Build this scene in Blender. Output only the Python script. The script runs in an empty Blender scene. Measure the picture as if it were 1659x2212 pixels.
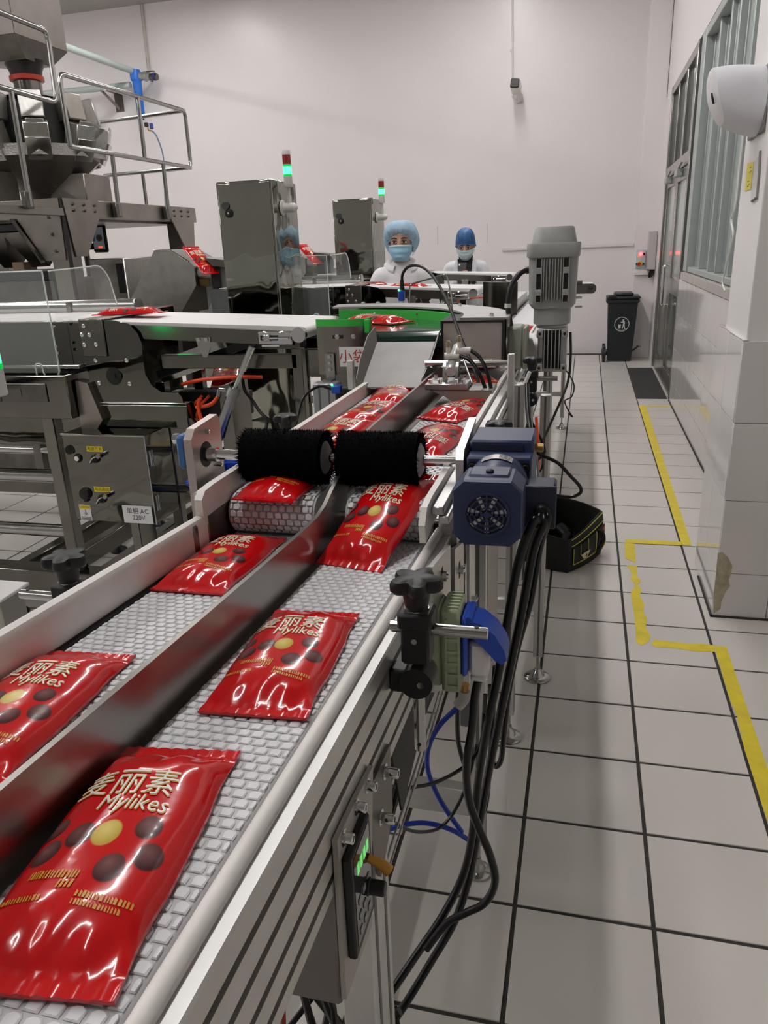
import bpy, bmesh, math, random
from mathutils import Vector, Matrix

random.seed(7)
scene = bpy.context.scene
C = scene.collection

# ---------------------------------------------------------------- camera
cam_data = bpy.data.cameras.new('camera')
cam = bpy.data.objects.new('camera', cam_data)
C.objects.link(cam)
cam_data.sensor_fit = 'VERTICAL'
cam_data.sensor_height = 24.0
cam_data.lens = 24.0 * 1640.0 / 2212.0
cam_data.clip_start = 0.02
cam_data.clip_end = 60
_right = Vector((0.968735, 0.244990, -0.039143))
_up = Vector((-0.045007, 0.328693, 0.943364))
_back = Vector((0.243981, -0.912108, 0.329442))
cam.matrix_world = Matrix(((_right.x, _up.x, _back.x, 0.0),
                           (_right.y, _up.y, _back.y, 0.0),
                           (_right.z, _up.z, _back.z, 1.6),
                           (0, 0, 0, 1)))
scene.camera = cam

# ---------------------------------------------------------------- world and exposure
w = bpy.data.worlds.new('world')
scene.world = w
w.use_nodes = True
w.node_tree.nodes['Background'].inputs[0].default_value = (0.9, 0.93, 1.0, 1)
w.node_tree.nodes['Background'].inputs[1].default_value = 0.12
vs = scene.view_settings
vs.view_transform = 'Standard'
vs.look = 'None'
vs.exposure = 0.22
vs.gamma = 1.0
vs.use_curve_mapping = False
LAMP_STRENGTH = 38.0
LAMP_COLOR = (1.0, 0.975, 0.965, 1)

# ---------------------------------------------------------------- materials
MATS = {}

def mat(name, col, rough=0.5, metal=0.0, bump=0.0, bscale=60.0, vary=0.0, vscale=8.0, stretch=None,
        coat=0.0, emit=None, estr=0.0, trans=0.0, alpha=1.0, ior=1.45, spec=0.5, objvary=0.0, rvary=0.0, sheen=0.0, bdist=0.004):
    if name in MATS:
        return MATS[name]
    m = bpy.data.materials.new(name)
    m.use_nodes = True
    nt = m.node_tree
    b = nt.nodes['Principled BSDF']
    b.inputs['Base Color'].default_value = (*col, 1)
    b.inputs['Roughness'].default_value = rough
    b.inputs['Metallic'].default_value = metal
    b.inputs['IOR'].default_value = ior
    b.inputs['Specular IOR Level'].default_value = spec
    b.inputs['Coat Weight'].default_value = coat
    b.inputs['Coat Roughness'].default_value = 0.06
    b.inputs['Sheen Weight'].default_value = sheen
    if trans:
        b.inputs['Transmission Weight'].default_value = trans
    if alpha < 1:
        b.inputs['Alpha'].default_value = alpha
    if emit:
        b.inputs['Emission Color'].default_value = (*emit, 1)
        b.inputs['Emission Strength'].default_value = estr
    if bump or vary or rvary:
        tc = nt.nodes.new('ShaderNodeTexCoord')
        mp = nt.nodes.new('ShaderNodeMapping')
        nt.links.new(tc.outputs['Object'], mp.inputs['Vector'])
        if stretch:
            mp.inputs['Scale'].default_value = stretch
    if bump:
        n = nt.nodes.new('ShaderNodeTexNoise')
        n.inputs['Scale'].default_value = bscale
        n.inputs['Detail'].default_value = 3
        nt.links.new(mp.outputs['Vector'], n.inputs['Vector'])
        bp = nt.nodes.new('ShaderNodeBump')
        bp.inputs['Strength'].default_value = bump
        bp.inputs['Distance'].default_value = bdist
        nt.links.new(n.outputs['Fac'], bp.inputs['Height'])
        nt.links.new(bp.outputs['Normal'], b.inputs['Normal'])
    last = None
    if vary or rvary:
        n2 = nt.nodes.new('ShaderNodeTexNoise')
        n2.inputs['Scale'].default_value = vscale
        n2.inputs['Detail'].default_value = 5
        nt.links.new(mp.outputs['Vector'], n2.inputs['Vector'])
    if vary:
        rp = nt.nodes.new('ShaderNodeValToRGB')
        rp.color_ramp.elements[0].position = 0.3
        rp.color_ramp.elements[1].position = 0.7
        rp.color_ramp.elements[0].color = (*[c * (1 - vary) for c in col], 1)
        rp.color_ramp.elements[1].color = (*[min(1, c * (1 + vary)) for c in col], 1)
        nt.links.new(n2.outputs['Fac'], rp.inputs['Fac'])
        last = rp.outputs['Color']
        nt.links.new(last, b.inputs['Base Color'])
    if rvary:
        mr = nt.nodes.new('ShaderNodeMapRange')
        mr.inputs['To Min'].default_value = max(0.02, rough - rvary)
        mr.inputs['To Max'].default_value = rough + rvary
        nt.links.new(n2.outputs['Fac'], mr.inputs['Value'])
        nt.links.new(mr.outputs['Result'], b.inputs['Roughness'])
    if objvary:
        oi = nt.nodes.new('ShaderNodeObjectInfo')
        hs = nt.nodes.new('ShaderNodeHueSaturation')
        mr = nt.nodes.new('ShaderNodeMapRange')
        mr.inputs['To Min'].default_value = 1 - objvary
        mr.inputs['To Max'].default_value = 1 + objvary
        nt.links.new(oi.outputs['Random'], mr.inputs['Value'])
        nt.links.new(mr.outputs['Result'], hs.inputs['Value'])
        hs.inputs['Color'].default_value = (*col, 1)
        if last:
            nt.links.new(last, hs.inputs['Color'])
        nt.links.new(hs.outputs['Color'], b.inputs['Base Color'])
    MATS[name] = m
    return m

STEEL = mat('stainless_steel', (0.19, 0.184, 0.163), 0.16, 1.0, bump=0.05, bscale=7, vary=0.12, vscale=5, rvary=0.08)
MIRROR = mat('polished_steel_sheet', (0.30, 0.303, 0.265), 0.05, 1.0, bump=0.6, bscale=1.7, bdist=0.035, vary=0.10, vscale=3)
MIRROR2 = mat('polished_steel_flat', (0.155, 0.153, 0.135), 0.05, 1.0, bump=0.5, bscale=1.8, bdist=0.02, vary=0.10, vscale=3)
BRUSHED = mat('brushed_steel', (0.48, 0.47, 0.44), 0.32, 1.0, bump=0.12, bscale=40, vary=0.12, vscale=14, stretch=(1, 6, 1))
TUBESTEEL = mat('tube_steel', (0.46, 0.455, 0.44), 0.15, 1.0)
CHROME = mat('chrome', (0.75, 0.75, 0.75), 0.10, 1.0)
DULL = mat('dull_worn_steel', (0.17, 0.16, 0.145), 0.36, 1.0, vary=0.2, vscale=9, bump=0.15, bscale=30)
GANTRY = mat('gantry_steel', (0.34, 0.315, 0.285), 0.34, 1.0, vary=0.14, vscale=5, bump=0.06, bscale=18)
ALU = mat('anodised_aluminium', (0.62, 0.615, 0.60), 0.38, 0.85, vary=0.05, vscale=20)
ALU_DARK = mat('aluminium_slot', (0.16, 0.16, 0.155), 0.5, 0.7)
ALU_GREY = mat('grey_aluminium_post', (0.36, 0.38, 0.39), 0.42, 0.7)
BLACK = mat('black_plastic', (0.007, 0.007, 0.008), 0.45)
RUBBER = mat('black_rubber', (0.010, 0.010, 0.011), 0.36)
CABLE = mat('black_cable', (0.004, 0.004, 0.005), 0.28)
BRISTLE = mat('black_bristle', (0.0015, 0.0015, 0.0015), 0.95, spec=0.08)
WHITEP = mat('white_plastic', (0.74, 0.72, 0.70), 0.36, vary=0.03, vscale=9)
GUARDW = mat('white_guard_plastic', (0.70, 0.67, 0.64), 0.45, vary=0.05, vscale=14)
OFFWHITE = mat('off_white_plastic', (0.62, 0.61, 0.57), 0.4)
BELTW = mat('white_belt', (0.78, 0.76, 0.75), 0.42)
LINKW = mat('belt_link_white', (0.68, 0.68, 0.70), 0.38, vary=0.06, vscale=30)
LINKG = mat('belt_link_gap', (0.50, 0.50, 0.51), 0.5)
NAVY = mat('navy_paint', (0.024, 0.036, 0.092), 0.42, bump=0.10, bscale=500)
NAVY_D = mat('dark_navy_plastic', (0.020, 0.024, 0.045), 0.45)
BLUEP = mat('blue_plastic', (0.02, 0.075, 0.46), 0.35)
BLUEF = mat('filter_blue', (0.02, 0.16, 0.62), 0.4)
BLUET = mat('blue_tube', (0.012, 0.045, 0.42), 0.25)
BLUEB = mat('bearing_blue', (0.035, 0.12, 0.30), 0.45)
SAGE = mat('sage_green_box', (0.36, 0.42, 0.27), 0.42, bump=0.05, bscale=300)
GREYP = mat('grey_motor_paint', (0.34, 0.355, 0.345), 0.38, vary=0.05, vscale=12)
GREYB = mat('grey_green_box', (0.33, 0.345, 0.29), 0.42, vary=0.06, vscale=12)
CASTALU = mat('cast_aluminium', (0.50, 0.50, 0.49), 0.40, 0.8, bump=0.1, bscale=90)
DARKGAP = mat('dark_interior', (0.012, 0.012, 0.012), 0.6)
ORANGE = mat('orange_tube', (0.80, 0.075, 0.015), 0.3)
YELLOW = mat('yellow_sticker', (0.80, 0.62, 0.02), 0.45)
TAPE = mat('yellow_tape', (0.72, 0.57, 0.035), 0.42, vary=0.10, vscale=16)
PAPER = mat('white_paper', (0.78, 0.78, 0.78), 0.6)
INK = mat('black_ink', (0.015, 0.015, 0.015), 0.6)
INKR = mat('red_ink', (0.50, 0.02, 0.02), 0.6)
GREENR = mat('green_guard_plastic', (0.04, 0.46, 0.06), 0.36)
GREENB = mat('dark_green_belt', (0.004, 0.032, 0.020), 0.13, coat=0.6)
GREENL = mat('green_lamp', (0.02, 0.6, 0.15), 0.3, emit=(0.08, 1.0, 0.30), estr=2.4)
GREENL2 = mat('green_lamp_rim', (0.0, 0.35, 0.04), 0.3, emit=(0.0, 0.8, 0.08), estr=0.5)
REDL = mat('red_lamp_unlit', (0.28, 0.02, 0.015), 0.2, coat=0.5)
REDLED = mat('red_led', (0.8, 0.02, 0.02), 0.3, emit=(1.0, 0.03, 0.03), estr=12.0)
GREENLED = mat('green_led', (0.02, 0.8, 0.1), 0.3, emit=(0.03, 1.0, 0.12), estr=8.0)
ACRYL = mat('clear_acrylic', (0.80, 0.86, 0.85), 0.03, alpha=0.10, spec=0.8)
ACEDGE = mat('acrylic_edge', (0.80, 0.86, 0.85), 0.15, alpha=0.65)
WIRE = mat('zinc_wire', (0.55, 0.54, 0.52), 0.3, 1.0)
WOOD = mat('worn_wood', (0.40, 0.24, 0.12), 0.6)

# ---------------------------------------------------------------- mesh builder
def frame_for(d):
    d = Vector(d).normalized()
    up = Vector((0, 0, 1)) if abs(d.z) < 0.95 else Vector((1, 0, 0))
    a = d.cross(up).normalized()
    b = a.cross(d).normalized()
    return a, b

class MB:
    def __init__(self):
        self.v = []
        self.f = []
        self.mi = []
        self.cur = 0

    def add(self, vs_, fs):
        o = len(self.v)
        self.v.extend([tuple(p) for p in vs_])
        for f in fs:
            self.f.append([o + i for i in f])
            self.mi.append(self.cur)
        return self

    def box(self, c, s, b=0.0, rot=None):
        """box centred on c with full size s, chamfer b"""
        hx, hy, hz = s[0] / 2, s[1] / 2, s[2] / 2
        b = min(b, hx * 0.9, hy * 0.9, hz * 0.9)
        P = []
        if b <= 0:
            for sx in (-1, 1):
                for sy in (-1, 1):
                    for sz in (-1, 1):
                        P.append(Vector((sx * hx, sy * hy, sz * hz)))
            F = [(0, 1, 3, 2), (4, 6, 7, 5), (0, 4, 5, 1), (2, 3, 7, 6), (0, 2, 6, 4), (1, 5, 7, 3)]
        else:
            idx = {}
            for sx in (-1, 1):
                for sy in (-1, 1):
                    for sz in (-1, 1):
                        for a in range(3):
                            q = [sx * hx, sy * hy, sz * hz]
                            for k in range(3):
                                if k != a:
                                    q[k] -= (sx, sy, sz)[k] * b
                            idx[(sx, sy, sz, a)] = len(P)
                            P.append(Vector(q))
            F = []
            S = (-1, 1)
            for s_ in S:
                F.append([idx[(s_, y, z, 0)] for y, z in ((-1, -1), (1, -1), (1, 1), (-1, 1))][::s_])
                F.append([idx[(x, s_, z, 1)] for x, z in ((-1, -1), (-1, 1), (1, 1), (1, -1))][::s_])
                F.append([idx[(x, y, s_, 2)] for x, y in ((-1, -1), (1, -1), (1, 1), (-1, 1))][::s_])
            for s1 in S:
                for s2 in S:
                    g = s1 * s2
                    F.append([idx[(s1, s2, -1, 0)], idx[(s1, s2, -1, 1)], idx[(s1, s2, 1, 1)], idx[(s1, s2, 1, 0)]][::g])
                    F.append([idx[(s1, -1, s2, 0)], idx[(s1, 1, s2, 0)], idx[(s1, 1, s2, 2)], idx[(s1, -1, s2, 2)]][::g])
                    F.append([idx[(-1, s1, s2, 1)], idx[(-1, s1, s2, 2)], idx[(1, s1, s2, 2)], idx[(1, s1, s2, 1)]][::g])
            for sx in S:
                for sy in S:
                    for sz in S:
                        t = [idx[(sx, sy, sz, a)] for a in range(3)]
                        F.append(t if sx * sy * sz > 0 else t[::-1])
        if rot is not None:
            P = [rot @ p for p in P]
        c = Vector(c)
        return self.add([p + c for p in P], F)

    def bb(self, x0, x1, y0, y1, z0, z1, b=0.0):
        return self.box(((x0 + x1) / 2, (y0 + y1) / 2, (z0 + z1) / 2), (abs(x1 - x0), abs(y1 - y0), abs(z1 - z0)), b)

    def bar(self, p0, p1, wdt, hgt, b=0.0, up=None):
        """rectangular bar from p0 to p1, wdt sideways, hgt upward"""
        p0, p1 = Vector(p0), Vector(p1)
        d = (p1 - p0)
        L = d.length
        d.normalize()
        u = Vector(up) if up else (Vector((0, 0, 1)) if abs(d.z) < 0.95 else Vector((0, 1, 0)))
        sx = d.cross(u).normalized()
        uz = sx.cross(d).normalized()
        rot = Matrix((sx, d, uz)).transposed()
        return self.box((p0 + p1) / 2, (wdt, L, hgt), b, rot)

    def cyl(self, p0, p1, r0, r1=None, n=16, cap=True):
        p0, p1 = Vector(p0), Vector(p1)
        r1 = r0 if r1 is None else r1
        a, b = frame_for(p1 - p0)
        vs_ = []
        for p, r in ((p0, r0), (p1, r1)):
            for i in range(n):
                t = 2 * math.pi * i / n
                vs_.append(p + a * (r * math.cos(t)) + b * (r * math.sin(t)))
        fs = [(i, i + n, (i + 1) % n + n, (i + 1) % n) for i in range(n)]
        if cap:
            fs.append(tuple(range(n)))
            fs.append(tuple(range(2 * n - 1, n - 1, -1)))
        return self.add(vs_, fs)

    def tube(self, pts, r, n=8, closed=False, cap=True):
        pts = [Vector(p) for p in pts]
        N = len(pts)
        tang = []
        for i in range(N):
            if closed:
                t = pts[(i + 1) % N] - pts[i - 1]
            else:
                t = pts[min(i + 1, N - 1)] - pts[max(i - 1, 0)]
            tang.append(t.normalized())
        a, b = frame_for(tang[0])
        vs_ = []
        for i in range(N):
            if i:
                q = tang[i - 1].rotation_difference(tang[i])
                a = q @ a
                b = q @ b
            rr = r[i] if isinstance(r, (list, tuple)) else r
            for k in range(n):
                t = 2 * math.pi * k / n
                vs_.append(pts[i] + a * (rr * math.cos(t)) + b * (rr * math.sin(t)))
        fs = []
        for i in range(N if closed else N - 1):
            j = (i + 1) % N
            for k in range(n):
                k2 = (k + 1) % n
                fs.append((i * n + k, j * n + k, j * n + k2, i * n + k2))
        if cap and not closed:
            fs.append(tuple(range(n)))
            fs.append(tuple((N - 1) * n + k for k in range(n - 1, -1, -1)))
        return self.add(vs_, fs)

    def lathe(self, prof, p0, axis, n=24):
        """prof: list of (radius, distance along axis) from p0"""
        p0 = Vector(p0)
        ax = Vector(axis).normalized()
        a, b = frame_for(ax)
        vs_ = []
        for r, h in prof:
            for k in range(n):
                t = 2 * math.pi * k / n
                vs_.append(p0 + ax * h + a * (r * math.cos(t)) + b * (r * math.sin(t)))
        fs = []
        for i in range(len(prof) - 1):
            for k in range(n):
                k2 = (k + 1) % n
                fs.append((i * n + k, (i + 1) * n + k, (i + 1) * n + k2, i * n + k2))
        if prof[0][0] > 1e-6:
            fs.append(tuple(range(n)))
        if prof[-1][0] > 1e-6:
            fs.append(tuple((len(prof) - 1) * n + k for k in range(n - 1, -1, -1)))
        return self.add(vs_, fs)

    def prism(self, poly, d):
        """3-D polygon (list of points) extruded by vector d"""
        n = len(poly)
        d = Vector(d)
        P = [Vector(p) for p in poly]
        fs = [tuple(range(n - 1, -1, -1)), tuple(range(n, 2 * n))]
        for i in range(n):
            j = (i + 1) % n
            fs.append((i, j, n + j, n + i))
        return self.add(P + [p + d for p in P], fs)

    def sphere(self, c, r, nu=14, nv=8):
        c = Vector(c)
        if not isinstance(r, (list, tuple)):
            r = (r, r, r)
        vs_ = [c + Vector((0, 0, r[2]))]
        for i in range(1, nv):
            p = math.pi * i / nv
            for k in range(nu):
                t = 2 * math.pi * k / nu
                vs_.append(c + Vector((r[0] * math.sin(p) * math.cos(t), r[1] * math.sin(p) * math.sin(t), r[2] * math.cos(p))))
        vs_.append(c - Vector((0, 0, r[2])))
        fs = []
        for k in range(nu):
            fs.append((0, 1 + k, 1 + (k + 1) % nu))
        for i in range(nv - 2):
            for k in range(nu):
                k2 = (k + 1) % nu
                fs.append((1 + i * nu + k, 1 + (i + 1) * nu + k, 1 + (i + 1) * nu + k2, 1 + i * nu + k2))
        L = len(vs_) - 1
        o = 1 + (nv - 2) * nu
        for k in range(nu):
            fs.append((o + k, L, o + (k + 1) % nu))
        return self.add(vs_, fs)

    def grid(self, fn, nu, nv, closed_u=False):
        vs_ = [fn(i / (nu if closed_u else nu - 1), j / (nv - 1)) for j in range(nv) for i in range(nu)]
        fs = []
        for j in range(nv - 1):
            for i in range(nu if closed_u else nu - 1):
                i2 = (i + 1) % nu
                fs.append((j * nu + i, j * nu + i2, (j + 1) * nu + i2, (j + 1) * nu + i))
        return self.add(vs_, fs)

def wloc(o):
    p = Vector((0, 0, 0))
    while o is not None:
        p += o.location
        o = o.parent
    return p

def obj(name, mb, m, parent=None, kind=None, angle=38, loc=None, recalc=True):
    """link one mesh object; vertices are given in world space"""
    me = bpy.data.meshes.new(name)
    off = wloc(parent) if parent is not None else Vector((0, 0, 0))
    if parent is None and loc is not None:
        off = Vector(loc)
    me.from_pydata([(p[0] - off.x, p[1] - off.y, p[2] - off.z) for p in mb.v], [], mb.f)
    ms = m if isinstance(m, (list, tuple)) else [m]
    for q in ms:
        me.materials.append(q)
    if len(ms) > 1:
        me.polygons.foreach_set('material_index', mb.mi)
    if recalc:
        bm = bmesh.new()
        bm.from_mesh(me)
        bmesh.ops.recalc_face_normals(bm, faces=bm.faces)
        bm.to_mesh(me)
        bm.free()
    me.shade_smooth()
    me.set_sharp_from_angle(angle=math.radians(angle))
    o = bpy.data.objects.new(name, me)
    C.objects.link(o)
    if parent is not None:
        o.parent = parent
    elif loc is not None:
        o.location = loc
    if kind:
        o['kind'] = kind
    return o

def thing(name, label, cat, loc=(0, 0, 0), group=None):
    o = bpy.data.objects.new(name, None)
    o.empty_display_size = 0.05
    C.objects.link(o)
    o.location = loc
    tag(o, label, cat, group)
    return o

def tag(o, label, cat, group=None):
    o['label'] = label
    o['category'] = cat
    if group:
        o['group'] = group
    return o

def struct(name, mb, m, parent=None, **k):
    o = obj(name, mb, m, parent, **k)
    if parent is None:
        o['kind'] = 'structure'
    return o

def copy_tree(o, parent=None):
    c = o.copy()
    C.objects.link(c)
    c.parent = parent
    for ch in list(o.children):
        copy_tree(ch, c)
    return c

def curve(pts, n=8):
    """Catmull-Rom through points"""
    P = [Vector(p) for p in pts]
    P = [P[0] * 2 - P[1]] + P + [P[-1] * 2 - P[-2]]
    out = []
    for i in range(1, len(P) - 2):
        for k in range(n):
            t = k / n
            a, b, c, d = P[i - 1], P[i], P[i + 1], P[i + 2]
            out.append(0.5 * ((2 * b) + (c - a) * t + (2 * a - 5 * b + 4 * c - d) * t * t + (3 * b - a - 3 * c + d) * t ** 3))
    out.append(P[-2])
    return out

def bend(pts, r=0.03, n=4):
    """polyline with rounded corners"""
    P = [Vector(p) for p in pts]
    out = [P[0]]
    for i in range(1, len(P) - 1):
        a = (P[i - 1] - P[i])
        b = (P[i + 1] - P[i])
        rr = min(r, a.length * 0.45, b.length * 0.45)
        p0 = P[i] + a.normalized() * rr
        p1 = P[i] + b.normalized() * rr
        for k in range(n + 1):
            t = k / n
            out.append(p0 * (1 - t) ** 2 + P[i] * 2 * t * (1 - t) + p1 * t * t)
    out.append(P[-1])
    return out

def text_mb(body, size, origin, xdir, ydir, thick=0.0004, align='CENTER', shear=0.0, bold=0.0):
    """lettering as a thin mesh lying in the plane (xdir, ydir)"""
    cu = bpy.data.curves.new('lettering', 'FONT')
    cu.body = body
    cu.size = size
    cu.align_x = align
    cu.align_y = 'CENTER'
    cu.resolution_u = 2
    cu.shear = shear
    cu.offset = bold
    o = bpy.data.objects.new('lettering', cu)
    C.objects.link(o)
    dg = bpy.context.evaluated_depsgraph_get()
    me = bpy.data.meshes.new_from_object(o.evaluated_get(dg))
    bpy.data.objects.remove(o)
    bpy.data.curves.remove(cu)
    mb = MB()
    ox, xd, yd = Vector(origin), Vector(xdir).normalized(), Vector(ydir).normalized()
    nz = xd.cross(yd) * thick
    mb.add([ox + xd * v.co.x + yd * v.co.y + nz for v in me.vertices], [tuple(p.vertices) for p in me.polygons])
    bpy.data.meshes.remove(me)
    return mb

def bolt(mb, p, d, r=0.008, h=0.006):
    """hexagon head"""
    p, d = Vector(p), Vector(d).normalized()
    mb.cyl(p, p + d * h, r, n=6)
    mb.cyl(p + d * h, p + d * (h + 0.3 * r), r * 0.6, r * 0.5, n=8)

def socket_bolt(mb, p, d, r=0.006, h=0.008):
    p, d = Vector(p), Vector(d).normalized()
    mb.cyl(p - d * 0.001, p + d * 0.0012, r * 1.5, n=14)
    mb.lathe([(r, 0), (r, h * 0.9), (r * 0.9, h), (r * 0.55, h), (r * 0.5, h * 0.6), (0.0, h * 0.6)], p, d, n=12)

# ================================================================ ROOM
ROOM_X0, ROOM_X1, ROOM_Y0, ROOM_Y1, ROOM_Z = -13.0, 0.885, -6.0, 11.75, 5.1
GROUT = mat('dark_grout', (0.035, 0.032, 0.029), 0.8, vary=0.25, vscale=20)
TILE = mat('floor_tile_glaze', (0.60, 0.567, 0.53), 0.26, objvary=0.025)
WTILE = mat('wall_tile_glaze', (0.70, 0.67, 0.655), 0.07, coat=0.3, objvary=0.012)
WALLP = mat('gloss_wall_paint', (0.765, 0.725, 0.722), 0.32, vary=0.02, vscale=1.3, bump=0.10, bscale=2.0, rvary=0.06)
CEILP = mat('ceiling_paint', (0.42, 0.41, 0.385), 0.7)
DIMWALL = mat('dimmed_unseen_wall', (0.42, 0.41, 0.40), 0.6)  # unseen walls, toned down to cut fill light and darken steel reflections
PAINT2 = mat('matt_white_paint', (0.76, 0.73, 0.715), 0.55, vary=0.02, vscale=2)

TX, TY, JT = 0.3365, 0.3235, 0.0108
tile_x = lambda k: -0.104 + TX * k          # joint lines
tile_y = lambda k: 2.816 + TY * k

floor = struct('floor', MB().bb(ROOM_X0, 3.2, ROOM_Y0, ROOM_Y1 + 0.1, -0.15, -0.0035), GROUT)
tmb = MB().box((0, 0, -0.003), (TX - JT, TY - JT, 0.006), 0.0012)
tile0 = None
stuff = MB()
for kx in range(-39, 9):
    for ky in range(-28, 28):
        cx, cy = tile_x(kx) + TX / 2, tile_y(ky) + TY / 2
        if cx < ROOM_X0 or cx > 3.1 or cy < ROOM_Y0 or cy > ROOM_Y1 - 0.05:
            continue
        near_zone = (-3 <= kx <= 2 and -7 <= ky) or (-10 <= kx < -3 and -1 <= ky <= 8)
        if near_zone:
            if tile0 is None:
                tile0 = obj('tile', tmb, TILE, floor)
                t = tile0
            else:
                t = tile0.copy()
                C.objects.link(t)
            t.location = (cx, cy, random.uniform(-0.0004, 0.0004))
        else:
            stuff.box((cx, cy, -0.003), (TX - JT, TY - JT, 0.006))
obj('tile_field', stuff, TILE, floor, kind='stuff')

struct('ceiling', MB().bb(ROOM_X0, 3.2, ROOM_Y0, ROOM_Y1, ROOM_Z, ROOM_Z + 0.1), CEILP)
struct('wall_far', MB().bb(ROOM_X0 - 0.2, 3.2, ROOM_Y1, ROOM_Y1 + 0.2, -0.1, ROOM_Z), WALLP)
struct('wall_left', MB().bb(ROOM_X0 - 0.2, ROOM_X0, ROOM_Y0, ROOM_Y1, -0.1, ROOM_Z), DIMWALL)
struct('wall_back', MB().bb(ROOM_X0 - 0.2, 3.2, ROOM_Y0 - 0.2, ROOM_Y0, -0.1, ROOM_Z), DIMWALL)
COLY = 11.28
WX_ = 0.885
struct('trim_2', MB().bb(WX_ - 0.006, WX_ + 0.004, 11.272, 11.279, 3.235, 5.09), GROUT)
struct('trim_1', MB().bb(0.630, 1.4, COLY, ROOM_Y1 + 0.02, 0, ROOM_Z - 0.002, 0.004), WALLP)

# right wall with openings for the windows (y 3.7 .. 7.95) and the door (y 8.25 .. 10.55)
WX = ROOM_X1
wr = MB()
wr.bb(WX, WX + 0.2, 3.75, 8.25, 0, 1.215)
wr.bb(WX, WX + 0.2, 3.75, COLY + 0.05, 3.23, ROOM_Z)
wr.bb(WX, WX + 0.2, 10.56, COLY + 0.05, 0, 3.23)
wall_right = struct('wall_right', wr, WALLP)
wt = MB()
for j, (z0, z1) in enumerate(((0.004, 0.21), (0.21, 0.54), (0.54, 0.87), (0.87, 1.195))):
    for i in range(14):
        y0 = 3.86 + i * 0.3135
        o = obj('tile', MB().bb(WX - 0.008, WX - 0.0005, y0 + 0.0012, y0 + 0.3135 - 0.0012, z0 + 0.0012, z1 - 0.0012, 0.0008), WTILE, wall_right)
SILL = mat('sill_stone', (0.42, 0.385, 0.35), 0.3, vary=0.1)
obj('sill', MB().bb(WX - 0.02, WX + 0.18, 3.86, 7.98, 1.2, 1.27, 0.004), SILL, wall_right)

# pillar
pm = MB()
pm.bb(0.620, 1.35, 3.285, 3.77, 0, ROOM_Z - 0.003, 0.004)
pillar = struct('wall_pillar', pm, PAINT2)
for (z0, z1) in ((0.006, 0.21), (0.21, 0.54), (0.54, 0.87), (0.87, 1.197)):
    for (x0, x1) in ((0.606, 0.824), (0.824, 1.15)):
        obj('tile', MB().bb(x0 + 0.0012, x1 - 0.0012, 3.27, 3.2845, z0 + 0.0012, z1 - 0.0012, 0.001), WTILE, pillar)
    for (y0, y1) in ((3.27, 3.60), (3.60, 3.865)):
        obj('tile', MB().bb(0.606, 0.6195, y0 + (0.016 if y0 < 3.3 else 0.0012), y1 - 0.0012, z0 + 0.0012, z1 - 0.0012, 0.001), WTILE, pillar)
obj('tile_ledge', MB().bb(0.606, 0.626, 3.27, 3.865, 1.1975, 1.203, 0.001).bb(0.62, 1.35, 3.77, 3.865, 0.0, 1.197), WTILE, pillar)
PLASTER = mat('bare_plaster', (0.42, 0.37, 0.27), 0.85, vary=0.2, vscale=30, bump=0.5, bscale=90)
chip = [(0.602, 3.269, 0.302), (0.618, 3.269, 0.309), (0.643, 3.269, 0.287), (0.665, 3.269, 0.248), (0.665, 3.269, 0.213), (0.657, 3.269, 0.182), (0.666, 3.269, 0.152), (0.649, 3.269, 0.117), (0.638, 3.269, 0.074), (0.638, 3.269, 0.040), (0.613, 3.269, 0.015), (0.605, 3.269, 0.083)]
obj('chipped_patch', MB().prism(chip, (0, 0.0018, 0)), PLASTER, pillar)
obj('base_joint', MB().bb(0.600, 1.2, 3.262, 3.272, 0, 0.007).bb(0.598, 0.607, 3.262, 3.7, 0, 0.007), GROUT, pillar)
obj('base_joint', MB().bb(WX - 0.016, WX - 0.004, 3.87, 8.2, 0, 0.007), GROUT, wall_right)

# windows: frame, mullions, panes, each its own piece
FRAME = mat('window_frame_steel', (0.40, 0.43, 0.42), 0.5, 0.3)
PANE = mat('frosted_pane', (0.40, 0.45, 0.425), 0.10, spec=0.5, vary=0.04, vscale=1.0)
PANED = mat('door_glass', (0.10, 0.115, 0.105), 0.05, spec=0.6)
REVEAL = WX + 0.075
win = struct('window_1', MB().bb(WX + 0.0, REVEAL + 0.03, 3.8, 7.98, 3.155, 3.225, 0.004).bb(WX + 0.01, REVEAL + 0.03, 3.8, 7.98, 1.275, 1.32, 0.004)
             .bb(WX - 0.004, REVEAL + 0.03, 7.74, 7.98, 1.275, 3.225, 0.004), FRAME)
edges = [7.74, 7.18, 6.66, 6.30, 5.74, 5.2, 4.65, 4.1]
for i, y in enumerate(edges[1:]):
    obj('mullion', MB().bb(REVEAL - 0.045, REVEAL + 0.02, y - 0.028, y + 0.028, 1.32, 3.155, 0.004), FRAME, win)
for i in range(len(edges) - 1):
    dx = 0.012 if i % 2 else 0.0
    obj('pane', MB().bb(REVEAL + dx, REVEAL + 0.006 + dx, edges[i + 1] + 0.028, edges[i] - 0.028, 1.32, 3.155), PANE, win)
    obj('sash_rail', MB().bb(REVEAL - 0.012 + dx, REVEAL + 0.012 + dx, edges[i] - 0.062, edges[i] - 0.034, 1.325, 3.15, 0.003), FRAME, win)

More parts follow.
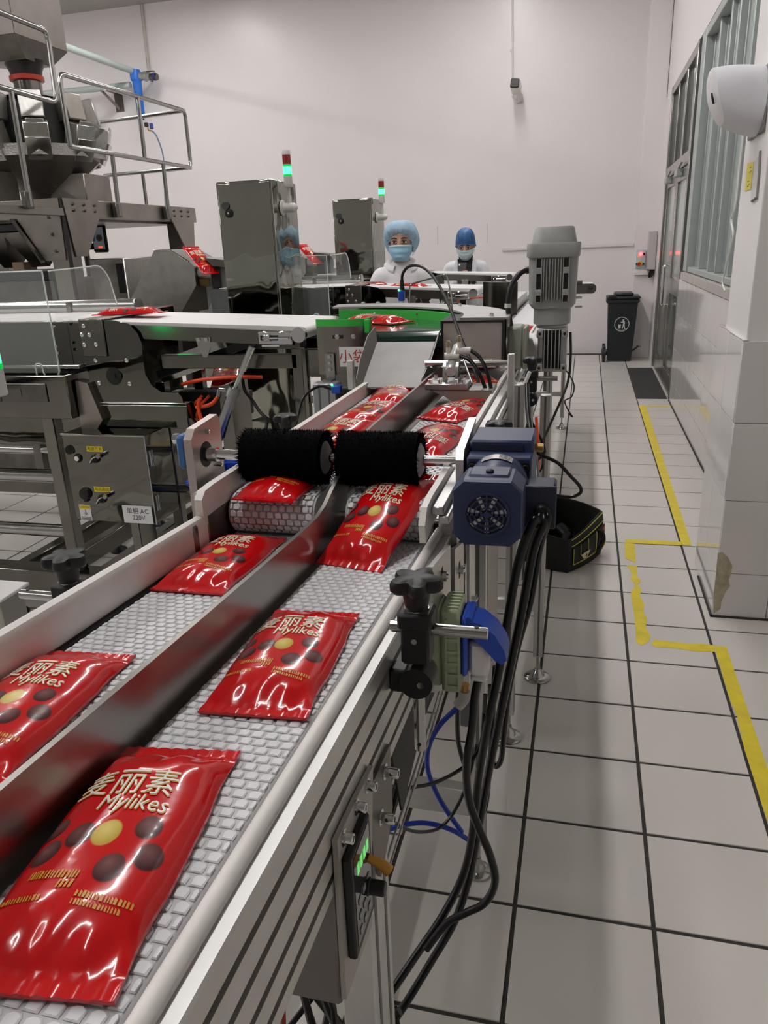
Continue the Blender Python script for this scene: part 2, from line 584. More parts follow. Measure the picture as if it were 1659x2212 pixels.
# door: two glazed steel leaves with a transom light above
DSTEEL = mat('door_steel', (0.40, 0.395, 0.38), 0.24, 1.0, vary=0.12, vscale=3)
door = struct('door_1', MB().bb(WX - 0.01, WX + 0.12, 8.16, 8.26, 0, 3.225, 0.003).bb(WX - 0.01, WX + 0.12, 10.48, 10.58, 0, 3.225, 0.003)
              .bb(WX - 0.005, WX + 0.1, 8.2, 10.52, 3.14, 3.225, 0.003).bb(WX - 0.005, WX + 0.1, 8.2, 10.52, 2.235, 2.35, 0.003), DSTEEL)
for (y0, y1) in ((8.27, 9.36), (9.375, 10.47)):
    leaf = obj('door_leaf', MB().bb(WX + 0.01, WX + 0.055, y0, y0 + 0.11, 0.01, 2.23, 0.003).bb(WX + 0.01, WX + 0.055, y1 - 0.11, y1, 0.01, 2.23, 0.003)
               .bb(WX + 0.01, WX + 0.055, y0 + 0.11, y1 - 0.11, 2.12, 2.23, 0.003).bb(WX + 0.01, WX + 0.055, y0 + 0.11, y1 - 0.11, 0.01, 0.2, 0.003)
               .bb(WX + 0.01, WX + 0.055, y0 + 0.11, y1 - 0.11, 1.0, 1.16, 0.003), DSTEEL, door)
    obj('pane', MB().bb(WX + 0.03, WX + 0.036, y0 + 0.11, y1 - 0.11, 1.16, 2.12), PANE, leaf)
    obj('pane', MB().bb(WX + 0.03, WX + 0.036, y0 + 0.11, y1 - 0.11, 0.2, 1.0), PANED, leaf)
    ym = y1 - 0.05 if y0 < 9 else y0 + 0.05
    obj('handle', MB().tube(bend([(WX + 0.01, ym, 0.86), (WX - 0.05, ym, 0.86), (WX - 0.05, ym, 1.28), (WX + 0.01, ym, 1.28)], 0.02), 0.011), CHROME, leaf)
    obj('closer', MB().bb(WX - 0.05, WX + 0.01, y0 + 0.55, y0 + 0.8, 2.16, 2.225, 0.004).bar((WX - 0.03, y0 + 0.6, 2.23), (WX - 0.03, y0 + 0.3, 2.27), 0.02, 0.008), FRAME, leaf)
for (y0, y1) in ((8.27, 9.0), (9.0, 9.75), (9.75, 10.47)):
    obj('transom_pane', MB().bb(WX + 0.03, WX + 0.036, y0 + 0.03, y1 - 0.03, 2.35, 3.14), PANED, door)
    obj('transom_bar', MB().bb(WX + 0.0, WX + 0.06, y1 - 0.03, y1 + 0.03, 2.35, 3.14, 0.003), DSTEEL, door)
# dim corridor beyond the glass
struct('wall_corridor', MB().bb(3.0, 3.2, 3.0, ROOM_Y1, -0.1, ROOM_Z), PAINT2)
struct('wall_return', MB().bb(1.3, 3.2, 3.3, 3.5, -0.1, ROOM_Z), PAINT2)
struct('wall_side', MB().bb(3.0, 3.2, ROOM_Y0, 3.4, -0.1, ROOM_Z), PAINT2)

# ceiling lamps: flat panel lamps in rows
HOUS = mat('lamp_housing', (0.7, 0.7, 0.7), 0.5)
DIFF = mat('lamp_diffuser', (0.9, 0.9, 0.9), 0.5, emit=LAMP_COLOR[:3], estr=LAMP_STRENGTH)
for lx in (-1.2, -5.45, -9.7):
    for ly in (9.4, 6.4, 3.4, 0.4, -2.6):
        if lx > -2 and ly < -1:
            continue
        L = thing('ceiling_lamp', 'long narrow white tube lamp fixed under the ceiling', 'lamp', (lx, ly, 5.0), 'tube lamps under the ceiling')
        obj('housing', MB().bb(lx - 0.10, lx + 0.10, ly - 1.22, ly + 1.22, 5.03, 5.1, 0.006), HOUS, L)
        obj('diffuser', MB().bb(lx - 0.075, lx + 0.075, ly - 1.2, ly + 1.2, 5.015, 5.03), DIFF, L)

# floor tape: strips stuck on the tiles
tape = thing('floor_tape', 'yellow marking tape stuck to the tiles, torn in places', 'tape', (0.5, 4, 0))
def strip(poly):
    obj('strip', MB().prism([(x, y, 0.0008) for x, y in poly], (0, 0, 0.0006)), TAPE, tape)
strip([(0.572, 4.12), (0.622, 4.12), (0.634, 7.92), (0.570, 7.92)])
strip([(0.6345, 7.872), (0.868, 7.872), (0.868, 7.922), (0.634, 7.922)])
strip([(0.277, 4.105), (0.5705, 4.115), (0.571, 4.17), (0.279, 4.168)])
strip([(0.266, 3.885), (0.318, 3.832), (0.325, 4.10), (0.272, 4.105)])
strip([(0.268, 3.785), (0.292, 3.70), (0.280, 3.62), (0.30, 3.55), (0.272, 3.45), (0.277, 3.2), (0.272, 2.975), (0.288, 2.945), (0.322, 2.985), (0.334, 3.04), (0.318, 3.11), (0.330, 3.2), (0.317, 3.26), (0.328, 3.34), (0.313, 3.43), (0.326, 3.5), (0.309, 3.56), (0.326, 3.59), (0.327, 3.62), (0.312, 3.65), (0.322, 3.79)])
strip([(0.330, 2.968), (0.345, 2.945), (0.43, 2.947), (0.50, 2.935), (0.5755, 2.945), (0.578, 3.0), (0.52, 3.005), (0.47, 2.995), (0.44, 3.002), (0.345, 3.005)])
strip([(0.577, 2.95), (0.574, 2.6), (0.581, 2.5), (0.572, 2.3), (0.575, 1.9), (0.571, 1.0), (0.624, 1.0), (0.624, 2.995), (0.58, 3.0)])
tag(obj('door_mat', MB().bb(0.572, 0.868, 8.27, 10.28, 0.0005, 0.011, 0.003), mat('mat_rubber', (0.030, 0.029, 0.029), 0.75, bump=0.3, bscale=150)),
    'black rubber mat lying in front of the steel door', 'mat')

# ================================================================ NEAR CONVEYOR (rises gently towards the camera)
SL = -0.061
def zn(c, y):
    return c + SL * y
Y0, Y1 = -0.45, 1.19
near = thing('belt_conveyor', 'low inclined two-lane conveyor with slotted aluminium side rail and steel divider', 'conveyor', (-0.42, 0.5, 0))

def links(mb_gap, mb_link, x0, x1, path, s0, s1, pitch=0.0127, wx=0.0135, z=0.0011):
    """modular belt: staggered raised links along path(s) -> (point(y,z), tangent, normal)"""
    n = int((s1 - s0) / pitch)
    cols = int((x1 - x0) / wx)
    wx = (x1 - x0) / cols
    for i in range(n):
        s = s0 + (i + 0.5) * pitch
        (y, zz), (ty, tz), (ny, nz) = path(s)
        off = (i % 2) * 0.5 * wx
        for k in range(cols + (i % 2)):
            xa = max(x0, x0 + k * wx - off)
            xb = min(x1, x0 + (k + 1) * wx - off)
            xa += wx * 0.10
            xb -= wx * 0.10
            if xb - xa < wx * 0.25:
                continue
            h = pitch * 0.43
            P = []
            for dz, g in ((0.0, 0.0), (z, 0.16)):
                gx = (xb - xa) * g
                for (xx, q) in ((xa + gx, -h * (1 - g)), (xb - gx, -h * (1 - g)), (xb - gx * 0.4, h * 0.45), (xb - gx - (xb - xa) * 0.2, h * (1 - g)), (xa + gx + (xb - xa) * 0.2, h * (1 - g)), (xa + gx * 0.4, h * 0.45)):
                    P.append((xx, y + ty * q + ny * dz, zz + tz * q + nz * dz))
            mb_link.add(P, [(6, 7, 8, 9, 10, 11)] + [(j, (j + 1) % 6, 6 + (j + 1) % 6, 6 + j) for j in range(6)])

ca = 1 / math.sqrt(1 + SL * SL)
def near_path(s):
    return (s, zn(1.1895, s)), (ca, SL * ca), (-SL * ca, ca)

for (x0, x1) in ((-0.603, -0.412), (-0.393, -0.246)):
    b = obj('belt', MB().bar(((x0 + x1) / 2, Y0, zn(1.178, Y0)), ((x0 + x1) / 2, 1.195, zn(1.178, 1.195)), x1 - x0, 0.022, 0.004), LINKG, near)
    lk = MB()
    links(None, lk, x0 + 0.002, x1 - 0.002, near_path, 0.10, 1.19)
    obj('belt_links', lk, LINKW, b, kind='stuff', recalc=False)

def profile_rail(x_out, x_in, ctop, cbot, grooves, y0, y1, sl, gd=0.007, gw=0.0042, c0=0.0):
    """extruded aluminium side rail, slots on the outer face"""
    sg = 1 if x_out > x_in else -1
    poly = [(x_in, ctop), (x_out - sg * 0.002, ctop), (x_out, ctop - 0.002)]
    for g in grooves:
        poly += [(x_out, g + gw), (x_out - sg * gd, g + gw), (x_out - sg * gd, g - gw), (x_out, g - gw)]
    poly += [(x_out, cbot + 0.002), (x_out - sg * 0.002, cbot), (x_in, cbot)]
    L = y1 - y0
    return MB().prism([(x, y0, c + sl * y0) for x, c in poly], (0, L, sl * L))

GR = (1.192, 1.160, 1.128, 1.099)
rail = obj('side_rail', profile_rail(-0.196, -0.2235, 1.2185, 1.078, GR, Y0, Y1 - 0.02, SL), ALU, near)
for g in GR:
    obj('slot', MB().bar((-0.2032, Y0, zn(g, Y0)), (-0.2032, Y1 - 0.02, zn(g, Y1 - 0.02)), 0.0015, 0.0084), ALU_DARK, rail)
obj('wear_strip', MB().tube([(-0.2165, Y0, zn(1.2225, Y0)), (-0.2165, Y1 - 0.03, zn(1.2225, Y1 - 0.03))], 0.0075, 14), GUARDW, near)
obj('belt_gap', MB().bar((-0.234, Y0, zn(1.165, Y0)), (-0.234, Y1 - 0.03, zn(1.165, Y1 - 0.03)), 0.0205, 0.03), DARKGAP, near)
# left side
obj('side_rail', profile_rail(-0.660, -0.622, 1.205, 1.085, (1.18, 1.145, 1.11), Y0, Y1 - 0.02, SL), ALU, near)
gp = [(-0.626, 1.192), (-0.610, 1.192), (-0.607, 1.196), (-0.607, 1.240), (-0.610, 1.2475), (-0.617, 1.250), (-0.624, 1.2475), (-0.626, 1.240)]
obj('side_guard', MB().prism([(x, Y0, zn(c, Y0)) for x, c in gp], (0, Y1 + 0.0 - Y0, SL * (Y1 - Y0))), GUARDW, near)
obj('guard_shoe', MB().bar((-0.607, Y0, zn(1.187, Y0)), (-0.607, Y1 - 0.01, zn(1.187, Y1 - 0.01)), 0.012, 0.012), DARKGAP, near)
# steel divider with a wavy far end
dv = []
for y, top in ((Y0, 1.258), (0.6, 1.258), (1.0, 1.259), (1.08, 1.262), (1.12, 1.270), (1.16, 1.286), (1.20, 1.300), (1.235, 1.302)):
    dv.append((y, zn(top, y)))
poly = [(-0.405, y, z) for y, z in dv] + [(-0.405, 1.245, 1.19), (-0.405, 1.20, 1.10)] + [(-0.405, Y0, zn(1.16, Y0))]
obj('divider', MB().prism(poly, (0.0065, 0, 0)), mat('divider_steel', (0.30, 0.285, 0.265), 0.30, 1.0, vary=0.12, vscale=10, stretch=(1, 0.3, 1)), near)

def foot(mb, x, y, r=0.036, zt=0.1):
    mb.lathe([(r, 0.0), (r, 0.006), (r * 0.93, 0.010), (r * 0.55, 0.016), (r * 0.42, 0.030), (r * 0.22, 0.042), (r * 0.22, 0.05)], (x, y, 0), (0, 0, 1), 28)
    mb.cyl((x, y, 0.045), (x, y, zt), 0.006, n=10)
    mb.cyl((x, y, zt - 0.008), (x, y, zt), 0.011, n=6)
    return mb

def alu_post(x0, x1, y0, y1, z0, z1, slots=2):
    mb = MB().bb(x0, x1, y0, y1, z0, z1, 0.002)
    return mb

def post_slots(x, y0, y1, z0, z1, n=2):
    mb = MB()
    for i in range(n):
        yc = y0 + (y1 - y0) * (i + 0.5) / n
        mb.bb(x - 0.0002, x + 0.0006, yc - 0.0042, yc + 0.0042, z0 + 0.003, z1)
    return mb

for xo in (-0.236, -0.660):
    lg = obj('leg', alu_post(xo, xo + 0.04, 0.605, 0.685, 0.09, 1.045), ALU, near)
    obj('slot', post_slots(xo + 0.04, 0.605, 0.685, 0.09, 1.03), ALU_DARK, lg)
    obj('foot', foot(MB(), xo + 0.02, 0.645, 0.036, 0.092), TUBESTEEL, lg)
    lg = obj('leg', alu_post(xo + 0.006, xo + 0.046, 1.591, 1.631, 0.105, 1.10), ALU, near)
    obj('slot', MB().bb(xo + 0.0458, xo + 0.0466, 1.607, 1.615, 0.11, 1.08).bb(xo + 0.022, xo + 0.030, 1.5904, 1.5912, 0.11, 1.08), ALU_DARK, lg)
    obj('foot', foot(MB(), xo + 0.026, 1.611, 0.036, 0.108), TUBESTEEL, lg)
for yb in (0.645, 1.611):
    obj('cross_bar', MB().bb(-0.62, -0.232, yb - 0.018, yb + 0.018, 0.195, 0.275, 0.002).bb(-0.62, -0.232, yb - 0.0185, yb - 0.0175, 0.23, 0.24), ALU, near)
obj('floor_bar', MB().bb(-0.62, -0.58, 0.66, 1.59, 0.2, 0.24, 0.002), ALU, near)

# panel of the speed drive hung under the rail
pan = thing('control_panel', 'grey steel speed control panel bolted under the slotted side rail', 'control panel', (-0.2, 0.55, 0.92))
plate = [(-0.190, 0.505, 1.108), (-0.190, 0.565, 1.104), (-0.190, 0.625, 1.096), (-0.190, 0.60, 0.985), (-0.190, 0.592, 0.918), (-0.190, 0.498, 0.925)]
PPL = mat('panel_paint', (0.42, 0.39, 0.355), 0.45, 0.2)
obj('plate', MB().prism(plate, (-0.005, 0, 0)), PPL, pan)
obj('housing', MB().bb(-0.33, -0.1955, 0.497, 0.592, 0.915, 1.06, 0.003), mat('panel_box', (0.20, 0.185, 0.17), 0.5, 0.3), pan)
disp = obj('display', MB().bb(-0.190, -0.181, 0.510, 0.575, 0.962, 1.082, 0.002), BLACK, pan)
obj('screen', MB().bb(-0.1812, -0.1805, 0.517, 0.568, 0.972, 1.076), mat('display_glass', (0.05, 0.052, 0.055), 0.08, coat=0.5), disp)
LEDS = mat('display_digits', (0.1, 0.5, 0.1), 0.4, emit=(0.25, 0.9, 0.25), estr=0.5)
KEYS = mat('display_keys', (0.30, 0.32, 0.33), 0.4)
for i in range(4):
    obj('lit_segment', MB().bb(-0.1804, -0.1799, 0.526 + i * 0.010, 0.532 + i * 0.010, 1.050, 1.062), LEDS, disp)
kb = MB()
for i in range(3):
    for j in range(3):
        kb.bb(-0.1806, -0.1795, 0.524 + i * 0.014, 0.532 + i * 0.014, 0.980 + j * 0.018, 0.987 + j * 0.018, 0.0004)
obj('key', kb, KEYS, disp)
kn = MB()
kn.lathe([(0.0085, 0), (0.0085, 0.003), (0.0075, 0.004), (0.0075, 0.017), (0.0065, 0.0185), (0, 0.0185)], (-0.1805, 0.552, 1.012), (1, 0, 0), 18)
obj('knob', kn, BLACK, pan)
obj('toggle', MB().tube([(-0.181, 0.560, 1.040), (-0.168, 0.562, 1.032), (-0.160, 0.562, 1.025)], [0.004, 0.0055, 0.006], 12), mat('amber_plastic', (0.55, 0.25, 0.03), 0.3), pan)
for (y, z) in ((0.520, 1.098), (0.562, 1.097), (0.600, 1.091)):
    s = MB()
    socket_bolt(s, (-0.190, y, z), (1, 0, 0), 0.0055, 0.010)
    obj('screw', s, CHROME, pan)
# corner plates bolted on the near leg
cp = thing('corner_bracket', 'grey steel gusset plate with two socket bolts on the near leg', 'bracket', (-0.19, 0.66, 1.0))
obj('plate', MB().prism([(-0.1955, 0.605, 1.075), (-0.1955, 0.70, 1.068), (-0.1955, 0.70, 0.98), (-0.1955, 0.675, 0.955), (-0.1955, 0.64, 0.935), (-0.1955, 0.615, 0.99)], (0.004, 0, 0)), DULL, cp)
for (y, z) in ((0.672, 1.052), (0.648, 1.010)):
    s = MB()
    socket_bolt(s, (-0.1915, y, z), (1, 0, 0), 0.0062, 0.016)
    obj('screw', s, CHROME, cp)

# star-knob rod clamps
def star_knob(mb, c, r, h):
    """five-lobed clamping knob, axis up"""
    c = Vector(c)
    n = 60
    prof = [(0.40, 0.0), (0.90, 0.06), (1.0, 0.25), (1.0, 0.62), (0.92, 0.85), (0.62, 1.0), (0.0, 1.02)]
    def fn(u, v):
        i = v * (len(prof) - 1)
        k = min(int(i), len(prof) - 2)
        t = i - k
        rr = prof[k][0] * (1 - t) + prof[k + 1][0] * t
        zz = prof[k][1] * (1 - t) + prof[k + 1][1] * t
        a = 2 * math.pi * u
        lobe = 0.70 + 0.30 * max(-0.5, math.cos(5 * a)) ** 1 if True else 1
        lobe = 1 - 0.36 * (0.5 - 0.5 * math.cos(5 * a)) ** 1.6
        return c + Vector((r * rr * lobe * math.cos(a), r * rr * lobe * math.sin(a), h * zz))
    mb.grid(fn, n, len(prof) * 2 - 1, closed_u=True)
    return mb

def rod_clamp(loc, label, side=1, rod_out=0.078, drop=True, sc=1.0):
    x, y, z = loc
    t = thing('rod_clamp', label, 'clamp', loc)
    s = sc
    obj('block', MB().bb(x - 0.016 * s, x + 0.016 * s, y - 0.016 * s, y + 0.016 * s, z - 0.035 * s, z + 0.024 * s, 0.003).bb(x - 0.019 * s, x + 0.019 * s, y - 0.018 * s, y + 0.018 * s, z + 0.008 * s, z + 0.028 * s, 0.003), BLACK, t)
    k = obj('knob', star_knob(MB(), (x, y, z + 0.050 * s), 0.030 * s, 0.018 * s).lathe([(0.0125 * s, 0), (0.0145 * s, 0.012 * s), (0.016 * s, 0.022 * s), (0.018 * s, 0.03 * s)], (x, y, z + 0.0285 * s), (0, 0, 1), 18), BLACK, t)
    obj('collar', MB().cyl((x, y, z + 0.0275 * s), (x, y, z + 0.0295 * s), 0.0142 * s, n=18), TUBESTEEL, t)
    obj('screw', MB().cyl((x, y - 0.0165 * s, z - 0.004 * s), (x, y - 0.0185 * s, z - 0.004 * s), 0.0035 * s, n=10), CHROME, t)
    r = obj('rod', MB().cyl((x - side * 0.03 * s, y, z + 0.004 * s), (x + side * rod_out, y, z + 0.004 * s), 0.0068 * s, n=18), TUBESTEEL, t)
    obj('pin_hole', MB().cyl((x + side * (rod_out - 0.012), y, z + 0.0099 * s), (x + side * (rod_out - 0.012), y, z + 0.0112 * s), 0.0026 * s, n=10), DARKGAP, r)
    if drop:
        lo = obj('lower_joint', MB().cyl((x, y - 0.017 * s, z - 0.058 * s), (x, y + 0.017 * s, z - 0.058 * s), 0.019 * s, n=22).bb(x - 0.032 * s, x, y - 0.012 * s, y + 0.012 * s, z - 0.075 * s, z - 0.045 * s, 0.003), BLACK, t)
        obj('screw', MB().cyl((x + 0.006, y - 0.0165 * s, z - 0.058 * s), (x + 0.006, y - 0.019 * s, z - 0.058 * s), 0.0042 * s, n=10), CHROME, lo)
        r2 = obj('rod', MB().cyl((x, y, z - 0.035 * s), (x, y, z - 0.045 * s), 0.0066 * s, n=18).cyl((x, y, z - 0.075 * s), (x, y, z - 0.155 * s), 0.0068 * s, n=18), TUBESTEEL, t)
        obj('pin_hole', MB().cyl((x, y - 0.006 * s, z - 0.145 * s), (x, y - 0.0071 * s, z - 0.145 * s), 0.0024 * s, n=10), DARKGAP, r2)
    return t

rod_clamp((-0.164, 0.735, 1.196), 'black star-knob rod clamp standing in front of the green socket box')
rod_clamp((-0.690, 0.840, 1.140), 'black star-knob rod clamp outside the white side guard, steel rod pointing away', side=-1, rod_out=0.085, sc=1.08)

# ================================================================ FAR CONVEYOR (level)
ZB = 1.191
FY0, FY1, NR = 1.170, 6.9, 0.036
farc = thing('belt_conveyor', 'long level two-lane conveyor running to the far machines under the grey upright motor', 'conveyor', (-0.42, 3.5, 0))
def far_path(s):
    """s=0 at the underside of the nose, then round it and along the top"""
    arc = math.pi * NR * 0.95
    zc = ZB - NR
    yc = FY0 + NR
    if s < arc:
        a = -math.pi / 2 * 0.9 + s / NR          # angle from horizontal, nose faces -y
        return (yc - NR * math.cos(a), zc + NR * math.sin(a)), (math.sin(a), math.cos(a)), (-math.cos(a), math.sin(a))
    return (yc + s - arc, ZB), (1, 0), (0, 1)
for (x0, x1) in ((-0.602, -0.440), (-0.384, -0.240)):
    body = []
    for k in range(13):
        a = -math.pi / 2 + math.pi * k / 12
        body.append((x0, FY0 + NR - (NR - 0.002) * math.cos(a), ZB - NR + (NR - 0.002) * math.sin(a)))
    body += [(x0, FY1, ZB - 0.002), (x0, FY1, ZB - 2 * NR)]
    b = obj('belt', MB().prism(body, (x1 - x0, 0, 0)), LINKG, farc)
    lk = MB()
    links(None, lk, x0 + 0.002, x1 - 0.002, far_path, 0.0, 1.6)
    obj('belt_links', lk, LINKW, b, kind='stuff', recalc=False)
    obj('belt_top', MB().bb(x0 + 0.001, x1 - 0.001, FY0 + 1.55, FY1, ZB - 0.003, ZB + 0.001), LINKW, b)
obj('nose_gap_shade', MB().bb(-0.615, -0.222, 1.228, 1.234, 1.02, 1.150), DARKGAP, farc)  # dark plate added to read as shade in the gap below the nose
obj('nose_axle', MB().cyl((-0.62, FY0 + NR, ZB - NR), (-0.22, FY0 + NR, ZB - NR), 0.008, n=14), CHROME, farc)
obj('divider', MB().prism([(-0.415, 1.30, 1.165), (-0.415, 1.30, 1.236), (-0.415, 1.36, 1.250), (-0.415, 5.9, 1.250), (-0.415, 5.9, 1.165)], (-0.006, 0, 0)).bb(-0.409, -0.388, 1.32, 5.9, 1.165, 1.185), MATS['divider_steel'], farc)
FGR = (1.185, 1.155, 1.125)
r1 = obj('side_rail', profile_rail(-0.186, -0.216, 1.204, 1.105, FGR, 1.15, FY1, 0.0), ALU, farc)
for g in FGR:
    obj('slot', MB().bb(-0.1935, -0.1925, 1.15, FY1, g - 0.004, g + 0.004), ALU_DARK, r1)
obj('side_rail', profile_rail(-0.655, -0.625, 1.204, 1.105, FGR, 1.15, FY1, 0.0), ALU, farc)
obj('side_guard', MB().prism([(-0.226, y, z) for y, z in ((1.045, 1.175), (1.04, 1.205), (1.06, 1.228), (1.10, 1.232), (FY1, 1.222), (FY1, 1.185), (1.10, 1.185))], (0.010, 0, 0)), GUARDW, farc)
obj('guard_channel', MB().bb(-0.216, -0.196, 1.09, FY1, 1.2045, 1.2185, 0.002).bb(-0.205, -0.188, 1.09, 1.4, 1.19, 1.2035, 0.002), ALU, farc)
obj('side_guard', MB().prism([(-0.620, y, z) for y, z in ((1.10, 1.165), (1.09, 1.185), (1.09, 1.212), (1.105, 1.224), (1.14, 1.226), (FY1, 1.226), (FY1, 1.165))], (0.014, 0, 0)), GUARDW, farc)
obj('guard_channel', MB().bb(-0.640, -0.620, 1.125, FY1, 1.185, 1.207, 0.002), ALU, farc)
obj('nose_frame', MB().bb(-0.617, -0.605, 1.10, 1.24, 1.11, 1.182, 0.003).bb(-0.624, -0.604, 1.05, 1.065, 1.115, 1.178, 0.003), DULL, farc)
for i, (y, xo) in enumerate(((2.221, -0.204), (2.62, -0.132), (4.6, -0.20), (7.0, -0.172))):
    y = min(y, 6.86)
    lg = obj('leg', MB().bb(xo, xo + 0.035, y - 0.0175, y + 0.0175, 0.10, 1.105, 0.002), ALU, farc)
    obj('slot', MB().bb(xo + 0.014, xo + 0.021, y - 0.0181, y - 0.0174, 0.105, 1.10).bb(xo + 0.0346, xo + 0.0356, y - 0.0035, y + 0.0035, 0.105, 1.10), ALU_DARK, lg)
    obj('foot', foot(MB(), xo + 0.0175, y, 0.045 if i == 0 else 0.05, 0.103), TUBESTEEL, lg)
    lg = obj('leg', MB().bb(-0.655, -0.62, y - 0.0175, y + 0.0175, 0.10, 1.105, 0.002), ALU, farc)
    obj('foot', foot(MB(), -0.6375, y, 0.045, 0.103), TUBESTEEL, lg)
    obj('cross_bar', MB().bb(-0.622, xo + 0.002, y - 0.015, y + 0.015, 0.29, 0.33, 0.002), ALU, farc)
# sheet-metal drive cover below the level conveyor
obj('drive_cover', MB().prism([(-0.215, 1.40, 1.095), (-0.215, 2.10, 1.095), (-0.215, 2.08, 0.45), (-0.215, 1.95, 0.45)], (-0.2, 0, 0)), mat('cover_sheet', (0.34, 0.325, 0.30), 0.4, 0.5, vary=0.06), farc)
# slotted joining plates between the two conveyors
for n, (poly) in enumerate((((0.925, 1.190), (1.070, 1.165), (1.070, 1.040), (0.925, 1.095)), ((1.090, 1.150), (1.185, 1.125), (1.185, 0.985), (1.090, 1.005)))):
    jp = thing('joining_plate', ('slotted aluminium plate with hex bolts below the brush, on the near rail', 'narrow aluminium hanger plate behind the slotted bolt plate')[n], 'plate', (-0.19, poly[0][0], poly[3][1]))
    x0 = -0.190 + 0.003 * n
    obj('plate', MB().prism([(x0, y, z) for y, z in poly], (0.007, 0, 0)), mat('bright_aluminium', (0.66, 0.655, 0.64), 0.32, 0.9), jp)
    yc = sum(p[0] for p in poly) / 4
    for zc in ((poly[0][1] - 0.045, poly[0][1] - 0.090) if n == 0 else (poly[0][1] - 0.055,)):
        obj('slot', MB().bb(x0 + 0.0068, x0 + 0.0074, yc - 0.006, yc + 0.006, zc - 0.014, zc + 0.014), DARKGAP, jp)
        s = MB()
        bolt(s, (x0 + 0.007, yc, zc), (1, 0, 0), 0.0075, 0.007)
        obj('bolt', s, CHROME, jp)

# bars and hidden supports on the left outside
tag(obj('mounting_bar', MB().bar((-0.682, 1.00, 1.120), (-0.682, 1.30, 1.120), 0.012, 0.030, 0.005), ALU), 'bare aluminium bar with rounded end outside the white guard', 'bar')

# ================================================================ BRUSH ROLLER
SY, SZ = 1.254, 1.246
br = thing('brush_roller', 'pair of black rotary brushes on one steel shaft across both lanes', 'brush roller', (-0.43, SY, SZ))
obj('shaft', MB().cyl((-0.70, SY, SZ), (-0.19, SY, SZ), 0.0095, n=24).cyl((-0.672, SY, SZ), (-0.652, SY, SZ), 0.0135, n=24), CHROME, br)
BR = 0.0515
for (x0, x1) in ((-0.589, -0.440), (-0.408, -0.266)):
    core = obj('brush', MB().cyl((x0, SY, SZ), (x1, SY, SZ), BR * 0.93, n=40), BRISTLE, br)
    m = MB()
    for i in range(6000):
        a = random.uniform(0, 2 * math.pi)
        x = random.uniform(x0, x1)
        edge = 0.0
        if random.random() < 0.10:
            x = random.choice((x0, x1))
            edge = (0.010 if x == x1 else -0.010) * random.random()
        r = BR * random.uniform(0.985, 1.02)
        da = random.uniform(-0.05, 0.05)
        ca_, sa_ = math.cos(a), math.sin(a)
        cb_, sb_ = math.cos(a + da), math.sin(a + da)
        base = Vector((x, SY + ca_ * BR * 0.82, SZ + sa_ * BR * 0.82))
        tip = Vector((x + edge + random.uniform(-0.002, 0.002), SY + cb_ * r, SZ + sb_ * r))
        tg = Vector((0, -sa_, ca_)) * 0.0009
        m.add([base + tg, base - tg, base + Vector((0.0014, 0, 0)), tip], [(0, 1, 3), (1, 2, 3), (2, 0, 3)])
    obj('bristles', m, BRISTLE, core, kind='stuff', recalc=False)
    obj('hub', MB().lathe([(0.030, 0), (0.030, 0.004), (0.024, 0.008), (0.0098, 0.008)], (x1 - 0.004, SY, SZ), (1, 0, 0), 28), mat('hub_plastic', (0.28, 0.28, 0.28), 0.5), br)

lp = thing('bearing_plate', 'brownish steel plate holding the blue bearing of the brush shaft', 'plate', (-0.68, SY, 1.08))
obj('plate', MB().prism([(-0.692, 1.205, 1.285), (-0.692, 1.222, 1.302), (-0.692, 1.315, 1.309), (-0.692, 1.322, 1.300), (-0.692, 1.322, 1.09), (-0.692, 1.205, 1.09)], (0.016, 0, 0)), mat('pinkish_steel', (0.50, 0.44, 0.41), 0.34, 1.0, vary=0.06), lp)
obj('hole_ring', MB().lathe([(0.024, 0), (0.024, 0.0012), (0.0096, 0.0012)], (-0.6765, SY, SZ), (1, 0, 0), 28), DARKGAP, lp)
for (y, z) in ((1.262, 1.288), (1.297, 1.215)):
    s = MB()
    bolt(s, (-0.676, y, z), (1, 0, 0), 0.005, 0.008)
    obj('bolt', s, CHROME, lp)
obj('lower_bracket', MB().bb(-0.700, -0.662, 1.19, 1.33, 1.055, 1.0895, 0.003).bb(-0.668, -0.655, 1.19, 1.32, 1.03, 1.15, 0.002), DULL, lp)
bearing = obj('bearing', MB().lathe([(0.030, 0), (0.036, 0.004), (0.036, 0.014), (0.030, 0.020), (0.012, 0.022)], (-0.6925, SY, SZ), (-1, 0, 0), 30).bb(-0.712, -0.693, SY - 0.045, SY + 0.045, SZ - 0.018, SZ + 0.045, 0.005), BLUEB, lp)
s = MB()
bolt(s, (-0.712, SY - 0.028, SZ + 0.036), (-1, 0, 0), 0.010, 0.010)
obj('bolt', s, CHROME, bearing)

rp = thing('motor_plate', 'bare aluminium plate between the brushes and the blue motor', 'plate', (-0.19, 1.25, 1.1))
obj('plate', MB().prism([(-0.196, 1.205, 1.262), (-0.196, 1.218, 1.278), (-0.196, 1.36, 1.30), (-0.196, 1.36, 1.10), (-0.196, 1.215, 1.07), (-0.196, 1.205, 1.08)], (0.013, 0, 0)), MATS['bright_aluminium'], rp)
obj('hanger', MB().bb(-0.183, -0.172, 1.215, 1.27, 0.93, 1.165, 0.003), MATS['bright_aluminium'], rp)
for z in (0.995, 0.955):
    s = MB()
    bolt(s, (-0.172, 1.24, z), (1, 0, 0), 0.007, 0.007)
    obj('bolt', s, CHROME, rp)

